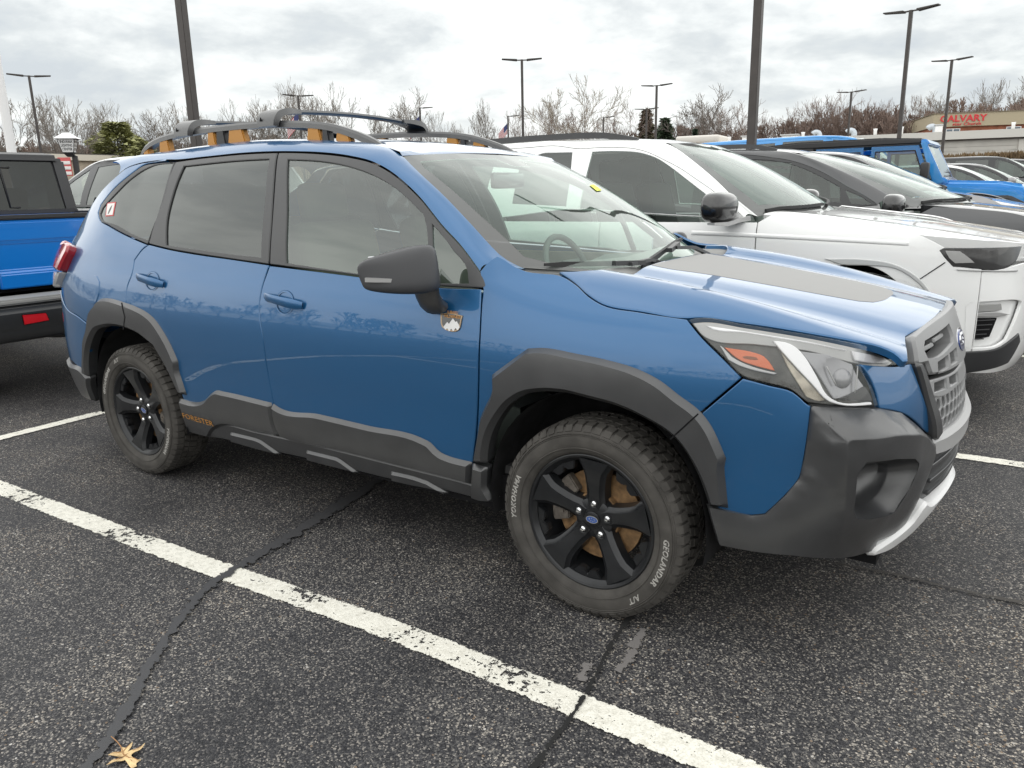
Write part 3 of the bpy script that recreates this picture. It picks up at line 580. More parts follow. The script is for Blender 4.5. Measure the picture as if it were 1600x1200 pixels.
def car_surfs(hw=.97, xf=.93, xr=-4.0, belt=1.12, roof=1.74, hood0=1.16, hood1=.98, cowl=-.42, cowl_t=.74, wst=-1.15, wst_t=.60, rr=-3.6, tum=.25, lean=.35, nose=1.0, peak=-2.0, cowl_c=.28):
    """body side, bonnet, windscreen and roof surfaces of an ordinary car; front axle at x = 0, nose towards +x"""
    plan = [(xr,0),(xr+.015,.34*hw),(xr+.05,.62*hw),(xr+.11,.80*hw),(xr+.23,.92*hw),(xr+.47,.975*hw),(xr+.85,.992*hw),(-2.2,hw),(-1.6,hw),(-1.0,hw),(-.5,hw),(0,.998*hw),(.28,.985*hw),
            (xf-.42*nose,.95*hw),(xf-.27*nose,.90*hw),(xf-.17*nose,.82*hw),(xf-.10*nose,.69*hw),(xf-.055*nose,.52*hw),(xf-.02*nose,.30*hw),(xf,0)]
    plan = sorted(plan[:7]) + sorted(plan[7:], key=lambda p: p[0])
    h = roof - belt; q = [0, .10, .24, .42, .60, .76, .88, .96, 1.0]
    vs = [.26,.38,.52,.70,.86, belt-.10, belt-.03] + [belt + .03 + (h-.03-.012)*a for a in q[1:]] + [roof]
    g = [.010 + tum*(a**1.25) for a in q[1:]]
    mid = [-.06,-.025,-.006,0,.004,.004,-.012] + [-.022 - x for x in g] + [-.022 - tum - .09]
    fend = [-.06,-.025,-.006,0,.003,-.006,-.035] + [-.10 - .2*a for a in q[1:]] + [-.35]
    face = [-.10,-.035,-.006,0,-.012,-.045,-.085] + [-.13 - .25*a for a in q[1:]] + [-.42]
    rear = [-.08,-.03,0,0,-.006,-.012,-.02] + [-.03 - lean*a for a in q[1:]] + [-.05 - lean]
    rcor = [(a + b)/2 for a, b in zip(mid, rear)]
    W = [{'rear':1}]*3 + [{'rear':.5,'rcor':.5}, {'rcor':1}, {'rcor':.55,'mid':.45}] + [{'mid':1}]*4 + [{'mid':.85,'fend':.15}] + [{'fend':1}]*3 + [{'fend':.7,'face':.3},{'fend':.35,'face':.65}] + [{'face':1}]*3
    W = W[:len(plan)] + [{'face':1}]*(len(plan)-len(W))
    zr = lambda x: np.interp(x, [xr, rr, (rr+peak)/2, peak, (peak+wst)/2, wst, wst+.6], [.93, .955, .985, 1, .985, .915, .80])
    kz = [float(zr(p[0])) for p in plan]
    side = wrap_surf(plan, vs, dict(mid=mid, fend=fend, face=face, rear=rear, rcor=rcor), W, kz, belt)
    xs = np.linspace(cowl-.15, xf+.03, 8); ts = np.array([0, .2, .4, .55, .66, .76, .85, .93, 1.0])*(hw-.03)
    Z = []
    for x in xs:
        f = (x-xs[0])/(xs[-1]-xs[0]); z = hood0 + (hood1-hood0)*(f**1.35)
        Z.append([z + d for d in (0, -.001, -.004, -.006, -.004, -.012, -.030, -.062, -.11)])
    hood = height_surf(xs, ts, np.array(Z))
    us = [0, .36, .62, .84, 1.0]; wv = [0, .25, .5, .75, 1.0]; P = np.zeros((5, 5, 3))
    for i, a in enumerate(us):
        b = np.array([cowl + cowl_c*(1-a**2.2), a*cowl_t, hood0 - .03 - .02*(a > .9)]); t = np.array([wst + .06*(1-a**2), a*wst_t, 0]); t[2] = belt + (roof-belt)*zr(wst) + .012*(1-a**2) - .008
        for j, v in enumerate(wv):
            p = b*(1-v) + t*v + np.array([.5, 0, .86])*.03*4*v*(1-v) + np.array([0, .015, 0])*a*4*v*(1-v); P[i, j] = (p[0], -p[1], p[2])
    ws = Surf(us, wv, P, -1.0)
    rx = np.linspace(rr-.08, wst+.05, 9); rt = [0, .3, .5, .6, .75]
    Zr = np.array([[belt + (roof-belt)*zr(x) + .030 + d for d in (0, -.006, -.018, -.030, -.06)] for x in rx])
    rf = height_surf(rx, np.array(rt)*(hw-tum-.04)/.66, Zr)
    return dict(side=side, hood=hood, ws=ws, roof=rf)

CUV = {
 'white': {'pos': (0.22, 3.0, 0), 'args': dict(hw=0.985, xf=0.95, xr=-4.15, belt=1.215, roof=1.79, hood0=1.285, hood1=1.05, cowl=-0.66, cowl_t=0.77, wst=-1.37, wst_t=0.575, rr=-3.7, tum=0.26, peak=-2.4, lean=0.28), 'tr': {
   'front_glass': [[2.98,1.7051],[3.1951,1.7111],[3.3691,1.7021],[3.4903,1.6726],[3.6338,1.6006],[3.7551,1.5234],[3.9552,1.3841],[4.1411,1.2458],[3.9353,1.247],[3.4715,1.2687],[2.9852,1.2936],[2.9827,1.459]],
   'belt': [[2.9861,1.289],[3.4723,1.2641],[3.936,1.2423],[4.2054,1.2321]],
   'frame_out': [[2.883,1.7294],[2.9941,1.7356],[3.1863,1.7392],[3.3048,1.7338],[3.4314,1.7079],[3.5666,1.6573],[3.6885,1.6055],[3.8377,1.5186],[3.9536,1.445],[4.0684,1.3556],[4.2095,1.2321]],
   'rear_glass': [[2.5382,1.7024],[2.6751,1.7041],[2.8099,1.7025],[2.8508,1.5057],[2.8686,1.3118],[2.3845,1.3334],[2.3702,1.6128]],
   'ws_edge': [[1.05,0.9426],[1.05,0.7265],[1.05,0.4505],[1.05,0.2439],[1.0056,-0.0037]],
   'door_front_shut': [[4.2164,1.2276],[4.2277,1.1117],[4.2286,0.9903]],
   'hood_shut': [[-0.6257,0.8477],[-0.3787,0.8198]],
   'headlight': [[5.3261,1.051],[5.3483,1.0663],[5.5206,1.067],[5.7628,1.0682],[5.8628,1.0687],[5.7676,0.9708],[5.7113,0.9507],[5.407,0.9574],[5.3697,0.9944]],
   'headlight_lamp': [[5.3561,1.0514],[5.4329,1.0486],[5.4808,1.0135],[5.5159,0.9816],[5.4146,0.9772],[5.3794,1.0089]],
   'chrome': [[5.4207,0.9486],[5.6885,0.9393],[5.8065,0.9361],[5.7931,0.9227],[5.6478,0.9283],[5.4314,0.938]],
   'seam': [[5.366,0.9836],[5.2437,0.8821]],
   'fog': [[5.5087,0.7181],[5.5203,0.744],[5.7045,0.7502],[5.7173,0.7112],[5.6728,0.7062],[5.5108,0.6997]],
   'fogchrome': [[5.508,0.696],[5.673,0.7043],[5.7905,0.6816],[5.6776,0.673],[5.51,0.6776]],
   'grille_low': [[5.5108,0.6702],[5.6905,0.6687],[5.6573,0.5551],[5.5302,0.5326]],
   'valance': [[5.463,0.4647],[5.5147,0.4748],[5.7174,0.5005],[5.7591,0.5179],[5.877,0.5656],[5.9285,0.5127],[5.8574,0.3837],[5.6038,0.3532],[5.5161,0.3395]],
   'fog_recess': [[5.4967,0.7398],[5.5198,0.7623],[5.822,0.7614],[5.8786,0.7488],[5.764,0.5364],[5.7011,0.5074],[5.5455,0.4949],[5.5167,0.5094]],
   'arch_out': [[4.7152,0.9885],[4.921,0.9944],[5.1164,0.9665],[5.2463,0.8895],[5.3128,0.8072],[5.3467,0.727]],
   'arch_in': [[4.8022,0.9566],[4.9563,0.9522],[5.1191,0.937],[5.2179,0.8775],[5.2757,0.8206],[5.3092,0.7439]],
   'marker': [[5.2962,0.8103],[5.3327,0.8025],[5.3455,0.7715],[5.3222,0.778]],
   'crease': [[3.8635,1.1332],[4.2083,1.1234],[4.7534,1.104],[5.1718,1.0865]],
 }},
 'van': {'pos': (0.66, 5.95, 0), 'args': dict(hw=0.98, xf=0.95, xr=-4.05, belt=1.17, roof=1.8, hood0=1.27, hood1=1.05, cowl=-0.55, cowl_t=0.84, wst=-1.66, wst_t=0.63, rr=-3.7, tum=0.27, peak=-2.5, lean=0.25, cowl_c=0.42), 'tr': {
   'front_glass': [[2.678,1.7031],[2.8419,1.7016],[3.0383,1.6793],[3.2494,1.616],[3.4341,1.5298],[3.5765,1.452],[3.6082,1.2817],[3.3546,1.2919],[2.9177,1.326],[2.7673,1.3757]],
   'quarter_glass': [[3.6338,1.4182],[3.7804,1.3487],[3.8865,1.2615],[3.707,1.2685]],
   'frame_out': [[2.3606,1.7612],[2.6,1.7517],[2.8346,1.7341],[3.0631,1.7109],[3.2924,1.6459],[3.4889,1.554],[3.651,1.4546],[3.8062,1.3632],[3.9422,1.254]],
   'ws_edge': [[1.05,0.8852],[1.05,0.7356],[1.05,0.5458],[1.05,0.3688],[1.05,0.2396],[1.0496,0.1183]],
 }},
 'grey': {'pos': (0.3, 8.85, 0), 'args': dict(hw=0.96, xf=0.86, xr=-3.9, belt=1.2, roof=1.86, hood0=1.36, hood1=1.06, cowl=-0.58, cowl_t=0.8, wst=-1.4, wst_t=0.6, rr=-3.5, tum=0.25, peak=-2.2), 'tr': {
 }},
}

# ------------------------------------------------------------------ shared materials
M_ = {}
M_['blue'] = pbr('geyser blue paint', (.011, .100, .250), .36, .45, .5, 1.0, .012)
M_['clad'] = pbr('dark grey textured plastic', (.036, .037, .039), .31, 0, 1.0, noise=.18, nscale=9, bump=.12, bscale=900)
M_['trim'] = pbr('satin black trim', (.03, .031, .033), .38, 0, .5)
M_['frame'] = pbr('dark grey door frame film', (.055, .056, .058), .4, 0, .5)
M_['rubber'] = pbr('black rubber', (.012, .012, .013), .6)
M_['dark'] = pbr('black cavity', (.006, .006, .007), .8, spec=.2)
M_['liner'] = pbr('wheel arch liner', (.016, .016, .017), .85, spec=.2, noise=.4, nscale=14)
M_['tyre'] = pbr('dusty tyre rubber', (.062, .058, .053), .78, spec=.3, noise=.28, nscale=16, bump=.15, bscale=300)
M_['rim'] = pbr('satin black alloy', (.018, .019, .021), .28, .3, .5, noise=.15, nscale=30)
M_['chrome'] = pbr('bright chrome', (.75, .76, .77), .08, 1)
M_['silver'] = pbr('silver plastic', (.42, .42, .42), .35, .6)
M_['greyplas'] = pbr('mid grey grille plastic', (.25, .252, .255), .36, 0, .5)
M_['white'] = pbr('white plastic', (.78, .78, .78), .35)
M_['rust'] = pbr('rusty brake disc', (.22, .13, .06), .65, .3, noise=.45, nscale=40)
M_['caliper'] = pbr('dirty cast metal', (.12, .105, .09), .6, .4, noise=.4, nscale=60)
M_['orange'] = pbr('anodised copper orange', (.50, .23, .045), .42)
M_['amber'] = pbr('amber reflector', (.60, .13, .035), .3, coat=.6)
M_['red'] = pbr('red lamp lens', (.33, .012, .022), .16, coat=1)
M_['clearlamp'] = pbr('frosted clear lamp lens', (.62, .62, .64), .25, coat=1)
M_['decal'] = pbr('matt anti-glare decal', (.24, .238, .234), .5, spec=.5)
M_['lamp_dark'] = pbr('headlamp housing', (.10, .097, .09), .4, noise=.35, nscale=25)
M_['lamp_mid'] = pbr('headlamp bezel', (.36, .36, .355), .3, .3)
M_['lamp_light'] = pbr('light guide', (.92, .92, .93), .3)
M_['lamp_tan'] = pbr('reflector bowl', (.42, .38, .31), .3, .3, noise=.3, nscale=30)
M_['glass'] = glass('clear green side glass', (.60, .72, .65), 2.05, .03, (.5, .56, .52))
M_['glass_ws'] = glass('laminated windscreen', (.80, .93, .86), 1.6, .06, (.62, .74, .68))  # green-grey veil puts sky reflection into the pane colour
M_['glass_dark'] = glass('privacy glass', (.06, .064, .068), 1.9)
M_['lens'] = glass('polycarbonate lens', (.92, .92, .92), 1.45)
M_['seat'] = pbr('beige seat cloth', (.12, .12, .095), .85)
M_['seat_dark'] = pbr('dark seat cloth', (.05, .05, .05), .85)
M_['dash'] = pbr('dashboard plastic', (.10, .11, .105), .6)
M_['yellow'] = pbr('yellow paper', (.78, .80, .10), .7)
M_['paper'] = pbr('white sticker', (.78, .76, .74), .6)
M_['redink'] = pbr('red print', (.55, .10, .10), .6)
M_['black_paint'] = pbr('black gloss paint', (.008, .008, .009), .25, coat=1)
M_['glass_cab'] = glass('smoked cab glass', (.05, .052, .056), 1.5)
M_['lamp_bowl'] = pbr('lamp bowl', (.30, .30, .31), .22, .35)
M_['lamp_dark_patch'] = pbr('dark lamp patch', (.03, .028, .03), .35)  # dark panel over the lower inner end of the bowl
M_['amber_dark'] = pbr('amber window', (.22, .075, .03), .3)

def asphalt_mat():
    m, N, L = new_mat('worn asphalt'); b = N['Principled BSDF']; tc = N.new('ShaderNodeTexCoord')
    def noise(sc, det, rough=.55):
        n = N.new('ShaderNodeTexNoise'); n.inputs['Scale'].default_value = sc; n.inputs['Detail'].default_value = det; n.inputs['Roughness'].default_value = rough
        L.new(tc.outputs['Object'], n.inputs['Vector']); return n.outputs['Fac']
    def ramp(v, stops):
        r = N.new('ShaderNodeValToRGB'); L.new(v, r.inputs[0]); e = r.color_ramp.elements
        e[0].position, e[0].color = stops[0][0], (*stops[0][1], 1); e[1].position, e[1].color = stops[-1][0], (*stops[-1][1], 1)
        for p, c in stops[1:-1]: q = e.new(p); q.color = (*c, 1)
        return r.outputs[0]
    def mix(f, a, b_, mode='MIX'):
        x = N.new('ShaderNodeMix'); x.data_type = 'RGBA'; x.blend_type = mode
        for i, q in ((0, f), (6, a), (7, b_)):
            if hasattr(q, 'links'): L.new(q, x.inputs[i])
            else: x.inputs[i].default_value = q if i == 0 else (*q, 1)
        return x.outputs[2]
    def math_(op, a, b_):
        x = N.new('ShaderNodeMath'); x.operation = op
        for i, q in enumerate((a, b_)):
            if hasattr(q, 'links'): L.new(q, x.inputs[i])
            else: x.inputs[i].default_value = q
        return x.outputs[0]
    v = N.new('ShaderNodeTexVoronoi'); v.inputs['Scale'].default_value = 210; L.new(tc.outputs['Object'], v.inputs['Vector'])
    sep = N.new('ShaderNodeSeparateColor'); L.new(v.outputs['Color'], sep.inputs[0])
    v2 = N.new('ShaderNodeTexVoronoi'); v2.inputs['Scale'].default_value = 105; L.new(tc.outputs['Object'], v2.inputs['Vector'])
    sep2 = N.new('ShaderNodeSeparateColor'); L.new(v2.outputs['Color'], sep2.inputs[0])
    patch = noise(1.1, 5, .6); patch2 = noise(.35, 4, .6); fine = noise(9, 4, .6)
    stone = ramp(sep.outputs[0], [(0, (.009, .009, .011)), (.28, (.020, .020, .023)), (.60, (.046, .045, .048)), (.84, (.100, .096, .090)), (1, (.34, .31, .27))])
    big = ramp(patch, [(.32, (.58, .58, .60)), (.5, (1, 1, 1)), (.68, (1.5, 1.46, 1.38))])
    col = mix(1.0, stone, big, 'MULTIPLY')
    col = mix(1.0, col, ramp(patch2, [(.3, (.75, .75, .78)), (.7, (1.25, 1.25, 1.25))]), 'MULTIPLY')
    # pale and tan aggregate showing where the surface is worn
    thr = math_('ADD', .975, math_('MULTIPLY', math_('SUBTRACT', .5, fine), .45)); thr = math_('ADD', thr, math_('MULTIPLY', math_('SUBTRACT', .5, patch), .75))
    lit = math_('GREATER_THAN', sep2.outputs[1], thr)
    near = math_('LESS_THAN', v2.outputs['Distance'], .42)
    tan = ramp(sep2.outputs[2], [(0, (.15, .105, .07)), (.45, (.29, .23, .17)), (.8, (.38, .35, .31)), (1, (.52, .50, .47))])
    col = mix(math_('MULTIPLY', lit, near), col, tan)
    L.new(col, b.inputs['Base Color'])
    rr = N.new('ShaderNodeMapRange'); rr.inputs[1].default_value = .3; rr.inputs[2].default_value = .7; rr.inputs[3].default_value = .55; rr.inputs[4].default_value = .85
    L.new(patch, rr.inputs[0]); L.new(rr.outputs[0], b.inputs['Roughness']); b.inputs['Specular IOR Level'].default_value = .45
    h = math_('ADD', math_('MULTIPLY', math_('SUBTRACT', 1.0, v.outputs['Distance']), .6), math_('MULTIPLY', sep.outputs[1], .5))
    bp = N.new('ShaderNodeBump'); bp.inputs['Strength'].default_value = .8; bp.inputs['Distance'].default_value = .003; L.new(h, bp.inputs['Height']); L.new(bp.outputs[0], b.inputs['Normal'])
    return m
def ground_z(y): return .018*min(max(y - 6., 0.), 60.)
_ys = [-300, 0, 6, 8, 12, 20, 40, 66, 70, 200, 1500]; gv = []
for y in _ys:
    for x in (-900, 900): gv.append((x, y, ground_z(y)))
tag(mesh_obj('ground', gv, [(2*i, 2*i+1, 2*i+3, 2*i+2) for i in range(len(_ys)-1)], asphalt_mat(), None, False), kind='structure')
# painted lines, worn so that the asphalt shows through; crack filler and a frost crack
def line_mat():
    m, N, L = new_mat('worn white line paint'); b = N['Principled BSDF']; out = N['Material Output']; tc = N.new('ShaderNodeTexCoord')
    def noise(sc, det, r=.6):
        n = N.new('ShaderNodeTexNoise'); n.inputs['Scale'].default_value = sc; n.inputs['Detail'].default_value = det; n.inputs['Roughness'].default_value = r; L.new(tc.outputs['Object'], n.inputs['Vector']); return n.outputs['Fac']
    def mt(op, a, c):
        x = N.new('ShaderNodeMath'); x.operation = op
        for i, q in enumerate((a, c)):
            if hasattr(q, 'links'): L.new(q, x.inputs[i])
            else: x.inputs[i].default_value = q
        return x.outputs[0]
    uv = N.new('ShaderNodeUVMap'); sp = N.new('ShaderNodeSeparateXYZ'); L.new(uv.outputs[0], sp.inputs[0])
    e = mt('SUBTRACT', 1.0, mt('ABSOLUTE', mt('SUBTRACT', mt('MULTIPLY', sp.outputs[1], 2.0), 1.0), 0))      # 0 at the edge, 1 on the middle
    n1, n2, n3, n4 = noise(170, 2), noise(34, 6, .7), noise(2.6, 3), noise(75, 3, .7)
    edge = mt('ADD', mt('MULTIPLY', e, 2.6), mt('MULTIPLY', mt('SUBTRACT', n2, .52), 2.4))                  # ragged edges
    gate = mt('MULTIPLY', mt('MAXIMUM', mt('SUBTRACT', n3, .46), 0.0), .85)                                   # some stretches are far more worn
    chips = mt('SUBTRACT', mt('SUBTRACT', .66, gate), n2); pits = mt('SUBTRACT', mt('SUBTRACT', .675, mt('MULTIPLY', gate, .5)), n4)
    fac = mt('MULTIPLY', mt('MULTIPLY', mt('GREATER_THAN', edge, .12), mt('GREATER_THAN', chips, 0.0)), mt('GREATER_THAN', pits, 0.0))
    r = N.new('ShaderNodeValToRGB'); L.new(mt('ADD', mt('MULTIPLY', n2, .6), mt('MULTIPLY', n1, .4)), r.inputs[0]); r.color_ramp.elements[0].position = .32; r.color_ramp.elements[0].color = (.50, .48, .41, 1); r.color_ramp.elements[1].position = .56; r.color_ramp.elements[1].color = (.80, .78, .70, 1)
    L.new(r.outputs[0], b.inputs['Base Color']); b.inputs['Roughness'].default_value = .7
    bp = N.new('ShaderNodeBump'); bp.inputs['Strength'].default_value = .5; bp.inputs['Distance'].default_value = .003; L.new(n1, bp.inputs['Height']); L.new(bp.outputs[0], b.inputs['Normal'])
    t = N.new('ShaderNodeBsdfTransparent'); mx = N.new('ShaderNodeMixShader'); L.new(fac, mx.inputs[0]); L.new(t.outputs[0], mx.inputs[1]); L.new(b.outputs[0], mx.inputs[2]); L.new(mx.outputs[0], out.inputs[0])
    return m
LINE = line_mat()
def ribbon(name, pts, width, mat, z, kind='structure'):
    p = np.array(pts, float); p = resample(p, max(8, int(np.linalg.norm(np.diff(p, axis=0), axis=1).sum()/.12)))
    d = np.gradient(p, axis=0); d /= np.linalg.norm(d, axis=1, keepdims=True); n_ = np.stack([-d[:, 1], d[:, 0]], 1)
    w = np.interp(np.linspace(0, 1, len(p)), np.linspace(0, 1, len(width)), width) if hasattr(width, '__len__') else np.full(len(p), width)
    V = []; 
    for i in range(len(p)):
        for s in (-.5, .5): q = p[i] + n_[i]*w[i]*s; V.append((q[0], q[1], z + ground_z(q[1])))
    F = [(2*i, 2*i+2, 2*i+3, 2*i+1) for i in range(len(p)-1)]
    o = mesh_obj(name, V, F, mat, None, False); uv = o.data.uv_layers.new(name='UVMap')
    for pl in o.data.polygons:
        for li, vi in zip(pl.loop_indices, pl.vertices): uv.data[li].uv = ((vi//2)/len(p), vi % 2)
    return tag(o, kind=kind)
ribbon('parking_line', [(-4.08, -1.42), (-3.2, -1.405), (-1.55, -1.365), (-.55, -1.315), (0, -1.318), (.6, -1.327), (1.4, -1.33)], .112, LINE, .004)
ribbon('parking_line', [(-4.05, 1.50), (-2, 1.55), (.9, 1.59), (1.45, 1.605)], .098, LINE, .004)
for k in range(1, 9): ribbon('parking_line', [(-4.05, 1.55 + 3.0*k + .05), (1.45, 1.60 + 3.0*k + .05)], .1, LINE, .004)
ribbon('parking_line', [(-4.05, -1.42 - 2.95), (1.45, -1.33 - 2.95)], .1, LINE, .004)
ribbon('parking_line', [(-4.05, -12), (-4.06, -1.0), (-4.09, .0), (-4.10, 8), (-4.1, 26)], .105, LINE, .006)
def filler_mat(name, col, edge, rough):
    m, N, L = new_mat(name); b = N['Principled BSDF']; out = N['Material Output']; tc = N.new('ShaderNodeTexCoord'); b.inputs['Base Color'].default_value = (*col, 1); b.inputs['Roughness'].default_value = rough
    uv = N.new('ShaderNodeUVMap'); sp = N.new('ShaderNodeSeparateXYZ'); L.new(uv.outputs[0], sp.inputs[0])
    def mt(op, a, c):
        x = N.new('ShaderNodeMath'); x.operation = op
        for i, q in enumerate((a, c)):
            if hasattr(q, 'links'): L.new(q, x.inputs[i])
            else: x.inputs[i].default_value = q
        return x.outputs[0]
    e = mt('SUBTRACT', 1.0, mt('ABSOLUTE', mt('SUBTRACT', mt('MULTIPLY', sp.outputs[1], 2.0), 1.0), 0))
    n = N.new('ShaderNodeTexNoise'); n.inputs['Scale'].default_value = 26; n.inputs['Detail'].default_value = 6; n.inputs['Roughness'].default_value = .7; L.new(tc.outputs['Object'], n.inputs['Vector'])
    f = mt('GREATER_THAN', mt('ADD', e, mt('MULTIPLY', mt('SUBTRACT', n.outputs['Fac'], .5), edge)), .42)
    t = N.new('ShaderNodeBsdfTransparent'); mx = N.new('ShaderNodeMixShader'); L.new(f, mx.inputs[0]); L.new(t.outputs[0], mx.inputs[1]); L.new(b.outputs[0], mx.inputs[2]); L.new(mx.outputs[0], out.inputs[0])
    return m
FILL = filler_mat('bitumen crack filler', (.048, .048, .051), 3.0, .6)
ribbon('crack_filler', [(-.66, -2.35), (-.774, -2.136), (-.935, -1.959), (-1.16, -1.683), (-1.29, -1.47), (-1.34, -1.24), (-1.39, -.961), (-1.44, -.716), (-1.50, -.41), (-1.7, .3), (-2.0, 1.4)], [.05, .06, .05, .07, .13, .11, .07, .06, .06, .06, .06], FILL, .008)
CRK = filler_mat('open crack', (.010, .010, .010), 4.2, .9)
ribbon('crack', [(.30, .4), (.16, -.5), (.138, -.825), (.149, -.966), (.18, -1.113), (.207, -1.245), (.219, -1.323), (.229, -1.429), (.238, -1.541), (.27, -1.9)], [.03, .035, .05, .055, .045, .026, .016, .02, .03, .026], CRK, .009)
ribbon('crack', [(.45, -.02), (.595, -.053), (.839, -.022), (1.048, -.032), (1.24, -.015), (1.9, .05)], [.016, .02, .022, .034, .02, .014], filler_mat('dirt filled crack', (.06, .055, .05), 3.4, .9), .008)
ribbon('crack', [(-.35, -2.6), (-.2, -2.3), (.3, -2.15), (.9, -1.9), (1.6, -1.85)], [.008, .014, .012, .014, .01], CRK, .008)
DUST = filler_mat('pale scuffed asphalt', (.16, .15, .145), 3.4, .9)
ribbon('scuff', [(.20, -.86), (.215, -.95), (.24, -1.05), (.235, -1.12)], [.03, .06, .05, .03], DUST, .005); ribbon('scuff', [(.14, -1.13), (.165, -1.22)], [.05, .05], DUST, .005)

# ================================================================== the blue SUV
HS = hero_surfaces(); SIDE, HOOD, WSC, ROOF = HS['side'], HS['hood'], HS['ws'], HS['roof']
SUV = empty('parked_suv', (0, 0, 0), 0, 'blue SUV with black wheel arch cladding and copper accented roof rails', 'car')
def uvo(n): return HUV[n][1]
def P3(n, off=0.0): return SURFS[HUV[n][0]].at(np.array(HUV[n][1]), off)
SURFS = dict(side=SIDE, hood=HOOD, ws=WSC, roof=ROOF)
def hp(name, key, mat, **k):
    s, o, h = HUV[key]
    return panel(name, SURFS[s], o, h, mat, SUV, **k)
for nm in ('front_door', 'rear_door', 'fender', 'bumper_corner', 'bumper_cheek'):
    hp(nm, nm, M_['blue'])
qp = [list(p) for p in uvo('quarter_panel')]
panel('quarter_panel', SIDE, qp, [], M_['blue'], SUV)
# rear: bumper cover, cladding and tailgate carry on round the back
rb = [p for p in uvo('rear_bumper_cover')]
rbo = [rb[0]] + rb[1:8] + [[.86, .545], [.45, .52], [.004, .52], [.004, .90], [.5, .89]]
panel('rear_bumper_cover', SIDE, rbo, [], M_['blue'], SUV, off=.004)
rc = uvo('rear_bumper_cladding')
panel('rear_bumper_cladding', SIDE, [[.004, .525], [.45, .525], [.84, .54]] + rc[1:6] + [[.93, .31], [.5, .30], [.004, .30]], [], M_['clad'], SUV, off=.022, bev=.016, drop=.018, thick=.05)
panel('tailgate', SIDE, [[.004, .915], [.5, .905], [.80, .90], [.835, 1.0], [.83, 1.20], [.80, 1.24], [.5, 1.21], [.004, 1.20]], [], M_['blue'], SUV)
panel('rear_window', SIDE, [[.004, 1.215], [.5, 1.22], [.74, 1.25], [.74, 1.46], [.5, 1.55], [.004, 1.56]], [], M_['glass_dark'], SUV, off=-.004)
for sg in (1,):
    sx = np.linspace(-3.06, -3.24, 9); q = []
    ty = np.linspace(-.485, .485, 23)
    V = [(x - .03*(abs(t)/.52)**2*0, t*(1 - .06*(i/8)), ROOF.ev(np.array([[x, abs(t)]]))[0, 2] + .004 + .008*(i/8) - .012*max(0, abs(t) - .43)/.06) for i, x in enumerate(sx) for t in ty]
    V2_ = [(x + .02, y, z - .045) for x, y, z in V]
    F = [(i*23+j, i*23+j+1, (i+1)*23+j+1, (i+1)*23+j) for i in range(8) for j in range(22)]
    F2 = [tuple(a + 207 for a in f[::-1]) for f in F]
    bd = [j for j in range(23)] + [i*23+22 for i in range(1, 9)] + [8*23+j for j in range(21, -1, -1)] + [i*23 for i in range(7, 0, -1)]
    F3 = [(bd[k], bd[k]+207, bd[(k+1) % len(bd)]+207, bd[(k+1) % len(bd)]) for k in range(len(bd))]
    bm = bmesh.new(); bv = [bm.verts.new(v) for v in V + V2_]
    for f in F + F2 + F3: bm.faces.new([bv[a] for a in f])
    bmesh.ops.recalc_face_normals(bm, faces=bm.faces[:]); bm_obj('rear_spoiler', bm, M_['blue'], SUV, True, 40)
fd = hp('fuel_door', 'fuel_door', M_['blue'], off=.0035, gap=.0005, mirror=False)
# matt cladding
hp('front_flare', 'flare_front', M_['clad'], off=.026, bev=.017, drop=.025, thick=.07, gap=.001, grid=.035)
hp('rear_flare', 'flare_rear', M_['clad'], off=.022, bev=.016, drop=.021, thick=.07, gap=.001, grid=.035)
for nm, off in (('seam_front', .0272), ('seam_rear', .0232)): hp('flare_seam', nm, M_['dark'], off=off, bev=.0004, drop=.0004, thick=.003, gap=0, grid=.05, corner=15)
for nm in ('door_cladding', 'rear_door_cladding', 'fender_cladding'):
    hp(nm, nm, M_['clad'], off=.02, bev=.014, drop=.019, thick=.05, gap=.001, grid=.04)
hp('sill_cladding', 'sill_cladding', M_['clad'], off=.006, bev=.012, drop=.012, thick=.04, gap=0, grid=.04)
for nm in ('sill_rib0', 'sill_rib1', 'sill_rib2'): hp('sill_rib', nm, M_['clad'], off=.018, bev=.008, drop=.011, thick=.03, gap=0, grid=.05, corner=8)
# greenhouse
hp('quarter_window_trim', 'quarter_trim', M_['trim'], off=.001)
hp('quarter_window', 'quarter_glass', M_['glass_dark'], off=-.004, bev=.001, thick=.005)
hp('rear_door_frame', 'rear_door_frame', M_['frame'], off=.001)
hp('rear_door_window', 'rear_door_glass', M_['glass_dark'], off=-.007, bev=.001, thick=.005)
hp('front_door_frame', 'front_door_frame', M_['frame'], off=.001)
hp('front_door_window', 'front_door_glass', M_['glass'], off=-.007, bev=.001, thick=.005)
hp('front_quarter_window', 'front_quarter_glass', M_['glass'], off=-.007, bev=.001, thick=.005)
# roof side rail + windscreen pillar: one skin from the door frame line to the windscreen / roof edge
NS = 90
Suv = smooth_poly(HUV['S'][1], .02, 60, closed=False)
A = SIDE.at(Suv, 0.0); AT = -(SIDE.ev(Suv - [0, .01]) - SIDE.ev(Suv + [0, .01])); AT /= np.linalg.norm(AT, axis=1, keepdims=True)
Wp = WSC.at(np.array(HUV['W'][1]), .0)
Rr = [(-3.20, -.50), (-3.0, -.495), (-2.8, -.49), (-2.4, -.505), (-1.9, -.51), (-1.5, -.515), (-1.25, -.53), (-1.10, -.56)]
Rp = np.array([ROOF.ev(np.array([[x, -t]]))[0] for x, t in Rr])
B = np.vstack([Rp, Wp]); B = resample(B, 240)
La = np.concatenate([[0], np.cumsum(np.linalg.norm(np.diff(A, axis=0), axis=1))]); La /= La[-1]
A2 = np.array([[np.interp(q, La, A[:, k]) for k in range(3)] for q in np.linspace(0, 1, NS)])
T2 = np.array([[np.interp(q, La, AT[:, k]) for k in range(3)] for q in np.linspace(0, 1, NS)])
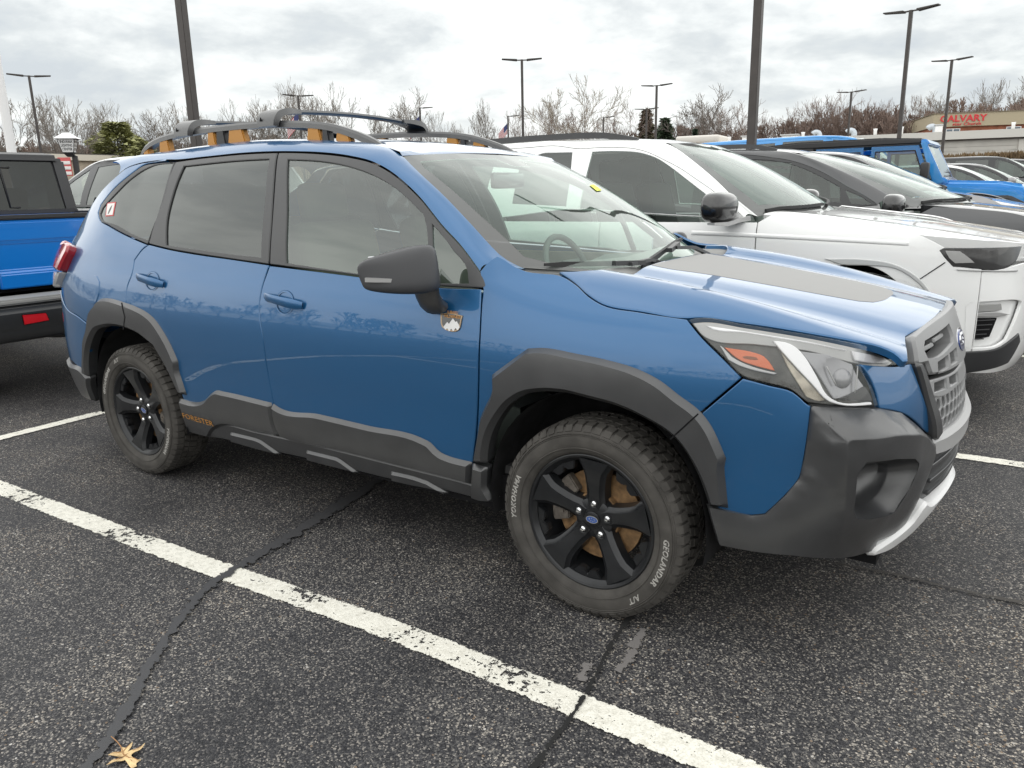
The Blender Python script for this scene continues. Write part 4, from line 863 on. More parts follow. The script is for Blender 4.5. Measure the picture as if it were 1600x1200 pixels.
# pair by matching key positions along both lines
Lb = np.linspace(0, 1, len(B))
ia = [0, float(La[np.argmin(np.abs(A[:, 0] + 2.45))]), float(La[np.argmin(np.abs(A[:, 0] + 1.7))]), float(La[np.argmin(np.abs(A[:, 0] + 1.15))]), float(La[np.argmin(np.abs(A[:, 0] + .80))]), 1]
fb = lambda x: float(Lb[np.argmin(np.abs(B[:, 0] - x))])
ib = [0, fb(-2.45), fb(-1.72), fb(-1.15), fb(-.80), 1]
qb = np.interp(np.linspace(0, 1, NS), ia, ib)
B2 = np.array([[np.interp(q, Lb, B[:, k]) for k in range(3)] for q in qb])
w = np.linalg.norm(B2 - A2, axis=1, keepdims=True)
TB = np.zeros_like(B2); TB[:, 1] = 1.0
fr = np.clip((B2[:, 0:1] + 1.25)/.35, 0, 1)          # along the pillar the skin turns to face forward
side_n = np.array([[-.0, .92, .18]]); TB = TB*(1-fr) + np.array([[.34, .80, -.10]])*fr
TB /= np.linalg.norm(TB, axis=1, keepdims=True)
strip('roof_side_rail', A2, B2, M_['blue'], SUV, 12, T2*w*1.0, TB*w*.9, True, (0, -.6, .8))
# roof skin
rx = np.linspace(-3.22, -1.02, 60); RV = []
Bx = np.vstack([Rp, [WSC.at(np.array([[1.0, 1.0]]))[0]]])
te = np.interp(rx, Bx[:, 0], -Bx[:, 1]); nt = 21; V = []; NV = []
hx = np.linspace(0, 1, nt)*2-1
tops = WSC.ev(np.array([[abs(a), 1.0] for a in hx]))
for i, x in enumerate(rx):
    for a in hx:
        V.append((x, a*te[i]))
uvr = np.array([(x, abs(y)) for x, y in V]); PP = ROOF.ev(uvr); PP[:, 1] = [y for x, y in V]
Nr = ROOF.nr(uvr); Nr[:, 1] *= np.where(np.array([y for x, y in V]) > 0, -1, 1)
head_e = tops.copy(); head_e[:, 1] = hx*np.abs(tops[-1, 1]); PP = np.vstack([PP, head_e]); Nr = np.vstack([Nr, Nr[-nt:]*.6 + np.array([[.35, 0, .4]])])
F = [(i*nt+j, (i+1)*nt+j, (i+1)*nt+j+1, i*nt+j+1) for i in range(len(rx)) for j in range(nt-1)]
mesh_obj('roof_panel', PP, F, M_['blue'], SUV, True, Nr)
# bonnet with its raised centre and the matt anti-glare decal
near = np.array(uvo('bonnet')); rear = [[-.22, .693], [-.16, .672], [-.105, .640], [-.07, .58], [-.062, .45], [-.065, .30], [-.07, .15]]
front_end = near[-1]; nose = [[.899, .0]]
half = np.vstack([near[1:], nose, ])
full_near = half; full_far = (near[1:]*[1, -1])[::-1]
rear_n = np.array(rear)
outline = np.vstack([near[1:], nose, full_far, (rear_n*[1, -1]), [[-.072, 0]], rear_n[::-1]])
class Sym(Surf):
    def __init__(s, b): s.b = b; s.us = b.us; s.vs = b.vs; s.flip = b.flip
    def ev(s, uv):
        uv = np.atleast_2d(uv); q = uv.copy(); q[:, 1] = np.sqrt(uv[:, 1]**2 + 1e-6); P = s.b.ev(q); P[:, 1] = -uv[:, 1]; return P
HOOD2 = Sym(HOOD)
panel('bonnet', HOOD2, outline, [], M_['blue'], SUV, grid=.04, mirror=False, thick=.025)
dec = [(-.058, .285), (.007, .292), (.142, .268), (.37, .252), (.579, .230), (.66, .212), (.70, .175), (.718, .10), (.722, 0)]
dec = dec + [(a, -b) for a, b in dec[::-1][1:]]
panel('anti_glare_decal', HOOD2, dec, [], M_['decal'], SUV, off=.0012, gap=0, bev=.0004, drop=.001, thick=.002, mirror=False, grid=.05)
# windscreen: frit border then glass, cowl, wipers
WS2 = Sym(WSC)
class SymW(Surf):
    def __init__(s, b): s.b = b; s.us = b.us; s.vs = b.vs; s.flip = b.flip
    def ev(s, uv):
        uv = np.atleast_2d(uv); q = uv.copy(); q[:, 0] = np.sqrt(uv[:, 0]**2 + 1e-6); P = s.b.ev(q); P[:, 1] *= np.where(uv[:, 0] < 0, -1, 1); return P
WS2 = SymW(WSC)
def wsq(a, b0, b1, n=10):
    return [(-a, b0)] + [(x, b0) for x in np.linspace(-a, a, n)[1:-1]] + [(a, b0), (a, .3), (a, .7), (a, b1)] + [(x, b1) for x in np.linspace(a, -a, n)[1:-1]] + [(-a, b1), (-a, .7), (-a, .3)]
inner = [(-.93, .10), (-.80, .055), (-.4, .04), (0, .035), (.4, .04), (.80, .055), (.93, .10), (.945, .4), (.935, .85), (.88, .925), (.5, .94), (.12, .945), (.09, .86), (-.09, .86), (-.12, .945), (-.5, .94), (-.88, .925), (-.935, .85), (-.945, .4)]
frit = glass('windscreen frit band', (.20, .20, .20), 1.5, .45, (.25, .25, .25))
panel('windscreen_band', WS2, wsq(1.05, -.01, 1.0), [inner], frit, SUV, off=-.003, gap=0, bev=.001, thick=.004, mirror=False, grid=.08, step=.03)
panel('windscreen', WS2, inner, [], M_['glass_ws'], SUV, off=-.003, gap=0, bev=.0005, drop=.0005, thick=.004, mirror=False, grid=.08, step=.03)
# cowl
cu = np.linspace(-1, 1, 31); c1 = WS2.at(np.array([(a*.99, .012) for a in cu]), .004); c2 = []
for a in cu:
    t = a*.70; xr = np.interp(abs(t), [0, .15, .30, .45, .58, .64, .70], [-.072, -.07, -.065, -.062, -.07, -.105, -.25]); z = HOOD2.ev(np.array([[xr, -t]]))[0, 2]
    c2.append((xr + .012, t, z - .020))
strip('cowl_panel', c1, np.array(c2), pbr('light grey cowl plastic', (.16, .16, .155), .5), SUV, 4, mirror=False, normals_out=(0, 0, 1))
c3 = np.array(c2) + np.array([[-.002, 0, -.03]]); strip('cowl_lip', np.array(c2), c3, M_['trim'], SUV, 2, mirror=False, normals_out=(-1, 0, 0))
def wiper(p0, p1, piv, arm_end):
    r = empty('wiper', (0, 0, 0)); r.parent = SUV
    up = np.array([.35, 0, .94])
    L = [np.array(p0)*(1-s) + np.array(p1)*s for s in np.linspace(0, 1, 9)]
    sweep('wiper_blade', [tuple(q + up*.012) for q in L], [(-.009, -.008), (.009, -.008), (.007, .010), (-.007, .010)], M_['rubber'], r, scale=[.5]+[1]*7+[.5])
    sweep('wiper_arm', [tuple(piv), tuple(np.array(piv)*.5 + np.array(arm_end)*.5 + up*.028), tuple(np.array(arm_end) + up*.022)], [(-.011, -.006), (.011, -.006), (.009, .007), (-.009, .007)], M_['trim'], r)
    sweep('wiper_cap', [tuple(np.array(arm_end)*.8 + L[0]*.2 + up*.024), tuple(np.array(arm_end)*.7 + L[-1]*.3 + up*.024)], [(-.012, -.008), (.012, -.008), (.010, .009), (-.010, .009)], M_['trim'], r)
def wsp(a, b): return WS2.at(np.array([(a, b)]), .004)[0]
wiper(wsp(.90, .02), wsp(.12, .035), (-.105, -.05, 1.128), wsp(.50, .03))
wiper(wsp(.42, .03), wsp(-.48, .14), (-.10, .42, 1.130), wsp(-.10, .10))

# ---------------------------------------------------------------- lamps
class OffS:
    pass
hp('headlight_lens', 'headlight_lens', M_['lens'], off=.001, bev=.003, drop=.003, thick=.006, gap=.0005)
HL = hp('headlight_housing', 'headlight_lens', M_['lamp_dark'], off=-.030, bev=.002, drop=0, thick=.01, gap=.0015)
hp('headlight_rim', 'headlight_lens', M_['trim'], off=-.006, bev=.002, drop=0, thick=.05, gap=.0006) if False else None
for nm, key, mt, off, th in (('upper_reflector', 'upper_reflector', 'lamp_mid', -.020, .03), ('turn_signal', 'turn_signal', 'amber', -.018, .025), ('light_guide', 'light_pipe', 'lamp_light', -.010, .03),
                         ('end_reflector', 'end_reflector', 'clearlamp', -.012, .01), ('lamp_line', 'lamp_line', 'lamp_light', -.016, .008), ('lamp_bowl', 'lamp_inner', 'lamp_tan', -.022, .02), ('lamp_bezel', 'lamp_rib', 'silver', -.012, .03), ('lamp_dark_patch', 'lamp_dark_patch', 'lamp_dark_patch', -.0105, .01), ('amber_window', 'amber_window', 'amber_dark', -.0165, .01)):
    hp(nm, key, M_[mt], off=off, thick=th, gap=.0005, bev=.002, grid=.03)
# projector bowl: a dished reflector with a round lens
pc = np.array(uvo('projector')); pcen = pc.mean(0)
hp('projector_bowl', 'projector', M_['lamp_bowl'], off=lambda uv: -.016 - .010*np.clip(1 - np.linalg.norm((np.atleast_2d(uv) - pcen)/[.10, .07], axis=1)**2, 0, 1), thick=.012, gap=.0005, grid=.012)
n0 = SIDE.nr(np.array([pcen]))[0]; p0 = SIDE.at(np.array([pcen]), -.030)[0]
pl = lathe('projector_lens', [(-.020, 0), (-.0192, .010), (-.016, .019), (-.010, .026), (-.002, .030), (.006, .031)], M_['lamp_bowl'], SUV, 48, 60)
pl.matrix_local = Matrix.Translation(p0) @ Vector(n0).to_track_quat('-Y', 'Z').to_matrix().to_4x4(); mirror_obj(pl)
for k_, (a_, b_) in enumerate((((.055, .03), (.03, -.045)), ((-.06, .035), (-.03, -.02)))):
    L_ = SIDE.at(np.array([pcen + np.array(a_)*(1-s) + np.array(b_)*s for s in np.linspace(0, 1, 6)]), -.013); rb_ = tube('bowl_rib', L_, .0022, M_['lamp_mid'], SUV, 5); mirror_obj(rb_)
tl = [list(p) for p in uvo('tail_lamp_red')]
def widen(pts, u0): return [[min(p[0], u0) if i in (0, 1, 7) else p[0], p[1]] for i, p in enumerate(pts)]
tlr = [[.74, 1.04], [.73, 1.17], [.79, 1.19]] + tl[2:7]
panel('tail_lamp', SIDE, tlr, [], M_['red'], SUV, off=.048, bev=.010, drop=.012, thick=.08, gap=.001, grid=.02)
tc_ = uvo('tail_lamp_clear'); panel('reversing_lamp', SIDE, [[.76, 1.03]] + tc_[1:4] + [[.80, .98]], [], M_['clearlamp'], SUV, off=.040, bev=.008, drop=.012, thick=.07, gap=.001, grid=.02)

# ---------------------------------------------------------------- black bumper corner (faceted) with fog lamp pocket
BF = [tuple(p) for p in HUV['bf'][1]]
BO = [.002, .002, .002, .003, .004, .006,  .090, .095, .085, .060, .040, .022, .016,  .003, .003, .003, .003, .003, .004, .014, .022,  .088, .060, .028,  .020, .018, .014, .012, .012, .010,  .014, .014, .012, .012, .010, .010]
FO = [tuple(p) for p in HUV['fog_outer'][1]]; FI = [tuple(p) for p in HUV['fog_inner'][1]]
border = [0, 1, 2, 3, 4, 5, 11, 12, 30, 31, 32, 33, 34, 29, 28, 27, 26, 25, 24, 20, 19, 18, 17, 16, 15, 14, 13]
crease = [(0, 6), (6, 7), (7, 8), (8, 9), (9, 10), (10, 12), (4, 10), (6, 21), (21, 22), (22, 23), (23, 28), (10, 11), (35, 16), (35, 26), (35, 19)]
BFa, FOa = np.array(BF), np.array(FO); bpoly = BFa[border]; BOa = np.array(BO)
def dens(a, b, oa, ob, st=.014):
    n_ = max(1, int(np.linalg.norm(b-a)/st)); return [(tuple(a + (b-a)*k/n_), oa + (ob-oa)*k/n_) for k in range(n_)]
fo_off = lambda p: float(np.interp(p[1], [.30, .50, .68], [.018, .055, .084])*np.interp(p[0], [5.1, 5.4], [1.0, .62]))
PT, OF, ED = [], [], []
def chain(idx, P_, O_, closed):
    s0 = len(PT); m_ = len(idx) if closed else len(idx)-1
    for k in range(m_):
        a, b = idx[k], idx[(k+1) % len(idx)]
        for p, o in dens(P_[a], P_[b], O_[a], O_[b]): PT.append(p); OF.append(o)
    if not closed: PT.append(tuple(P_[idx[-1]])); OF.append(O_[idx[-1]])
    n_ = len(PT)-s0
    for k in range(n_ if closed else n_-1): ED.append((s0+k, s0+(k+1) % n_))
chain(border, BFa, BOa, True); nbord = len(PT)
for cr_ in ([0, 6], [6, 7, 8, 9, 10, 12], [4, 10], [10, 11], [6, 21, 22, 23, 28]): chain(cr_, BFa, BOa, False)
ncre = len(PT)
chain(list(range(len(FO))), FOa, np.array([fo_off(p) for p in FO]), True); nfix = len(PT)
g_ = np.array([(u, v) for u in np.arange(bpoly[:, 0].min(), bpoly[:, 0].max(), .016) for v in np.arange(bpoly[:, 1].min(), bpoly[:, 1].max(), .016)])
allp = np.array(PT); kf = in_poly(g_, bpoly) & ~in_poly(g_, FOa) & (np.min(np.linalg.norm(g_[:, None] - allp[None], axis=2), axis=1) > .009); g_ = g_[kf]
v2, e2, f2, ov, _, _ = delaunay_2d_cdt([Vector((float(a), float(b))) for a, b in list(PT) + [tuple(p) for p in g_]], ED, [], 0, 1e-6)
uvf = np.array([(p.x, p.y) for p in v2]); ff = [f for f in f2 if in_poly(uvf[list(f)].mean(0)[None], bpoly)[0] and not in_poly(uvf[list(f)].mean(0)[None], FOa)[0]]
fixv = np.zeros(len(uvf), bool); offv = np.full(len(uvf), .03); cset = set(); 
for i_, src in enumerate(ov):
    for q_ in src:
        if q_ < nfix: fixv[i_] = True; offv[i_] = OF[q_]
        if nbord <= q_ < ncre: cset.add(i_)
nbr = [set() for _ in uvf]
for f in ff:
    for a in f: nbr[a].update(f)
free = [i_ for i_ in range(len(uvf)) if not fixv[i_] and len(nbr[i_]) > 1]; nl = [np.array([q_ for q_ in nbr[i_] if q_ != i_]) for i_ in free]
for it in range(220):
    new = [offv[q_].mean() for q_ in nl]; offv[free] = new
PB_ = SIDE.at(uvf, offv)
bm = bmesh.new(); lay = bm.verts.layers.int.new('cr'); bv = [bm.verts.new(p) for p in PB_]
for f in ff:
    try: bm.faces.new([bv[i_] for i_ in f])
    except ValueError: pass
for i_ in cset: bv[i_][lay] = 1
bmesh.ops.delete(bm, geom=[v for v in bm.verts if not v.link_faces], context='VERTS')
bmesh.ops.recalc_face_normals(bm, faces=bm.faces[:])
if sum(f.normal.dot(Vector((.6, -.8, 0)))*f.calc_area() for f in bm.faces) < 0: bmesh.ops.reverse_faces(bm, faces=bm.faces[:])
ce = [e for e in bm.edges if len(e.link_faces) == 2 and e.verts[0][lay] and e.verts[1][lay] and e.calc_face_angle(0) > R(7)]
bmesh.ops.bevel(bm, geom=ce, offset=.005, segments=3, affect='EDGES', profile=.5)
be = [e for e in bm.edges if e.is_boundary]
r = bmesh.ops.extrude_edge_only(bm, edges=be); ev_ = [v for v in r['geom'] if isinstance(v, bmesh.types.BMVert)]
for v in ev_: v.co += Vector((-.018, .026, 0))
BC = bm_obj('bumper_cladding', bm, M_['clad'], SUV, True, 30); mirror_obj(BC)
# fog lamp recess: outer lip -> inner lip -> pocket
nF = 40; foL = resample(np.vstack([FO, FO[:1]]), nF+1)[:-1]; fiL = resample(np.vstack([FI, FI[:1]]), nF+1)[:-1]
sh = min(range(nF), key=lambda s: np.linalg.norm(foL - np.roll(fiL, s, 0), axis=1).sum()); fiL = np.roll(fiL, sh, 0)
oo = np.array([fo_off(p) for p in foL])
cf = fiL.mean(0)
rings = [SIDE.at(foL, oo), SIDE.at(foL*.85+fiL*.15, oo-.020), SIDE.at(fiL*.92+foL*.08, -.012), SIDE.at(fiL, -.020), SIDE.at(fiL*.96+cf*.04, -.045), SIDE.at(fiL*.6+cf*.4, -.070), SIDE.at(np.tile(cf, (nF, 1)) + (fiL-cf)*.02, -.075)]
V = np.vstack(rings); F = [(k*nF+i, k*nF+(i+1) % nF, (k+1)*nF+(i+1) % nF, (k+1)*nF+i) for k in range(6) for i in range(nF)]
bm = bmesh.new(); bv = [bm.verts.new(p) for p in V]
for f in F: bm.faces.new([bv[i] for i in f])
bmesh.ops.recalc_face_normals(bm, faces=bm.faces[:])
if sum(f.normal.dot(Vector((.6, -.8, 0))) for f in bm.faces) < 0: bmesh.ops.reverse_faces(bm, faces=bm.faces[:])
FP = bm_obj('fog_lamp_recess', bm, M_['clad'], SUV, True, 40); mirror_obj(FP)

# ---------------------------------------------------------------- grille, emblem, lower bumper on the nose
yn = [0, .14, .28, .40, .48, .56, .64]; xn = [.985, .978, .957, .932, .912, .880, .84]
zv = [.26, .34, .42, .50, .60, .70, .80, .88, .94, 1.0, 1.05]
dz = [-.10, -.055, -.02, 0, .0, .004, -.018, -.036, -.055, -.082, -.115]
ya = [-q for q in yn[::-1]] + yn[1:]; xa = xn[::-1] + xn[1:]
Pn = np.zeros((len(ya), len(zv), 3))
for i, (y, x) in enumerate(zip(ya, xa)):
    for j, (z, d) in enumerate(zip(zv, dz)): Pn[i, j] = (x + d, -y, z)
NOSE = Surf(ya, zv, Pn, -1.0)       # u = outward from centre on the near side, v = height
def sym(pts): return pts + [(-a, b) for a, b in pts[::-1] if abs(a) > 1e-6]
gr_out = sym([(0, 1.005), (.20, 1.0), (.34, .99), (.445, .975), (.475, .905), (.478, .885), (.40, .675)])
panel('grille_backing', NOSE, sym([(0, .985), (.3, .975), (.43, .955), (.455, .89), (.385, .68)]), [], M_['dark'], SUV, off=-.055, mirror=False, grid=.08)
gp = M_['greyplas']
# upper wing frame with two slots per side
wing = sym([(0, 1.008), (.20, 1.003), (.34, .992), (.448, .977), (.472, .895), (.40, .89), (.385, .852), (.27, .838), (.12, .832), (0, .83)])
slot1 = [(.12, .968), (.38, .951), (.405, .932), (.392, .906), (.36, .900), (.13, .914), (.112, .932)]
slot2 = [(.115, .892), (.205, .888), (.208, .852), (.118, .852)]; slot3 = [(.225, .886), (.325, .880), (.335, .850), (.232, .852)]
hol = [slot1, slot2, slot3] + [[(-a, b) for a, b in s] for s in (slot1, slot2, slot3)]
panel('grille_wing', NOSE, wing, hol, gp, SUV, off=.012, bev=.006, drop=.010, thick=.06, mirror=False, grid=.04, hgap=0)
for sg in (1, -1):
    # louvres inside the long slot
    for (a0, a1, vv) in ((.145, .255, .943), (.265, .385, .930)):
        panel('grille_louvre', NOSE, [(sg*a0, vv+.010), (sg*a1, vv+.006), (sg*a1, vv-.012), (sg*a0, vv-.008)], [], gp, SUV, off=-.008, bev=.004, drop=.006, thick=.03, mirror=False, grid=.05)
    # dark side blade of the grille surround
    panel('grille_surround', NOSE, [(sg*.485, .905), (sg*.452, .903), (sg*.432, .86), (sg*.362, .672), (sg*.405, .655), (sg*.425, .668)], [], M_['clad'], SUV, off=.020, bev=.006, drop=.010, thick=.07, mirror=False, grid=.05)
panel('grille_bar', NOSE, sym([(0, .822), (.14, .822), (.38, .838), (.415, .815), (.405, .79), (.33, .772), (.12, .768), (0, .766)]), [[(.10, .812), (.22, .815), (.22, .785), (.11, .782)], [(.245, .817), (.355, .822), (.365, .795), (.25, .787)], [(-.10, .812), (-.22, .815), (-.22, .785), (-.11, .782)], [(-.245, .817), (-.355, .822), (-.365, .795), (-.25, .787)]], gp, SUV, off=.004, bev=.005, drop=.008, thick=.05, mirror=False, grid=.04)
# honeycomb
hexw = .046; holes_ = []
for r_ in range(3):
    z = .752 - r_*.034
    for k in range(-9, 10):
        a = k*hexw + (hexw/2 if r_ % 2 else 0)
        if abs(a) > .385 - (.752 - z)*.45 - .02: continue
        holes_.append([(a + .0215*math.cos(t), z + .0165*math.sin(t)) for t in [PI/6 + i*PI/3 for i in range(6)]])
panel('grille_mesh', NOSE, sym([(0, .772), (.36, .775), (.385, .765), (.345, .66), (0, .655)]), holes_, gp, SUV, off=-.004, bev=.003, drop=.004, thick=.03, mirror=False, grid=.06, hgap=0, corner=80)
# bumper bar under the grille and lower intake
panel('bumper_bar', NOSE, sym([(0, .662), (.35, .665), (.385, .668), (.425, .672), (.44, .655), (.40, .60), (.30, .585), (0, .58)]), [], pbr('light grey bumper plastic', (.36, .36, .36), .42), SUV, off=.020, bev=.012, drop=.018, thick=.06, mirror=False, grid=.04)
panel('lower_intake', NOSE, sym([(0, .585), (.30, .59), (.42, .60), (.40, .45), (.33, .38), (0, .37)]), [], M_['trim'], SUV, off=-.012, mirror=False, grid=.06)
for q in range(3): panel('intake_slat', NOSE, sym([(0, .56-q*.05), (.37-q*.02, .56-q*.05), (.37-q*.02, .545-q*.05), (0, .545-q*.05)]), [], M_['clad'], SUV, off=.0, bev=.003, thick=.02, mirror=False, grid=.08)
SKID = [list(p) for p in (HUV['bf'][1][i] for i in ())]
# white skid plate
def side_to_nose(uv): p = SIDE.ev(np.array([uv]))[0]; return (-p[1], p[2])
panel('skid_plate', NOSE, sym([(0, .43), (.30, .42), (.385, .455), (.41, .44), (.43, .40), (.47, .385), (.575, .345), (.575, .315), (.45, .30), (.2, .28), (0, .275)]), [], M_['white'], SUV, off=.022, bev=.008, drop=.012, thick=.05, mirror=False, grid=.04)
# emblem: oval ring, blue field, six stars
emp = NOSE.at(np.array([(0.0, .90)]), -.004)[0]; EM = empty('emblem', tuple(emp)); EM.parent = SUV; EM.rotation_euler = (0, R(-14), 0)
def oval(a, b, n=40): return [(a*math.cos(2*PI*i/n), b*math.sin(2*PI*i/n)) for i in range(n)]
Mx = Matrix(((0, 0, 1, 0), (1, 0, 0, 0), (0, 1, 0, 0), (0, 0, 0, 1)))
extrude_poly('emblem_ring', oval(.082, .046), .014, M_['chrome'], EM, Mx, .004)
extrude_poly('emblem_field', oval(.070, .036), .0185, pbr('emblem blue', (.02, .05, .22), .2, coat=1), EM, Mx, .001)
def star(cx, cy, r): return [(cx + (r if i % 2 == 0 else r*.38)*math.sin(i*PI/4), cy + (r if i % 2 == 0 else r*.38)*math.cos(i*PI/4)) for i in range(8)]
for cx, cy, r in ((-.032, .006, .014), (-.004, .018, .008), (.028, .016, .008), (.042, -.002, .008), (.018, -.014, .008), (-.010, -.012, .008)):
    extrude_poly('emblem_star', star(cx, cy, r), .021, M_['chrome'], EM, Mx)

# ---------------------------------------------------------------- wheels
def arc_text(name, s, size, r, ang0, y, mat, parent, ext=.0012, **k):
    V, F = text_mesh(s, size, ext, **k)
    # tops outward, reading clockwise as seen from outside (-y)
    out = []
    for x, h, e in V:
        a = ang0 - x/r; rr = r + h; out.append((rr*math.cos(a), y - e, rr*math.sin(a)))
    return mesh_obj(name, out, F, mat, parent, False)
M_['letters'] = pbr('raised white lettering', (.34, .33, .31), .8, noise=.45, nscale=120)
def make_wheel():
    w = empty('wheel'); 
    tp = [(-.080, .236), (-.094, .240), (-.104, .252), (-.1105, .272), (-.1115, .290), (-.108, .308), (-.102, .322), (-.094, .331), (-.080, .3345), (.080, .3345), (.094, .331), (.104, .318), (.1115, .290), (.104, .252), (.080, .236)]
    t = lathe('tyre', tp, M_['tyre'], w, 96, 40)
    # tread blocks
    bm = bmesh.new(); rnd = random.Random(5); n = 58
    def blk(a0, a1, y0, y1, r0, r1, sk=0.0, yo=None):
        P = []
        for rr, sh_ in ((r0, 0), (r1, .10)):
            for a, y in ((a0, y0), (a1, y0), (a1, y1), (a0, y1)):
                am = (a0+a1)/2; a_ = am + (a-am)*(1-sh_) + sk*(y-(y0+y1)/2)*8
                P.append(bm.verts.new((rr*math.cos(a_), y, rr*math.sin(a_))))
        for f in ((4, 5, 6, 7), (0, 1, 5, 4), (1, 2, 6, 5), (2, 3, 7, 6), (3, 0, 4, 7)): bm.faces.new([P[i] for i in f])
    st = 2*PI/n
    for k in range(n):
        a = k*st
        for sgn in (-1, 1):
            # shoulder block: tread face plus its wrap down the shoulder
            y1 = sgn*.058; y0 = sgn*.092; y00 = sgn*.104
            P = []
            for (yy, rr) in ((y00, .318), (y00+sgn*.002, .3205), (y0, .3385), (y1, .3445), (y1, .334)):
                for aa in (a+st*.10, a+st*.84): P.append(bm.verts.new((rr*math.cos(aa), yy, rr*math.sin(aa))))
            for i in range(4): bm.faces.new((P[2*i], P[2*i+1], P[2*i+3], P[2*i+2]))
            for s2 in (0, 1): bm.faces.new([P[s2+2*i] for i in range(5)])
            blk(a+st*.35, a+st*1.12, sgn*.026, sgn*.052, .333, .3450, .12*sgn)
        blk(a, a+st*.8, -.019, .019, .333, .3455, -.10)
    bmesh.ops.recalc_face_normals(bm, faces=bm.faces[:])
    tr = bm_obj('tread', bm, M_['tyre'], t); tr['kind'] = 'stuff'
    # sidewall rings and white lettering
    for r0_ in (.262, .3055, .311): lathe('sidewall_ring', [(-.1095 if r0_ > .3 else -.1112, r0_ - .001), (-.1108 if r0_ > .3 else -.1126, r0_ + .0006), (-.1104 if r0_ > .3 else -.1126, r0_ + .0018), (-.107 if r0_ > .3 else -.1112, r0_ + .003)], M_['tyre'], t, 72)
    for s_, a_ in (('GEOLANDAR', R(-14)), ('A/T', R(-50)), ('YOKOHAMA', R(172))):
        arc_text('tyre_lettering', s_, .027, .287, a_, -.1118, M_['letters'], t, spacing=1.12, shear=.25, bold=True)
    # rim
    rim = lathe('rim', [(-.080, .2375), (-.0915, .2375), (-.0930, .2340), (-.0905, .2270), (-.080, .2190), (-.074, .2130), (-.050, .2080), (.06, .1950), (.09, .2200), (.10, .2360), (.085, .2375)], M_['rim'], w, 80, 30)
    dr = lathe('wheel_hub', [(-.058, 0), (-.058, .052), (-.050, .070), (-.020, .085), (.03, .085), (.03, 0)], M_['rim'], rim, 40, 30)
    for k in range(5):
        a = R(86) + k*2*PI/5
        up_, lo_ = [], []
        # spoke: (radius, half width, y face)
        sec = [(.036, .031, -.060), (.066, .033, -.060), (.085, .030, -.062), (.115, .031, -.069), (.150, .035, -.077), (.175, .041, -.082), (.190, .050, -.0845), (.2185, .066, -.087)]
        bm = bmesh.new(); rows = []
        for r_, hw, y in sec:
            prof_ = [(-hw-.010, y+.045), (-hw-.004, y+.013), (-hw+.004, y+.009), (-hw+.012, y), (0, y-.001), (hw-.012, y), (hw-.004, y+.009), (hw+.004, y+.013), (hw+.010, y+.045)]
            rows.append([bm.verts.new((r_*math.cos(a) - q*math.sin(a), yy, r_*math.sin(a) + q*math.cos(a))) for q, yy in prof_])
        for i in range(len(rows)-1):
            for j in range(8): bm.faces.new((rows[i][j], rows[i][j+1], rows[i+1][j+1], rows[i+1][j]))
        bm.faces.new(rows[-1][::-1]); bm.faces.new(rows[0])
        bmesh.ops.recalc_face_normals(bm, faces=bm.faces[:])
        bm_obj('spoke', bm, M_['rim'], rim, True, 32)
        # small web near the rim between spokes
        b = a + PI/5
        pts = [(.2135*math.cos(b-.26), .2135*math.sin(b-.26)), (.2165*math.cos(b), .2165*math.sin(b)), (.2135*math.cos(b+.26), .2135*math.sin(b+.26)), (.184*math.cos(b+.19), .184*math.sin(b+.19)), (.186*math.cos(b+.05), .186*math.sin(b+.05)), (.200*math.cos(b), .200*math.sin(b)), (.186*math.cos(b-.05), .186*math.sin(b-.05)), (.184*math.cos(b-.19), .184*math.sin(b-.19))]
        extrude_poly('rim_web', pts, .03, M_['rim'], rim, Matrix(((1, 0, 0, 0), (0, 0, 1, -.072), (0, 1, 0, 0), (0, 0, 0, 1))), .003)
        ln = lathe('lug_nut', [(-.010, 0), (-.009, .006), (-.004, .0105), (.006, .0115), (.012, .0115)], M_['chrome'], rim, 12, 30)
        ln.location = (.057*math.cos(a), -.0600, .057*math.sin(a))
        pk = lathe('lug_pocket', [(.0005, .0115), (-.0018, .015), (-.0018, .0175), (.004, .019)], M_['rim'], rim, 16, 30); pk.location = (.057*math.cos(a), -.0605, .057*math.sin(a))
    cap = lathe('centre_cap', [(-.066, 0), (-.0655, .020), (-.063, .027), (-.055, .029)], M_['rim'], rim, 32, 30)
    capM = Matrix(((1, 0, 0, 0), (0, 0, -1, -.0655), (0, 1, 0, 0), (0, 0, 0, 1)))
    extrude_poly('cap_badge', oval(.023, .013, 28), .0012, M_['silver'], cap, capM)
    extrude_poly('cap_badge_field', oval(.0205, .0105, 28), .0018, pbr('cap badge blue', (.05, .10, .30), .25), cap, capM)
    for cx, cy, r in ((-.009, .002, .0042), (0, .005, .0026), (.009, .004, .0026), (.012, -.001, .0026), (.005, -.004, .0026), (-.003, -.004, .0026)):
        extrude_poly('cap_star', star(cx, cy, r), .0024, M_['silver'], cap, capM)
    lathe('brake_disc', [(-.006, .060), (-.030, .070), (-.030, .085), (-.010, .090), (-.010, .160), (.012, .160), (.012, .06)], M_['rust'], w, 56, 30)
    cal = empty('brake_caliper'); cal.parent = w
    for (yy, th, r0, r1, a0, a1) in ((-.040, .034, .105, .172, 128, 196), (-.046, .012, .12, .155, 140, 155), (-.046, .012, .12, .155, 170, 186)):
        q = [(r1*math.cos(R(t)), r1*math.sin(R(t))) for t in np.linspace(a0, a1, 9)] + [(r0*math.cos(R(t)), r0*math.sin(R(t))) for t in np.linspace(a1, a0, 9)]
        extrude_poly('caliper_body', q, th, M_['caliper'], cal, Matrix(((1, 0, 0, 0), (0, 0, 1, yy), (0, 1, 0, 0), (0, 0, 0, 1))), .004)
    return w
W0 = make_wheel(); W0.parent = SUV; W0.location = (0, -.7825, .3425)
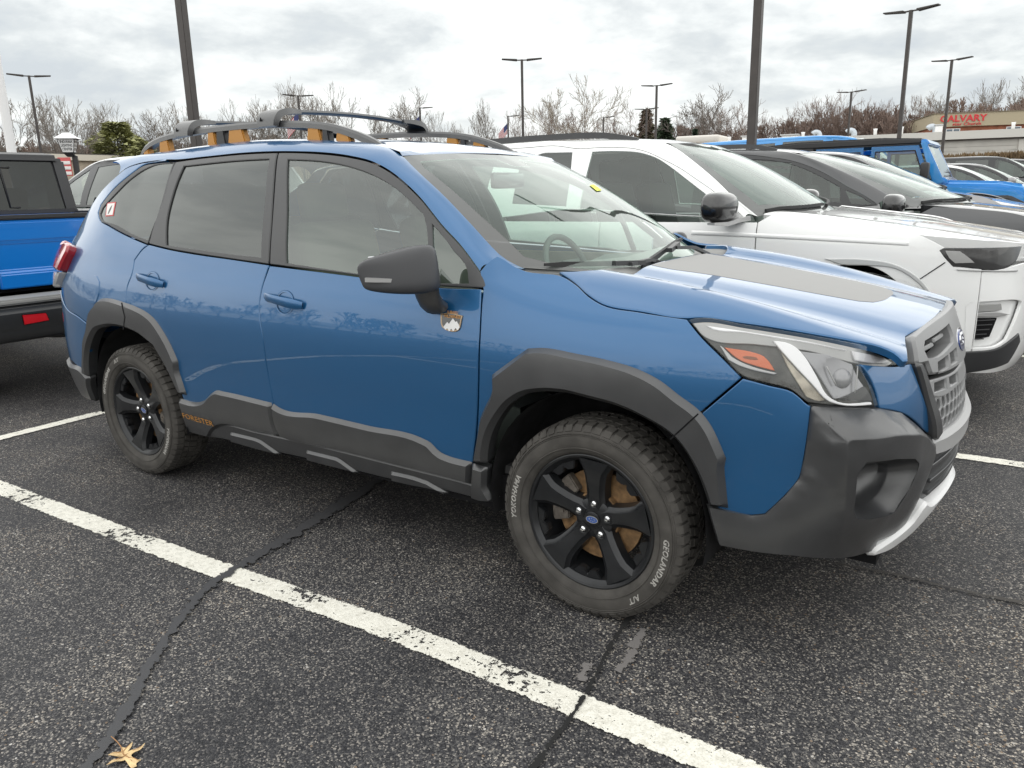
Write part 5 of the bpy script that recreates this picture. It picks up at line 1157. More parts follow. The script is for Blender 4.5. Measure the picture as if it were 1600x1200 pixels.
Wr = copy_tree(W0, SUV); Wr.location = (-2.67, -.7825, .3425); Wr.rotation_euler = (0, R(-164), 0)
W1 = copy_tree(W0, SUV); W1.location = (0, .7825, .3425); W1.rotation_euler = (0, R(20), PI)
W2 = copy_tree(W0, SUV); W2.location = (-2.67, .7825, .3425); W2.rotation_euler = (0, R(70), PI)

# ---------------------------------------------------------------- wheel arches, floor and underside
def liner(xc):
    n = 26; V = []; F = []
    for k in range(n):
        a = -.22 + (PI + .44)*k/(n-1); r = .405 if True else 0
        for y in (-.865, -.845, -.55): V.append((xc + r*math.cos(a)*1.0, y, .37 + r*math.sin(a)*1.03))
    for k in range(n-1):
        for j in range(2): F.append((k*3+j, (k+1)*3+j, (k+1)*3+j+1, k*3+j+1))
    F.append([k*3+2 for k in range(n)])
    ob = mesh_obj('wheel_arch_liner', V, F, M_['liner'], SUV, True); mirror_obj(ob)
liner(0); liner(-2.67)
bm = bmesh.new()
box(bm, (-1.32, 0, .34), (1.9, 1.60, .14)); box(bm, (-1.32, 0, .30), (4.3, 1.0, .10)); box(bm, (.58, 0, .45), (.5, 1.1, .25)); box(bm, (-3.25, 0, .50), (.55, 1.3, .28))
bm_obj('underbody', bm, M_['dark'], SUV)
bm = bmesh.new(); box(bm, (0.1, 0, .72), (1.2, 1.05, .40)); bm_obj('engine_bay', bm, M_['dark'], SUV)
# ---------------------------------------------------------------- mirrors
def make_mirror():
    m = empty('door_mirror'); m.parent = SUV
    # housing: cross sections along t (outwards), front (x+) is rounded, mirror glass faces back
    secs = [(-.925, -.592, 1.172, .028, .062), (-.935, -.598, 1.172, .050, .074), (-.96, -.606, 1.171, .068, .080), (-1.00, -.625, 1.168, .078, .080), (-1.04, -.650, 1.164, .078, .074), (-1.08, -.682, 1.160, .070, .064), (-1.108, -.708, 1.158, .052, .054), (-1.122, -.724, 1.156, .030, .044), (-1.127, -.732, 1.155, .010, .030)]
    n = 20; V = []; F = []
    for (y, x, z, dx, dz_) in secs:
        for k in range(n):
            a = 2*PI*k/n; c, s = math.cos(a), math.sin(a)
            ex = .50; px = abs(c)**ex*math.copysign(1, c); pz = abs(s)**ex*math.copysign(1, s)
            fx = px*dx*(1.05 if c > 0 else .55)
            V.append((x + fx - .03*(pz < 0)*0 - pz*.012, y, z + pz*dz_ + (.010*px if s > 0 else .0)))
    m_ = len(secs)
    for i in range(m_-1):
        for k in range(n): F.append((i*n+k, i*n+(k+1) % n, (i+1)*n+(k+1) % n, (i+1)*n+k))
    F.append(tuple(range(n))); F.append(tuple(range((m_-1)*n, m_*n))[::-1])
    bm = bmesh.new(); bv = [bm.verts.new(v) for v in V]
    for f in F: bm.faces.new([bv[i] for i in f])
    bmesh.ops.recalc_face_normals(bm, faces=bm.faces[:])
    h = bm_obj('mirror_housing', bm, pbr('matt black mirror shell', (.045, .046, .05), .42), m, True, 60)
    sd = h.modifiers.new('s', 'SUBSURF'); sd.levels = 1; sd.render_levels = 2
    # indicator strip
    sw = [(-.700, -1.129, 1.158), (-.668, -1.117, 1.157), (-.632, -1.09, 1.155), (-.598, -1.055, 1.151), (-.575, -1.015, 1.146)]
    sweep('mirror_indicator', [(x-.004, y, z-.012) for x, y, z in sw], [(-.010, -.007), (.010, -.007), (.010, .007), (-.010, .007)], M_['silver'], m, scale=[1, 1.0, .9, .7, .25])
    # stalk
    sec = [(-.60, -.955, 1.125, .062, .028), (-.610, -.93, 1.075, .056, .026), (-.615, -.905, 1.045, .056, .030), (-.618, -.882, 1.030, .060, .030)]
    V = []; F = []
    for (x, y, z, a_, b_) in sec:
        for k in range(12):
            t = 2*PI*k/12; V.append((x + a_*math.cos(t), y + b_*.4*math.sin(t), z + b_*math.sin(t)*.9))
    for i in range(3):
        for k in range(12): F.append((i*12+k, i*12+(k+1) % 12, (i+1)*12+(k+1) % 12, (i+1)*12+k))
    bm = bmesh.new(); bv = [bm.verts.new(v) for v in V]
    for f in F: bm.faces.new([bv[i] for i in f])
    bmesh.ops.recalc_face_normals(bm, faces=bm.faces[:])
    bm_obj('mirror_stalk', bm, M_['clad'], m, True, 60)
    bm = bmesh.new(); box(bm, (-.722, -1.01, 1.168), (.006, .17, .10)); bmesh.ops.bevel(bm, geom=bm.edges[:], offset=.002, segments=1, affect='EDGES')
    bm_obj('mirror_glass', bm, M_['chrome'], m)
    mirror_obj(m) if m.data else None
    return m
def mirror_tree(o, parent):
    c = bpy.data.objects.new(o.name.split('.')[0], None); COL.objects.link(c); c.parent = parent
    for ch in o.children:
        d = mirror_obj(ch, c)
        for md in ch.modifiers:
            q = d.modifiers.new(md.name, md.type); q.levels = md.levels; q.render_levels = md.render_levels
    return c
MR = make_mirror(); FM = mirror_tree(MR, SUV); FM.location = (.13, -.02, -.055)
# ---------------------------------------------------------------- door handles
def handle(key, cup):
    q = np.array(uvo(key)); c = q.mean(0); L0 = q[:, 0].min(); L1 = q[:, 0].max()
    hp('handle_cup', cup, M_['blue'], off=lambda uv: -.002 - .022*np.clip(1 - np.linalg.norm((np.atleast_2d(uv) - np.array(uvo(cup)).mean(0))/np.array([.055, .05]), axis=1)**2, 0, 1), gap=0, bev=.002, drop=-.002, thick=.004, grid=.012) if False else None
    us = np.linspace(L0, L1, 9); v_at = np.interp(us, [L0, L1], [q[np.argmin(q[:, 0]), 1]+.004, q[np.argmax(q[:, 0]), 1]+.006])
    pts = SIDE.at(np.stack([us, v_at], 1), np.array([.004, .022, .034, .038, .038, .038, .036, .026, .006]))
    h = sweep('door_handle', pts, [(-.006, -.017), (.004, -.019), (.008, -.008), (.008, .008), (.004, .018), (-.006, .016)], M_['blue'], SUV, scale=[.75, .9, .95, .95, .95, 1, 1.1, 1.05, .8], sharp=50)
    mirror_obj(h)
handle('door_handle', 'handle_cup'); handle('rear_door_handle', 'rear_handle_cup')
# dished cups behind the handles
def dish(key):
    q = np.array(uvo(key)); c = q.mean(0); lo = np.ptp(q, axis=0)/2; n = 28; V = []; F = []
    for j, (s, o) in enumerate(((1.0, .0022), (.93, .0012), (.85, .0030))):
        V += list(SIDE.at(np.array([c + lo*s*[math.cos(t), math.sin(t)] for t in np.linspace(0, 2*PI, n, endpoint=False)]), o))
    for j in range(2):
        for k in range(n): F.append((j*n+k, j*n+(k+1) % n, (j+1)*n+(k+1) % n, (j+1)*n+k))
    ob = mesh_obj('handle_recess_lip', V, F, M_['blue'], SUV); mirror_obj(ob)
dish('handle_cup'); dish('rear_handle_cup')
# ---------------------------------------------------------------- roof rails and crossbars
def rail():
    r = empty('roof_rail'); r.parent = SUV; t = -.492
    pth = [(-2.985, .010), (-2.94, .035), (-2.87, .062), (-2.76, .080), (-2.55, .088), (-2.2, .086), (-1.9, .082), (-1.65, .078), (-1.50, .070), (-1.40, .054), (-1.30, .032), (-1.19, .002)]
    pts = []
    for x, h in pth:
        z = ROOF.ev(np.array([[x, -t]]))[0, 2] - .004; pts.append((x, t - .0, z + h - .012))
    pp = resample(pts, 40)
    sweep('rail_bar', pp, [(-.020, -.014), (.020, -.014), (.018, .006), (.010, .016), (-.010, .016), (-.018, .006)], M_['clad'], r, scale=[.5] + [.8] + [1]*35 + [1.05, 1.0, .6], sharp=30)
    def foot(x0, x1, mat, top):
        z = ROOF.ev(np.array([[(x0+x1)/2, -t]]))[0, 2]; tz = np.interp((x0+x1)/2, [p[0] for p in pts], [p[2] for p in pts])
        bm = bmesh.new(); vs = box(bm, ((x0+x1)/2, t, (z - .02 + tz)/2), (x1-x0, .036, tz - z + .02))
        for v in bm.verts:
            if v.co.z > (z+tz)/2: v.co.x = (x0+x1)/2 + (v.co.x - (x0+x1)/2)*top
        bmesh.ops.bevel(bm, geom=bm.edges[:], offset=.005, segments=2, affect='EDGES'); bm_obj('rail_foot', bm, mat, r, True, 40)
    for x0, x1, mt in ((-2.93, -2.87, 'orange'), (-2.78, -2.68, 'orange'), (-2.36, -2.29, 'orange'), (-2.29, -2.21, 'trim'), (-2.20, -2.06, 'orange'), (-1.64, -1.54, 'orange'), (-1.54, -1.49, 'trim'), (-1.46, -1.36, 'orange')):
        foot(x0, x1, M_[mt], .66)
    mirror_tree(r, SUV)
rail()
def crossbar(x):
    b = empty('crossbar'); b.parent = SUV; zr = ROOF.ev(np.array([[x, .49]]))[0, 2]; rz_ = zr + .075
    ys = np.linspace(-.40, .40, 17); sweep('bar', [(x, y, rz_ + .050 + .014*(1-(y/.4)**2)) for y in ys], [(-.034, -.004), (-.020, -.010), (.020, -.010), (.034, -.002), (.026, .008), (-.020, .010)], M_['clad'], b, sharp=40)
    for s in (-1, 1):
        pts = [(x, s*.36, rz_ + .052), (x, s*.44, rz_ + .048), (x, s*.50, rz_ + .034), (x, s*.525, rz_ + .006), (x, s*.530, rz_ - .022)]
        pp = resample(pts, 12)
        sweep('bar_foot', pp, [(-.062, -.012), (.062, -.012), (.056, .014), (-.056, .014)] if s < 0 else [(-.062, -.012), (.062, -.012), (.056, .014), (-.056, .014)], M_['clad'], b, up=(0, -s, 1) if False else (0, 0, 1), scale=[.7, .75, .82, .9, 1, 1.05, 1.1, 1.1, 1.1, 1.08, 1.05, 1.0], sharp=40)
        tri = [(-.008, -.006), (.008, -.006), (0, .010)]
        k = extrude_poly('bar_keyhole', tri, .004, M_['dark'], b, Matrix(((1, 0, 0, x - .03), (0, 0, s, s*.540), (0, 1, 0, rz_ + .010), (0, 0, 0, 1))))
crossbar(-1.865); crossbar(-2.52)
# ---------------------------------------------------------------- cabin
bm = bmesh.new(); box(bm, (-1.7, 0, .42), (3.0, 1.56, .04)); box(bm, (-2.75, 0, .78), (1.0, 1.0, .55))
bm_obj('cabin_floor', bm, M_['seat_dark'], SUV)
bm = bmesh.new()
box(bm, (-1.33, -.80, .84), (1.66, .05, .50))
mirror_obj(bm_obj('door_lining', bm, pbr('door card', (.16, .16, .13), .8), SUV))
def seat(y, x, mat):
    s = empty('seat'); s.parent = SUV
    bevel_box('seat_cushion', (x, y, .70), (.52, .50, .16), mat, s, .05, 3)
    bevel_box('seat_back', (x-.30, y, 1.02), (.15, .49, .58), mat, s, .055, 3, Matrix.Rotation(R(-14), 3, 'Y'))
    bevel_box('headrest', (x-.40, y, 1.39), (.09, .27, .18), mat, s, .04, 3, Matrix.Rotation(R(-8), 3, 'Y'))
    for q in (-.06, .06): tube('headrest_post', [(x-.375, y+q, 1.22), (x-.395, y+q, 1.36)], .006, M_['chrome'], s, 6)
for y in (-.38, .38): seat(y, -1.30, M_['seat'])
for y in (-.42, 0, .42): seat(y, -2.18, M_['seat'])
dv = [(-.25, 1.02), (-.30, 1.075), (-.42, 1.10), (-.60, 1.085), (-.68, 1.03), (-.70, .90), (-.64, .72), (-.35, .66)]
bm = bmesh.new(); rows = []
for y in np.linspace(-.76, .76, 13):
    hump = .035*math.exp(-((y-.38)/.16)**2)
    rows.append([bm.verts.new((x, y, z + (hump if z > 1.0 else 0))) for x, z in dv])
for i in range(12):
    for j in range(len(dv)-1): bm.faces.new((rows[i][j], rows[i][j+1], rows[i+1][j+1], rows[i+1][j]))
bmesh.ops.recalc_face_normals(bm, faces=bm.faces[:]); bm_obj('dashboard', bm, M_['dash'], SUV, True, 50)
sw_ = empty('steering_wheel', (-.80, .38, 1.03)); sw_.parent = SUV; sw_.rotation_euler = (0, R(-24-90+90), 0)
tp_ = [(.0, .185*math.cos(t), .185*math.sin(t)) for t in np.linspace(0, 2*PI, 33)]
V, F = tube_mesh(tp_, .016, 8, False); mesh_obj('wheel_rim', V, F, M_['dash'], sw_)
bm = bmesh.new(); box(bm, (.01, 0, -.01), (.05, .16, .12)); box(bm, (.01, 0, 0), (.02, .36, .03)); box(bm, (.01, 0, -.09), (.02, .05, .17)); bm_obj('wheel_boss', bm, M_['dash'], sw_)
im = bevel_box('rear_view_mirror', (-.90, 0, 1.47), (.03, .24, .07), M_['black_paint'], SUV, .012, 2)
# headlining
hl = []; nt2 = 9
uvh = np.array([(x, abs(y)) for x in np.linspace(-3.1, -1.0, 14) for y in np.linspace(-.5, .5, nt2)]); Ph = ROOF.ev(uvh); Ph[:, 1] = [y for x in range(14) for y in np.linspace(-.5, .5, nt2)]; Ph[:, 2] -= .045
mesh_obj('headlining', Ph, [(i*nt2+j, i*nt2+j+1, (i+1)*nt2+j+1, (i+1)*nt2+j) for i in range(13) for j in range(nt2-1)], pbr('headlining cloth', (.34, .34, .32), .9), SUV)
# ---------------------------------------------------------------- badges, stickers, lettering
hp('door_badge', 'door_badge', M_['black_paint'], off=.004, gap=0, bev=.0015, drop=.004, thick=.005, mirror=True, corner=80)
bq = np.array(uvo('door_badge')); bc = bq.mean(0); bw = np.ptp(bq[:, 0]); bh = np.ptp(bq[:, 1])
def on_side(name, V2_, F_, mat, off, parent=SUV, mirror=False):
    ob = mesh_obj(name, SIDE.at(np.array(V2_), off), F_, mat, parent, False)
    return ob
badge = [o for o in SUV.children if o.name.startswith('door_badge')][0]
rim_o = [list(bc + (p - bc)*.97) for p in bq]; rim_i = [list(bc + (p - bc)*.86) for p in bq]
panel('badge_rim', SIDE, rim_o, [rim_i], pbr('copper badge edge', (.40, .30, .20), .35, .5), SUV, off=.0048, gap=0, bev=.0004, thick=.002, drop=.0004, mirror=False, corner=80).parent = badge
for s_, sz, dv_, sp in (('SUBARU', .0135, .030, 1.0), ('WILDERNESS', .0135, .0155, .92)):
    V, F = text_mesh(s_, sz, 0, bold=True, spacing=sp)
    on_side('badge_lettering', [(bc[0] + x, bc[1] + y + dv_) for x, y, z in V], F, M_['orange'], .0056, badge)
mt_ = [(-.036, -.022), (-.020, -.004), (-.012, -.010), (.004, .010), (.016, -.002), (.022, .002), (.038, -.018), (.028, -.030), (.020, -.022), (.010, -.034), (.0, -.026), (-.008, -.036), (-.018, -.026), (-.026, -.032)]
panel('badge_mountains', SIDE, [(bc[0]+x, bc[1]+y) for x, y in mt_], [], M_['white'], SUV, off=.0052, gap=0, bev=.0003, drop=.0003, thick=.001, mirror=False, corner=10, grid=.02).parent = badge
tx = np.array(uvo('model_text')); V, F = text_mesh('FORESTER', 1, 0, bold=False, spacing=1.0); w_ = np.ptp(V[:, 0]); L = np.linalg.norm(tx[1] - tx[0]); d_ = (tx[1]-tx[0])/L; n_ = np.array([-d_[1], d_[0]]); c_ = tx.mean(0)
s_ = L/w_; cl = [o for o in SUV.children if o.name.startswith('rear_door_cladding')][0]
on_side('model_lettering', [c_ + d_*x*s_ + n_*y*s_*.72 for x, y, z in V], F, M_['orange'], .0222, cl)
stq = uvo('side_sticker'); hp('window_sticker', 'side_sticker', M_['redink'], off=-.0025, gap=0, bev=.0002, drop=.0002, thick=.0008, mirror=False, corner=5, grid=.05)
sq = np.array(stq); sc_ = sq.mean(0)
panel('sticker_field', SIDE, [list(sc_ + (p-sc_)*[.80, .84]) for p in sq], [], M_['paper'], SUV, off=-.0017, gap=0, bev=.0002, drop=.0002, thick=.0005, mirror=False, corner=5, grid=.05)
panel('sticker_print', SIDE, [list(sc_ + np.array(p)) for p in ((-.012, -.022), (-.004, -.026), (.010, -.002), (.014, .022), (.004, .014), (-.006, .0))], [], pbr('dark ink', (.12, .12, .12), .7), SUV, off=-.0011, gap=0, bev=.0002, drop=.0002, thick=.0004, mirror=False, corner=5, grid=.05)
for o in list(SUV.children):
    if o.name.startswith(('sticker_field', 'sticker_print')): o.parent = [q for q in SUV.children if q.name.startswith('window_sticker')][0]
pv = [(-.40, .655), (-.50, .66), (-.455, .60), (-.345, .595)]
yl = panel('window_note', WS2, pv, [], M_['yellow'], SUV, off=.0008, gap=0, bev=.0003, drop=.0003, thick=.001, mirror=False, corner=5, grid=.1)

# ================================================================== the other vehicles
M_['pearl'] = pbr('white paint', (.86, .865, .86), .3, coat=1, coat_rough=.02)
M_['granite'] = pbr('dark grey metallic paint', (.048, .05, .054), .35, .35, coat=1)
M_['silverpaint'] = pbr('light grey metallic paint', (.24, .24, .245), .3, .4, coat=1)
M_['hydro'] = pbr('bright blue paint', (.02, .25, .62), .3, coat=1, coat_rough=.02); M_['hydro2'] = pbr('deep bright blue paint', (.004, .17, .58), .3, coat=1, coat_rough=.02)
M_['navy'] = pbr('graphite paint', (.06, .063, .07), .3, .3, coat=1)
M_['gloss_black'] = M_['black_paint']
M_['hardtop'] = pbr('black moulded hard top', (.028, .028, .03), .5, bump=.15, bscale=700)
M_['glass_ws2'] = glass('pale windscreen glass', (.66, .78, .72), 1.7, .10, (.60, .70, .66))  # veil paints a pale sky reflection over the pane
M_['glass_side2'] = glass('grey green side glass', (.45, .54, .50), 1.7, .04, (.4, .45, .43))

def simple_wheel(r=.36, w=.24, rimr=.24):
    o = empty('wheel'); lathe('tyre', [(-w/2+.02, rimr), (-w/2, rimr+.02), (-w/2, r-.05), (-w/2+.02, r-.01), (-w/2+.04, r), (w/2-.04, r), (w/2, r-.03), (w/2, rimr)], M_['tyre'], o, 40)
    rm = lathe('rim', [(-w/2+.025, rimr), (-w/2+.015, rimr-.01), (-w/2+.06, rimr-.025), (.02, rimr-.04)], M_['silver'], o, 40)
    for k in range(5):
        a = 2*PI*k/5; q = [(.03, -.03), (rimr-.02, -.045), (rimr-.02, .045), (.03, .03)]
        extrude_poly('spoke', [(x*math.cos(a)-y*math.sin(a), x*math.sin(a)+y*math.cos(a)) for x, y in q], .03, M_['silver'], rm, Matrix(((1, 0, 0, 0), (0, 0, 1, -w/2+.035), (0, 1, 0, 0), (0, 0, 0, 1))), .004)
    return o
_wheel = {}
def put_wheels(root, xs, hw, r=.36, w=.24):
    first = None
    for x in xs:
        for s in (-1, 1):
            if first is None: o = first = simple_wheel(r, w, r*.66); o.parent = root
            else: o = copy_tree(first, root)
            o.location = (x, s*(hw-w/2-.01), r); o.rotation_euler = (0, x, 0 if s < 0 else PI)

def xz(surf, pts):
    """(x, z) on the near flank -> surface coordinates"""
    out = []; us = np.linspace(surf.us[0], surf.us[-1], 500)
    for x, z in pts:
        u0 = us[np.argmin(np.abs(surf.ev(np.stack([us, np.full(500, min(z, .9))], 1))[:, 0] - x) + (us < surf.us[2])*9)]; v = z
        for it in range(8):
            p = surf.ev(np.array([[u0, v], [u0+.01, v], [u0, v+.01]])); J = (p[1:] - p[0])/.01
            A_ = np.array([[J[0, 0], J[1, 0]], [J[0, 2], J[1, 2]]]); d = np.linalg.lstsq(A_, np.array([x - p[0, 0], z - p[0, 2]]), rcond=None)[0]
            u0 += np.clip(d[0], -.3, .3); v += np.clip(d[1], -.3, .3); u0 = float(np.clip(u0, surf.us[0], surf.us[-1])); v = float(np.clip(v, surf.vs[0], surf.vs[-1]))
        out.append((u0, v))
    return out

def arch_pts(xc, r, z0=.40, n=11, ry=None):
    q = []; ry = ry or r
    a0 = math.asin(np.clip((z0-.36)/ry, -1, 1))
    for k in range(n):
        a = a0 + (PI-2*a0)*k/(n-1); q.append((xc - r*math.cos(a), .36 + ry*math.sin(a)))
    return q

class SymU(Surf):
    """both halves of a surface whose second (v='v') or first (v='u') coordinate runs out from the centre line"""
    def __init__(s, b, ax): s.b = b; s.us = b.us; s.vs = b.vs; s.flip = b.flip; s.ax = ax
    def ev(s, uv):
        uv = np.atleast_2d(uv); q = uv.copy(); q[:, s.ax] = np.sqrt(uv[:, s.ax]**2 + 1e-6); P = s.b.ev(q); P[:, 1] *= np.where(uv[:, s.ax] < 0, -1, 1); return P

def road_car(name, pos, args, paint, label, cat, tr=None, wb=2.9, rot=0., group=None, wheels=True, gl=None, trim=None, rails=False, mirror_mat=None, mirror_z=0., frame=None, detail=True, simple=False, arch=(.415, .415), wheel_r=.36):
    S = car_surfs(**args); sd, hd, ws, rf = S['side'], S['hood'], S['ws'], S['roof']; tr = tr or {}
    A_ = dict(hw=.97, xf=.93, xr=-4.0, belt=1.12, roof=1.74, hood0=1.16, hood1=.98, cowl=-.42, cowl_t=.74, wst=-1.15, wst_t=.60, rr=-3.6, tum=.25, lean=.35); A_.update(args)
    root = empty(name, pos, rot, label, cat, group); trim = trim or M_['trim']; frame = frame or trim; gl = gl or M_['glass_side2']
    belt, roof, hw, cx, wt = A_['belt'], A_['roof'], A_['hw'], A_['cowl'], A_['wst']; ra = arch[0]
    ue, us_ = sd.us[-1], sd.us[0]
    K = dict(grid=.09, step=.05) if simple else dict(grid=.07, step=.035)
    def P(nm, pts, mat, **k): q = dict(K); q.update(k); return panel(nm, sd, pts, q.pop('holes', []), mat, root, **q)
    xd1, xd2, xd3 = cx + .06, (cx + .06) - 1.12, (cx + .06) - 2.12      # fender|front door|rear door|quarter
    top = belt - .012
    uf = float(np.interp(A_['xf'] - .30, sd.ev(np.stack([sd.us, np.full(len(sd.us), .6)], 1))[:, 0], sd.us))
    af = arch_pts(0, ra, ry=arch[1]); ar = arch_pts(-wb, ra, ry=arch[1])
    P('fender', xz(sd, [(xd1, top), (xd1, .42)]) + xz(sd, af)[::1] + [(uf, .42), (uf, A_['hood1'] - .10)] + xz(sd, [(.25, A_['hood0'] + (A_['hood1']-A_['hood0'])*.30 - .05), (-.05, A_['hood0'] - .075), (xd1 + .10, top + .06)]), paint)
    P('front_door', xz(sd, [(xd1 - .004, top), (xd1 - .004, .40), (xd2, .40), (xd2, top)]), paint)
    P('rear_door', xz(sd, [(xd2 - .004, top), (xd2 - .004, .40), (-wb + ra + .02, .40)] + ar[::-1][:3] + [(xd3, .36 + arch[1] + .04), (xd3, top)]), paint)
    ub = .08
    P('rear_quarter', xz(sd, [(xd3 - .004, top), (xd3 - .004, .36 + arch[1] + .05)] + ar[::-1][4:] + [(-wb - ra - .03, .44)]) + [(sd.us[4], .44), (sd.us[4], belt + .05)] + xz(sd, [(-wb - .35, belt + .02)]), paint)
    P('rear_end', [(us_ + .004, .62), (sd.us[4], .62), (sd.us[4], belt + .03), (us_ + .004, belt + .03)], paint)
    P('rear_bumper', [(us_ + .004, .36), (sd.us[4], .36), (sd.us[4] + .25, .42), (sd.us[4] + .25, .58), (sd.us[4], .62), (us_ + .004, .62)], paint, off=.012, bev=.01, drop=.01)
    fb = tr.get('bumper')
    P('front_bumper', [(uf, .34), (ue - .004, .30), (ue - .004, A_['hood1'] - .10), (uf + .12, A_['hood1'] - .10), (uf, A_['hood1'] - .12)], paint, off=.001, holes=[tr['fog_recess']] if 'fog_recess' in tr else [])
    P('sill', xz(sd, [(-wb + ra + .04, .40), (-wb + ra + .04, .30), (-ra - .04, .30), (-ra - .04, .40)]), trim, off=.01)
    if 'headlight' not in tr:
        zl = A_['hood1'] - .13
        P('headlight', [(uf - .12, zl), (uf + .30, zl - .02), (uf + .34, zl - .10), (uf + .02, zl - .11)], M_['lamp_mid'], off=.006, bev=.004)
        P('grille', [(ue - .42, A_['hood1'] - .13), (ue - .004, A_['hood1'] - .12), (ue - .004, .56), (ue - .38, .58)], M_['dark'], off=.006)
    P('tail_lamp', [(sd.us[4] - .10, belt - .10), (sd.us[4] + .22, belt - .08), (sd.us[4] + .12, belt - .26), (sd.us[4] - .12, belt - .26)], M_['red'], off=.014, bev=.006)
    # greenhouse: door frame skin with the panes in front of the dark opening
    zt = lambda x: belt + (roof - belt)*float(np.interp(x, [A_['rr'], -2.9, -2.0, (wt - 2.0)/2, wt, wt + .35], [.87, .93, .945, .945, .87, .62]))
    if 'frame_out' in tr:
        fo_ = list(tr['frame_out']); x0f = float(sd.ev(np.array([fo_[0]]))[0, 0]); more = xz(sd, [(x, zt(x)) for x in np.linspace(x0f - .25, A_['rr'] + .25, 6)])
        topL = fo_[::-1] + more
        if 'belt' in tr: bel = xz(sd, [(A_['rr'] + .05, belt + .10), (xd3, belt + .01)]) + [tuple(p) for p in tr['belt']]
        else: bel = xz(sd, [(A_['rr'] + .05, belt + .08), (xd3, belt), (xd2, belt)])
    else:
        topL = xz(sd, [(cx + .02, belt + .01)] + [(x, zt(x)) for x in np.linspace(wt + .30, A_['rr'] + .25, 9)]); bel = xz(sd, [(A_['rr'] + .02, belt + .10), (xd3, belt), (xd2, belt), (-.9, belt)])
    if 'front_glass' in tr: gl_list = [('front_door_window', tr['front_glass'])]
    else:
        xa = wt + .30; gl_list = [('front_door_window', xz(sd, [(cx - .16, belt + .03), (xa - .02, zt(xa) - .05), (wt - .05, zt(wt - .05) - .05), (xd2 + .09, zt(xd2) - .05), (xd2 + .06, belt + .03)]))]
    if 'quarter_glass' in tr: gl_list.append(('front_quarter_window', tr['quarter_glass']))
    if 'rear_glass' in tr: gl_list.append(('rear_door_window', tr['rear_glass']))
    else: gl_list.append(('rear_door_window', xz(sd, [(xd2 - .08, belt + .03), (xd2 - .10, zt(xd2) - .05), (xd3 + .10, zt(xd3) - .05), (xd3 + .08, belt + .04)])))
    gl_list.append(('quarter_window', xz(sd, [(xd3 - .06, belt + .05), (xd3 - .06, zt(xd3) - .06), (A_['rr'] + .30, zt(A_['rr'] + .3) - .07), (A_['rr'] + .22, belt + .16)])))
    P('door_frames', topL + bel, frame, off=.0, holes=[g for n_, g in gl_list], hgap=.001)
    for n_, g in gl_list: P(n_, g, gl if 'front' in n_ else M_['glass_dark'], off=-.006, bev=.001, thick=.004, gap=-.012)
    # roof side and windscreen pillar
    fo2 = smooth_poly(topL, .04, 60, closed=False)
    A1 = sd.at(fo2, .0); T1 = sd.ev(fo2 + [0, .01]) - sd.ev(fo2 - [0, .01]); T1 /= np.linalg.norm(T1, axis=1, keepdims=True)
    if 'ws_edge' in tr: we = ws.at(np.array(tr['ws_edge']), 0)[::-1]
    else: we = ws.at(np.array([(1.02, v) for v in np.linspace(0, 1, 9)]), 0)
    tr_e = hw - A_['tum'] - .17
    re = np.array([rf.ev(np.array([[x, np.interp(x, [wt - .7, wt - .02], [tr_e, A_['wst_t'] - .0])]]))[0] for x in np.linspace(wt - .12, A_['rr'] + .02, 12)])
    B1 = np.vstack([we, re]); n_ = 60; A2_, T2_, B2_ = resample(A1, n_), resample(T1, n_), resample(B1, 400)
    xa_ = A2_[:, 0]; key = xa_ + np.interp(xa_, [wt - .3, cx], [0.0, .0]); fA = np.linspace(0, 1, n_)
    xs_b = B2_[:, 0]; fB = np.linspace(0, 1, 400)
    kk = [0, float(fA[np.argmin(np.abs(xa_ - (wt + .12)))]), float(fA[np.argmin(np.abs(xa_ - (wt - .5)))]), 1]; kb = [0, float(fB[np.argmin(np.abs(xs_b - (wt - .05)))]), float(fB[np.argmin(np.abs(xs_b - (wt - .55)))]), 1]
    idx = np.interp(np.interp(fA, kk, kb), fB, np.arange(400)); B3 = np.array([[np.interp(i, np.arange(400), B2_[:, k]) for k in range(3)] for i in idx])
    w_ = np.linalg.norm(B3 - A2_, axis=1, keepdims=True); fr_ = np.clip((B3[:, 0:1] - (wt - .2))/.35, 0, 1)
    TB_ = np.array([[0, 1., 0]])*(1-fr_) + np.array([[.34, .80, -.10]])*fr_; TB_ /= np.linalg.norm(TB_, axis=1, keepdims=True)
    strip('roof_side', A2_, B3, paint, root, 8, T2_*w_*.9, TB_*w_*.9, True, (0, -.6, .8))
    rfs = SymU(rf, 1); xx = np.linspace(A_['rr'], wt + .02, 12); tt = [np.interp(x, [wt - .7, wt - .02], [tr_e, A_['wst_t']]) for x in xx]
    topq = ws.ev(np.array([[a, 1.0] for a in (0, .3, .6, .85, 1.0)]))
    mesh_pts = []; nn = 13
    for x, t in zip(xx[:-1], tt[:-1]):
        for a in np.linspace(-1, 1, nn): mesh_pts.append(rfs.ev(np.array([[x, a*t]]))[0])
    for a in np.linspace(-1, 1, nn):
        p = ws.ev(np.array([[abs(a), 1.0]]))[0]; mesh_pts.append((p[0], p[1]*(1 if a > 0 else -1), p[2]))
    mesh_obj('roof_panel', mesh_pts, [(i*nn+j, i*nn+j+1, (i+1)*nn+j+1, (i+1)*nn+j) for i in range(len(xx)-1) for j in range(nn-1)], paint, root)
    # back glass
    P('rear_window', [(us_ + .004, belt + .05), (sd.us[3], belt + .05), (sd.us[3], belt + (roof-belt)*.82), (us_ + .004, belt + (roof-belt)*.85)], M_['glass_dark'], off=-.003)
    P('rear_pillar', [(sd.us[3] + .01, belt + .04), (sd.us[4] + .02, belt + .05), (sd.us[6] - .06, belt + (roof-belt)*.9), (sd.us[3] + .01, belt + (roof-belt)*.9)], paint)
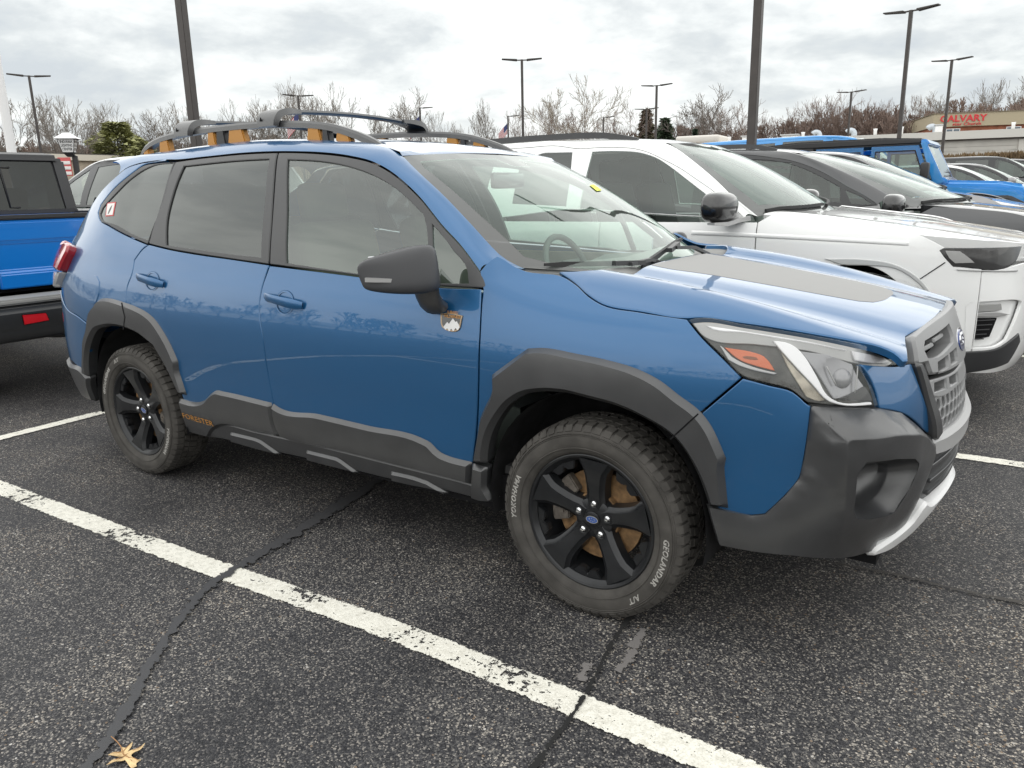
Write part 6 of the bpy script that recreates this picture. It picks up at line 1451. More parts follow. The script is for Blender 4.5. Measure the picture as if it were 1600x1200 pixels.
    # bonnet, windscreen, cowl
    H2 = SymU(hd, 1); te = hw - .17; xf_ = A_['xf']
    ho = [(cx + .04, te - .02), (0, te), (.4, te - .015), (xf_ - .30, te - .10), (xf_ - .16, te - .26), (xf_ - .09, te - .45), (xf_ - .06, 0.12)]
    rearc = [(cx + A_.get('cowl_c', .28)*.92, .10), (cx + .20, .45), (cx + .08, te - .12)]
    outl = ho + [(a, -b) for a, b in ho[::-1]] + [(a, -b) for a, b in rearc[::-1]] + rearc
    panel('bonnet', H2, outl, [], paint, root, mirror=False, grid=.08, step=.04, thick=.11)
    W2_ = SymU(ws, 0); q = [(-1.03, 0)] + [(a, 0) for a in np.linspace(-.8, .8, 7)] + [(1.03, 0), (1.045, .35), (1.045, .65), (1.01, 1)] + [(a, 1) for a in np.linspace(.8, -.8, 7)] + [(-1.01, 1), (-1.045, .65), (-1.045, .35)]
    inn = [(-.92, .10), (-.5, .06), (0, .05), (.5, .06), (.92, .10), (.95, .5), (.93, .93), (.5, .95), (0, .94), (-.5, .95), (-.93, .93), (-.95, .5)]
    panel('windscreen_band', W2_, q, [inn], glass('windscreen band', (.15, .15, .15), 1.6, .5, (.22, .22, .22)), root, off=-.002, gap=0, bev=.001, thick=.004, mirror=False, grid=.1, step=.05)
    panel('windscreen', W2_, inn, [], M_['glass_ws2'], root, off=-.002, gap=0, bev=.0005, drop=.0005, thick=.004, mirror=False, grid=.1, step=.05)
    bm = bmesh.new(); box(bm, (-1.9, 0, .42), (4.2, hw*1.6, .24)); box(bm, (-1.9, 0, .75), (2.6, hw*1.5, .5)); bm_obj('cabin_floor', bm, M_['seat_dark'], root)
    bm = bmesh.new(); box(bm, (cx - .02, 0, belt - .14), (.50, hw*1.5, .20)); bmesh.ops.bevel(bm, geom=bm.edges[:], offset=.05, segments=2, affect='EDGES'); bm_obj('dashboard', bm, M_['seat_dark'], root, True, 50)
    if not simple:
        for xx_ in (cx - 1.15, cx - 2.0):
            for yy in (-.38, .38):
                s_ = empty('seat'); s_.parent = root
                bevel_box('seat_back', (xx_ - .05, yy, belt - .05), (.16, .48, .62), M_['seat_dark'], s_, .05, 2, Matrix.Rotation(R(-14), 3, 'Y')); bevel_box('headrest', (xx_ - .14, yy, belt + .34), (.09, .26, .17), M_['seat_dark'], s_, .035, 2)
        sw = empty('steering_wheel', (cx - .42, .38, belt - .06)); sw.parent = root; sw.rotation_euler = (0, R(-24), 0)
        V, F = tube_mesh([(.0, .185*math.cos(t), .185*math.sin(t)) for t in np.linspace(0, 2*PI, 25)], .016, 6, False); mesh_obj('wheel_rim', V, F, M_['dash'], sw)
        for a, b in (((cx - .02 + .10, -.50), (cx + .16, .10)), ((cx + .16, .05), (cx + .0, .62))):
            pass
        for a0, a1, b0, b1 in ((.93, .10, .02, .045), (.05, -.78, .03, .11)):
            L = W2_.at(np.array([(a0 + (a1-a0)*s, b0 + (b1-b0)*s) for s in np.linspace(0, 1, 8)]), .012); wq = empty('wiper'); wq.parent = root
            sweep('wiper_blade', L, [(-.011, -.008), (.011, -.008), (.009, .012), (-.009, .012)], M_['rubber'], wq)
    bm = bmesh.new(); box(bm, (-wb/2, 0, .34), (wb - .9, hw*1.7, .12)); box(bm, (.1, 0, .62), (1.0, 1.0, .45)); box(bm, (-wb, 0, .55), (.9, 1.0, .25)); bm_obj('underbody', bm, M_['dark'], root)
    # mirrors
    mm_ = mirror_mat or paint
    mq = empty('door_mirror'); mq.parent = root; mx_, mz_ = cx - .14, belt + .10 + mirror_z
    bm = bmesh.new(); bmesh.ops.create_uvsphere(bm, u_segments=20, v_segments=12, radius=1)
    for v in bm.verts:
        c = v.co; ex = .7; v.co = Vector((math.copysign(abs(c.x)**ex, c.x)*.085*(1.2 if c.x > 0 else .6), math.copysign(abs(c.y)**ex, c.y)*.155, math.copysign(abs(c.z)**ex, c.z)*.095))
        v.co += Vector((mx_ - (abs(v.co.y - .12))*.15, -(hw + .13), mz_))
    h_ = bm_obj('mirror_housing', bm, mm_, mq, True, 80)
    sweep('mirror_base', [(mx_, -(hw + .27), mz_ - .098), (mx_ + .02, -(hw + .12), mz_ - .104), (mx_ + .06, -(hw + .01), mz_ - .085), (mx_ + .10, -(hw - .07), mz_ - .075)], [(-.05, -.012), (.05, -.014), (.05, .016), (-.05, .014)], M_['silver'] if mm_ is M_['gloss_black'] else trim, mq, scale=[.5, .9, .9, 1.0])
    mirror_tree(mq, root)
    if rails:
        for s in (-1, 1):
            pts = [(x, s*(tr_e + .035), rf.ev(np.array([[x, tr_e]]))[0, 2] + h) for x, h in zip(np.linspace(A_['rr'] + .2, wt - .25, 9), (0, .03, .036, .036, .036, .036, .036, .03, .0))]
            sweep('roof_rail', resample(pts, 24), [(-.022, -.03), (.022, -.03), (.016, .014), (-.016, .014)], M_['trim'], root)
    if wheels: put_wheels(root, (0, -wb), hw, wheel_r)
    for sx in (0, -wb):
        n2 = 18; V = []; F = []
        for k in range(n2):
            a = -.4 + (PI + .8)*k/(n2-1)
            for y in (-(hw - .03), -.45): V.append((sx + (ra + .01)*math.cos(a), y, .36 + (arch[1] + .01)*math.sin(a)))
        for k in range(n2-1): F.append((2*k, 2*k+2, 2*k+3, 2*k+1))
        F.append([2*k+1 for k in range(n2)]); mirror_obj(mesh_obj('wheel_arch_liner', V, F, M_['liner'], root))
    return root, S, P

SUVS = 'vehicles parked in the row beyond the blue SUV'
C_ = CUV['white']
WR, WS_, WP = road_car('parked_suv', C_['pos'], C_['args'], M_['pearl'], 'white SUV with gloss black door mirrors parked just beyond the blue one', 'car', C_['tr'], 3.09, frame=M_['pearl'], rails=True, mirror_mat=M_['gloss_black'], mirror_z=-.015, arch=(.43, .60), wheel_r=.395, gl=glass('side glass', (.55, .66, .61), 1.75, .03, (.4, .46, .43)))
t_ = C_['tr']
WP('headlight', t_['headlight'], M_['gloss_black'], off=.003, bev=.004, grid=.03)
WP('headlight_lamp', t_['headlight_lamp'], M_['lamp_mid'], off=.006, bev=.002, grid=.03)
WP('chrome_strip', t_['chrome'], M_['silver'], off=.008, bev=.003, grid=.03)
WP('fog_pocket', t_['fog_recess'], M_['pearl'], off=-.03, thick=.01, grid=.04, gap=-.02)
WP('fog_lamp', t_['fog'], M_['lamp_mid'], off=-.016, bev=.003, grid=.03)
WP('fog_trim', t_['fogchrome'], M_['silver'], off=-.008, bev=.003, grid=.03)
WP('lower_intake', t_['grille_low'], M_['dark'], off=-.018, grid=.04)
GL_ = np.array(t_['grille_low']); lo_, hi_ = GL_.min(0), GL_.max(0)
for k in range(5):
    v0 = lo_[1] + (hi_[1]-lo_[1])*(k+.5)/5; WP('intake_slat', [(lo_[0] + .01, v0), (hi_[0] - .02 - .05*(4-k)/4, v0 + .006), (hi_[0] - .02 - .05*(4-k)/4, v0 - .004), (lo_[0] + .01, v0 - .009)], M_['trim'], off=-.010, bev=.002, thick=.006, grid=.2)
WP('front_valance', t_['valance'] , M_['trim'], off=.012, bev=.008, grid=.05)
ue_ = WS_['side'].us[-1]; h1_ = C_['args']['hood1']
WP('grille_opening', [(ue_ - .38, h1_ - .12), (ue_ - .004, h1_ - .10), (ue_ - .004, .60), (ue_ - .10, .60), (ue_ - .34, h1_ - .24)], M_['gloss_black'], off=.006, grid=.06)
for k in range(6): WP('grille_slot', [(ue_ - .34 + k*.055, h1_ - .13), (ue_ - .315 + k*.055, h1_ - .13), (ue_ - .315 + k*.055, h1_ - .23), (ue_ - .34 + k*.055, h1_ - .23)], M_['silver'], off=.012, bev=.003, grid=.06)
WP('marker_lamp', t_['marker'], M_['amber'], off=.012, bev=.003, grid=.03)
ao, ai = t_['arch_out'], t_['arch_in']
WP('arch_moulding', ao + ai[::-1], pbr('light grey arch moulding', (.50, .51, .51), .35, coat=.8), off=.010, bev=.006, drop=.008, grid=.04)
seam = np.array(t_['seam']); nrm = np.array([seam[1, 1]-seam[0, 1], -(seam[1, 0]-seam[0, 0])]); nrm /= np.linalg.norm(nrm)
WP('bumper_seam', [tuple(seam[0] + nrm*.003), tuple(seam[1] + nrm*.003), tuple(seam[1] - nrm*.003), tuple(seam[0] - nrm*.003)], M_['dark'], off=.0022, gap=0, bev=.0005, thick=.002, grid=.2)
cr = np.array(t_['crease']); WP('body_crease', [tuple(p + [0, .014]) for p in cr] + [tuple(p - [0, .014]) for p in cr[::-1]], M_['pearl'], off=.0035, bev=.012, drop=.0035, gap=0, thick=.008, grid=.2)

C_ = CUV['van']
VR, VS_, VP = road_car('parked_van', C_['pos'], C_['args'], M_['granite'], 'dark grey people carrier with sloping bonnet parked beyond the white SUV', 'van', C_['tr'], 3.09, frame=M_['trim'], rails=True, mirror_mat=M_['gloss_black'], mirror_z=-.03)
C_ = CUV['grey']
GR, GS_, GP = road_car('parked_suv', C_['pos'], C_['args'], M_['silverpaint'], 'light grey SUV with vented bonnet between the dark people carrier and the bright blue off-roader', 'car', None, 2.85)
H2g = SymU(GS_['hood'], 1)
for s in (-1, 1): panel('bonnet_vent', H2g, [(-.05, s*.30), (.22, s*.27), (.22, s*.40), (-.05, s*.44)], [], M_['dark'], GR, off=.004, mirror=False, grid=.1)

# ---- bright blue off-roader with a black hard top, boxy
def prism(name, pts, y0, y1, mat, parent, bev=.015, seg=2, sharp=35):
    bm = bmesh.new(); v = [bm.verts.new((x, y0, z)) for x, z in pts]; f = bm.faces.new(v); r = bmesh.ops.extrude_face_region(bm, geom=[f]); bmesh.ops.translate(bm, vec=(0, y1-y0, 0), verts=[q for q in r['geom'] if isinstance(q, bmesh.types.BMVert)])
    bmesh.ops.recalc_face_normals(bm, faces=bm.faces[:])
    if bev: bmesh.ops.bevel(bm, geom=bm.edges[:], offset=bev, segments=seg, affect='EDGES')
    return bm_obj(name, bm, mat, parent, True, sharp)
def offroader(pos, rot, paint, label, top, group=None):
    r = empty('parked_offroader', pos, rot, label, 'car', group); h = .80
    # x = 0 front axle; windscreen hinge at x = -.62
    prism('tub', [(-.62, .62), (-.62, 1.30), (-3.55, 1.30), (-3.60, .70), (-3.42, .62)], -h, h, paint, r, .02)
    prism('bonnet', [(-.60, 1.36), (.20, 1.33), (.52, 1.27), (.56, 1.20), (.56, .80), (-.60, .80)], -.62, .62, paint, r, .05, 3)
    for s in (-1, 1):
        prism('fender', [(-.62, 1.30), (-.30, 1.27), (.42, 1.20), (.55, 1.10), (.55, .95), (-.62, .95)], s*.60, s*.80, paint, r, .03)
        prism('fender_flare', [(-.58, 1.02), (-.35, 1.12), (.35, 1.12), (.62, .98), (.62, .92), (.32, 1.06), (-.32, 1.06), (-.55, .94)], s*.62, s*.95, M_['clad'], r, .02)
        prism('fender_flare', [(-3.45, .92), (-3.28, 1.08), (-2.62, 1.08), (-2.40, .92), (-2.46, .88), (-2.66, 1.02), (-3.24, 1.02), (-3.38, .88)], s*.75, s*.95, M_['clad'], r, .02)
        # doors with windows
        for a0, a1, nm in ((-.70, -1.66, 'front_door'), (-1.70, -2.52, 'rear_door')):
            d = empty(nm); d.parent = r
            prism('door_skin', [(a0, .66), (a0, 1.31), (a1, 1.31), (a1, .66)], s*.795, s*.822, paint, d, .012)
            k = .235 if nm == 'front_door' else .04; y = s*.775
            bm = bmesh.new(); o_ = [(a0 - .03, 1.31), (a0 - k - .02, 1.90), (a1 + .02, 1.90), (a1 + .02, 1.31)]; i_ = [(a0 - .13, 1.38), (a0 - k - .065, 1.82), (a1 + .085, 1.82), (a1 + .085, 1.38)]
            vo = [bm.verts.new((x, s*(.805 - (z - 1.31)*.12), z)) for x, z in o_]; vi = [bm.verts.new((x, s*(.805 - (z - 1.31)*.12), z)) for x, z in i_]
            for q in range(4): bm.faces.new((vo[q], vo[(q+1) % 4], vi[(q+1) % 4], vi[q]))
            bmesh.ops.solidify(bm, geom=bm.faces[:], thickness=.03); bmesh.ops.recalc_face_normals(bm, faces=bm.faces[:])
            bm_obj('window_frame', bm, paint, d, False)
            mesh_obj('window_pane', [(x, s*(.800 - (z - 1.31)*.12), z) for x, z in i_], [(0, 1, 2, 3)], M_['glass_side2'], d, False)
            sl = [(x - .012*np.sign(x - (a0+a1)/2)*-1, z) for x, z in i_]
            V, F = tube_mesh([(x, s*(.808 - (z - 1.31)*.12), z) for x, z in i_ + i_[:1]], .012, 6, False); mesh_obj('window_seal', V, F, M_['rubber'], d)
            bevel_box('door_handle', (a1 + .12, s*.835, 1.20), (.16, .03, .035), M_['trim'], d, .008)
            for z in (.80, 1.18): bevel_box('hinge', (a0 + .02, s*.828, z), (.10, .02, .05), paint, d, .006)
        m = empty('door_mirror'); m.parent = r
        bevel_box('mirror_housing', (-.80, s*1.02, 1.50), (.12, .20, .26), M_['hardtop'], m, .035, 3)
        bevel_box('mirror_arm', (-.78, s*.87, 1.36), (.07, .16, .10), M_['hardtop'], m, .02, 2)
        # windscreen frame side
        prism('windscreen_pillar', [(-.60, 1.30), (-.54, 1.33), (-.86, 1.96), (-.93, 1.94), (-.70, 1.30)], s*.70, s*.785, paint, r, .012)
        lampx = .585; ob = lathe('headlight', [(-.02, 0), (-.03, .05), (-.015, .095), (0, .10)], M_['lamp_mid'], r, 20); ob.location = (lampx, s*.46, 1.03); ob.rotation_euler = (0, 0, R(90))
        bevel_box('tail_lamp', (-3.61, s*.70, 1.05), (.08, .14, .26), M_['red'], r, .02)
    prism('windscreen_header', [(-.83, 1.90), (-.80, 1.92), (-.86, 1.99), (-.95, 1.98), (-.93, 1.91)], -.72, .72, paint, r, .01)
    prism('windscreen_base', [(-.52, 1.30), (-.50, 1.36), (-.57, 1.41), (-.62, 1.38), (-.62, 1.30)], -.74, .74, paint, r, .01)
    ww = [(-.575, 1.40), (-.845, 1.92)]
    mesh_obj('windscreen', [(ww[0][0], -.70, ww[0][1]), (ww[0][0], .70, ww[0][1]), (ww[1][0], .68, ww[1][1]), (ww[1][0], -.68, ww[1][1])], [(0, 1, 2, 3)], M_['glass_ws2'], r, False)
    prism('hard_top', [(-.92, 1.91), (-.90, 2.00), (-1.5, 2.035), (-2.8, 2.03), (-3.50, 1.98), (-3.60, 1.32), (-3.50, 1.32), (-3.42, 1.90)], -.745, .745, top, r, .03, 3)
    for s in (-1, 1):
        prism('top_side', [(-2.54, 1.32), (-2.54, 1.92), (-3.42, 1.92), (-3.54, 1.32)], s*.72, s*.765, top, r, .01)
        mesh_obj('side_pane', [(x, s*.768, z) for x, z in ((-2.64, 1.40), (-2.64, 1.80), (-3.32, 1.80), (-3.40, 1.40))], [(0, 1, 2, 3)], M_['glass_dark'], r, False)
    prism('grille', [(.57, .80), (.57, 1.22), (.60, 1.20), (.61, .82)], -.58, .58, paint, r, .008)
    for k in range(7): bevel_box('grille_slot', (.606, -.27 + k*.09, 1.02), (.012, .045, .28), M_['dark'], r, .004)
    prism('front_bumper', [(.62, .62), (.62, .78), (.86, .76), (.88, .64)], -.88, .88, M_['clad'], r, .03)
    prism('rear_bumper', [(-3.60, .60), (-3.60, .76), (-3.78, .74), (-3.78, .62)], -.85, .85, M_['clad'], r, .03)
    bm = bmesh.new(); box(bm, (-1.6, 0, .62), (3.8, 1.2, .2)); bm_obj('underbody', bm, M_['dark'], r)
    for yy in (-.38, .38):
        for xx_ in (-1.55, -2.4):
            s_ = empty('seat'); s_.parent = r
            bevel_box('seat_back', (xx_, yy, 1.25), (.15, .46, .62), M_['seat_dark'], s_, .05, 2, Matrix.Rotation(R(-12), 3, 'Y')); bevel_box('headrest', (xx_ - .08, yy, 1.66), (.09, .26, .18), M_['seat_dark'], s_, .035, 2)
    bevel_box('dashboard', (-.82, 0, 1.20), (.30, 1.4, .24), M_['seat_dark'], r, .04, 2)
    put_wheels(r, (0, -2.95), .90, .42, .28)
    sp = simple_wheel(.42, .28, .27); sp.name = 'spare_wheel'; sp.parent = r; sp.location = (-3.78, .1, 1.18); sp.rotation_euler = (0, 0, R(-90))
    return r
offroader((.25, 11.85, ground_z(11.85)), 0, M_['hydro'], 'bright blue off-roader with black hard top and square black mirror', M_['hardtop'])

# ---- bright blue pickup on the left, seen from behind (nose towards -x)
def pickup():
    r = empty('parked_pickup', (-4.82, .16, 0), PI, 'bright blue pickup truck with black cab top, tailgate towards the blue SUV', 'truck')
    # local: tailgate at x = 0 plane, truck reaches to +x (rotated: world -x)
    h = .80; P_ = M_['hydro2']
    tg = empty('tailgate'); tg.parent = r
    prism('tailgate_skin', [(-.02, .83), (-.02, .93), (.0, .955), (.0, 1.14), (-.012, 1.155), (-.012, 1.285), (.0, 1.30), (.05, 1.30), (.05, .83)], -.70, .70, P_, tg, .008, 2, 25)
    prism('tailgate_cap', [(-.018, 1.300), (-.018, 1.332), (.08, 1.332), (.08, 1.300)], -.70, .70, M_['hardtop'], tg, .008)
    prism('tailgate_groove', [(-.0015, 1.142), (-.0015, 1.156), (.03, 1.156), (.03, 1.142)], -.695, .695, M_['dark'], tg, 0)
    for s in (-1, 1):
        bs = prism('bed_side', [(0, .70), (0, 1.30), (1.62, 1.30), (1.62, .62), (1.25, .62), (1.15, .95), (.95, 1.02), (.55, 1.02), (.35, .92), (.25, .70)], s*.715, s*.89, P_, r, .02)
        prism('bed_rail', [(-.01, 1.30), (-.01, 1.33), (1.62, 1.33), (1.62, 1.30)], s*.70, s*.885, M_['hardtop'], r, .008)
        tl = empty('tail_lamp'); tl.parent = r
        prism('lamp_lens', [(-.025, .90), (-.03, .93), (-.03, 1.20), (-.02, 1.225), (.05, 1.225), (.05, .90)], s*.735, s*.86, M_['red'], tl, .012, 3)
        prism('lamp_frame', [(-.015, .885), (-.015, 1.24), (.05, 1.24), (.05, .885)], s*.722, s*.875, M_['trim'], tl, .008)
        prism('fender_flare', [(.22, .78), (.42, 1.03), (1.08, 1.03), (1.28, .78), (1.22, .76), (1.05, .97), (.46, .97), (.28, .76)], s*.86, s*.96, M_['clad'], r, .015)
    prism('bed_floor', [(.04, .80), (.04, .84), (1.60, .84), (1.60, .80)], -.72, .72, M_['dark'], r, 0)
    prism('bed_front', [(1.56, .80), (1.56, 1.28), (1.62, 1.28), (1.62, .80)], -.72, .72, P_, r, .005)
    # step bumper: bright top edge, black face, red reflectors, tow slots
    bp = empty('rear_bumper'); bp.parent = r
    prism('bumper_step', [(-.20, .735), (-.20, .775), (-.02, .785), (-.02, .735)], -.88, .88, pbr('worn grey step pad', (.30, .30, .29), .5), bp, .012)
    prism('bumper_face', [(-.19, .735), (-.215, .70), (-.215, .56), (-.17, .48), (.05, .46), (.05, .735)], -.90, .90, M_['trim'], bp, .02, 3)
    for s in (-1, 1):
        extrude_poly('bumper_reflector', [(-.085, -.028), (.085, -.036), (.09, .036), (-.07, .030)], .008, pbr('red reflector', (.60, .012, .02), .3, coat=.6), bp, Matrix(((0, 0, -1, -.214), (1, 0, 0, s*.60), (0, 1, 0, .632), (0, 0, 0, 1))), .004)
        bevel_box('tow_slot', (-.216, s*.28, .63), (.012, .16, .03), M_['chrome'], bp, .008)
    tube('exhaust_pipe', [(.3, -.55, .42), (-.08, -.60, .40)], .035, M_['silver'], r, 12)
    lathe_o = lathe('spare_wheel', [(-.10, .20), (-.11, .28), (-.09, .35), (-.05, .37), (.05, .37), (.09, .35), (.11, .28), (.10, .20)], M_['tyre'], r, 32); lathe_o.location = (.45, 0, .50); lathe_o.rotation_euler = (R(90), 0, 0)
    # cab
    prism('cab_body', [(1.66, .62), (1.66, 1.31), (4.30, 1.31), (4.30, .62)], -.80, .80, P_, r, .02)
    prism('bonnet', [(4.28, .80), (4.28, 1.36), (5.1, 1.33), (5.42, 1.25), (5.45, .80)], -.62, .62, P_, r, .05, 3)
    cab = empty('hard_top'); cab.parent = r
    for s in (-1, 1): prism('top_pillar', [(1.70, 1.31), (1.70, 1.34), (1.83, 1.80), (2.05, 1.80), (1.98, 1.31)], s*.66, s*.785, M_['hardtop'], cab, .02)
    prism('top_roof', [(1.80, 1.765), (1.815, 1.83), (2.0, 1.865), (3.9, 1.88), (4.05, 1.84), (4.05, 1.78)], -.765, .765, M_['hardtop'], cab, .045, 4)
    prism('top_sill', [(1.69, 1.305), (1.69, 1.350), (1.76, 1.350), (1.76, 1.305)], -.785, .785, M_['hardtop'], cab, .01)
    mesh_obj('rear_window', [(1.706, -.665, 1.345), (1.706, .665, 1.345), (1.822, .655, 1.772), (1.822, -.655, 1.772)], [(0, 1, 2, 3)], M_['glass_cab'], r, False)
    for s in (-1, 1):
        V, F = tube_mesh([(1.71, s*.28, 1.37), (1.71, s*.20, 1.37), (1.80, s*.20, 1.72), (1.80, s*.28, 1.72)], .008, 6); mesh_obj('slider_seal', V, F, M_['rubber'], r)
        for a0, a1 in ((2.02, 2.95), (2.99, 3.98)):
            d = empty('door'); d.parent = r
            mesh_obj('window_pane', [(a0 + .06, s*.795, 1.36), (a1 - .06, s*.795, 1.36), (a1 - .08, s*.74, 1.78), (a0 + .06, s*.74, 1.78)], [(0, 1, 2, 3)], M_['glass_dark'], d, False)
            prism('door_skin', [(a0, .66), (a0, 1.31), (a1, 1.31), (a1, .66)], s*.795, s*.82, P_, d, .01)
        prism('windscreen_pillar', [(4.28, 1.30), (4.02, 1.84), (4.10, 1.85), (4.36, 1.32)], s*.70, s*.78, P_, r, .01)
        prism('fender', [(4.30, .95), (4.30, 1.28), (5.2, 1.2), (5.4, 1.08), (5.4, .95)], s*.60, s*.92, P_, r, .03)
    mesh_obj('windscreen', [(4.34, -.70, 1.36), (4.34, .70, 1.36), (4.07, .68, 1.84), (4.07, -.68, 1.84)], [(0, 1, 2, 3)], M_['glass_ws2'], r, False)
    for yy in (-.38, .38): bevel_box('seat_back', (2.35, yy, 1.25), (.15, .50, .60), M_['seat_dark'], r, .05, 2)
    bm = bmesh.new(); box(bm, (2.6, 0, .60), (5.0, 1.1, .22)); bm_obj('underbody', bm, M_['dark'], r)
    put_wheels(r, (.76, 4.25), .92, .40, .27)
pickup()
# ---- grey SUV beyond the pickup, nose away from us
road_car('parked_suv', (-10.25, 3.05, 0), dict(hw=.96, xf=.90, xr=-3.95, belt=1.34, roof=1.92, hood0=1.38, hood1=1.12, cowl=-.50, cowl_t=.76, wst=-1.45, wst_t=.60, rr=-3.6), M_['silverpaint'], 'silver grey SUV on the left behind the pickup cab, showing its side window', 'car', None, 2.75, PI, gl=M_['glass'])
# ---- more cars far along the row
FARC = [('parked_van', (-1.3, 14.9), dict(hw=1.0, xf=.95, xr=-4.6, belt=1.45, roof=2.25, hood0=1.48, hood1=1.1, cowl=-.4, cowl_t=.8, wst=-1.0, wst_t=.62, rr=-4.4), 'hydro', 'tall bright blue van, only its roof showing above the black hard top of the off-roader', 'van', 3.3),
        ('parked_car', (.55, 17.9), dict(hw=.90, xf=.90, xr=-3.8, belt=1.05, roof=1.60, hood0=1.05, hood1=.85, cowl=-.42, cowl_t=.68, wst=-1.28, wst_t=.52, rr=-3.0, lean=.7), 'pearl', 'white car just beyond the windscreen of the bright blue off-roader', 'car', 2.75),
        ('parked_car', (.80, 20.9), dict(hw=.90, xf=.90, xr=-3.8, belt=1.07, roof=1.62, hood0=1.05, hood1=.85, cowl=-.42, cowl_t=.68, wst=-1.28, wst_t=.52, rr=-3.0, lean=.7), 'silverpaint', 'silver car between the white car and the graphite SUV', 'car', 2.75),
        ('parked_suv', (1.1, 23.9), dict(hw=.96, xf=.92, xr=-3.9, belt=1.2, roof=1.80, hood0=1.22, hood1=1.0, cowl=-.45, cowl_t=.75, wst=-1.25, wst_t=.58, rr=-3.5), 'navy', 'graphite SUV in front of the brown hedge, far end of the row', 'car', 2.85),
        ('parked_suv', (1.6, 26.9), dict(hw=.96, xf=.92, xr=-3.9, belt=1.15, roof=1.72, hood0=1.2, hood1=1.0, cowl=-.45, cowl_t=.75, wst=-1.25, wst_t=.58, rr=-3.5), 'silverpaint', 'pale SUV last in the row at the right edge, beyond the graphite one', 'car', 2.85)]
for nm, pos, ar_, pt_, lb, ct, wb_ in FARC: road_car(nm, (pos[0], pos[1], ground_z(pos[1])), ar_, M_[pt_], lb, ct, None, wb_, simple=True, frame=M_[pt_] if pt_ == 'hydro' else None)

# ================================================================== surroundings
CAMP = np.array([_co.matrix_world.translation.x, _co.matrix_world.translation.y])
XD = {-200: (-.9563, .2925), -100: (-.9401, .3409), 0: (-.92, .392), 100: (-.8952, .4456), 200: (-.8653, .5013), 300: (-.8296, .5583), 400: (-.7879, .6158), 500: (-.74, .6726), 600: (-.686, .7276), 700: (-.6265, .7794), 800: (-.5624, .8269), 900: (-.4946, .8691), 1000: (-.4248, .9053), 1100: (-.3541, .9352), 1200: (-.284, .9588), 1300: (-.2157, .9765), 1400: (-.15, .9887), 1500: (-.0878, .9961), 1600: (-.0293, .9996), 1700: (.0252, .9997), 1800: (.0756, .9971)}
_bk = sorted(XD); _ba = [math.atan2(XD[k][0], XD[k][1]) for k in _bk]
def bearing(k, dist):
    """ground point at a compass bearing (k runs left to right over the view) and distance from the viewpoint"""
    a = float(np.interp(k, _bk, _ba)); return CAMP[0] + math.sin(a)*dist, CAMP[1] + math.cos(a)*dist
# ------------------------------------------------------------------ lamp posts
POLE = pbr('dark bronze pole', (.055, .047, .043), .5, noise=.15, nscale=5)
def lamp_post(x, y, rz, heads=2, h=7.6, w=.13, label='', flag=False):
    r = empty('street_lamp', (x, y, 0), rz, label, 'lamp post', 'lamp posts of the car park')
    prism('pole', [(-w/2, .55), (w/2, .55), (w*.46, h), (-w*.46, h)], -w/2, w/2, POLE, r, .006)
    b = lathe('pole_base', [(0, 0), (0, .30), (.60, .30), (.60, .26)], pbr('concrete base', (.30, .29, .27), .9), None, 20) if False else None
    o = lathe('concrete_base', [(0, .28), (.62, .28), (.66, .25), (.66, .0)], M_['concrete'], r, 20); o.rotation_euler = (R(90), 0, 0)
    for s in ((-1, 1) if heads == 2 else (1,)):
        hd_ = empty('lamp_head'); hd_.parent = r
        tl = .055*s
        bm = bmesh.new(); box(bm, (s*.16, 0, h - .03), (.22, .05, .05)); bm_obj('lamp_arm', bm, POLE, hd_)
        bm = bmesh.new(); vs = box(bm, (0, 0, 0), (.74, .34, .07))
        for v in bm.verts:
            if v.co.x*s > 0: v.co.y *= .8; v.co.z *= .6
        bmesh.ops.bevel(bm, geom=bm.edges[:], offset=.012, segments=2, affect='EDGES'); bm.transform(Matrix.Translation((s*.60, 0, h + .0)) @ Matrix.Rotation(-tl*1.4, 4, 'Y'))
        bm_obj('lamp_housing', bm, POLE, hd_, True, 40)
    return r
M_['concrete'] = pbr('concrete', (.30, .29, .27), .9, noise=.2, nscale=6)
POSTS = [(-10.3, 4.91, .2, 2, 'near lamp post on the left behind the roof rack, its head above the view'), (-2.95, 9.87, 0, 2, 'near lamp post behind the dark people carrier, tall and thick'),
         (-42.45, 17.93, R(66), 2, 'lamp post far left beside the white pole'), (-39.2, 32.5, R(58), 2, 'lamp post with a flag showing above the front crossbar'), (-38.5, 43.4, R(52), 1, 'lamp post with one head and a flag right of the far crossbar end'),
         (-37.6, 53.6, R(40), 1, 'lamp post with one head and a flag just left of the tall centre post'), (-20.9, 30.5, R(34), 2, 'tall lamp post over the front of the white SUV roof rail'), (-32.4, 60.8, R(20), 1, 'short far lamp post with a single head over the white SUV roof'),
         (-26.5, 56.9, R(10), 2, 'farther of the two lamp posts standing together, against the conifer'), (-19.9, 44.0, R(8), 2, 'nearer of the two lamp posts standing together above the white roof'), (-11.2, 56.6, R(-6), 2, 'slender lamp post in front of the long white building'),
         (-4.03, 30.9, R(-12), 2, 'tall lamp post left of the red CALVARY letters'), (-4.1, 45.4, R(-10), 2, 'lamp post in front of the last letter of CALVARY')]
for x, y, rz, hn, lb in POSTS: lamp_post(x, y, rz, hn, label=lb, h=9.6 if 'near lamp' in lb and y < 10 else 7.6)
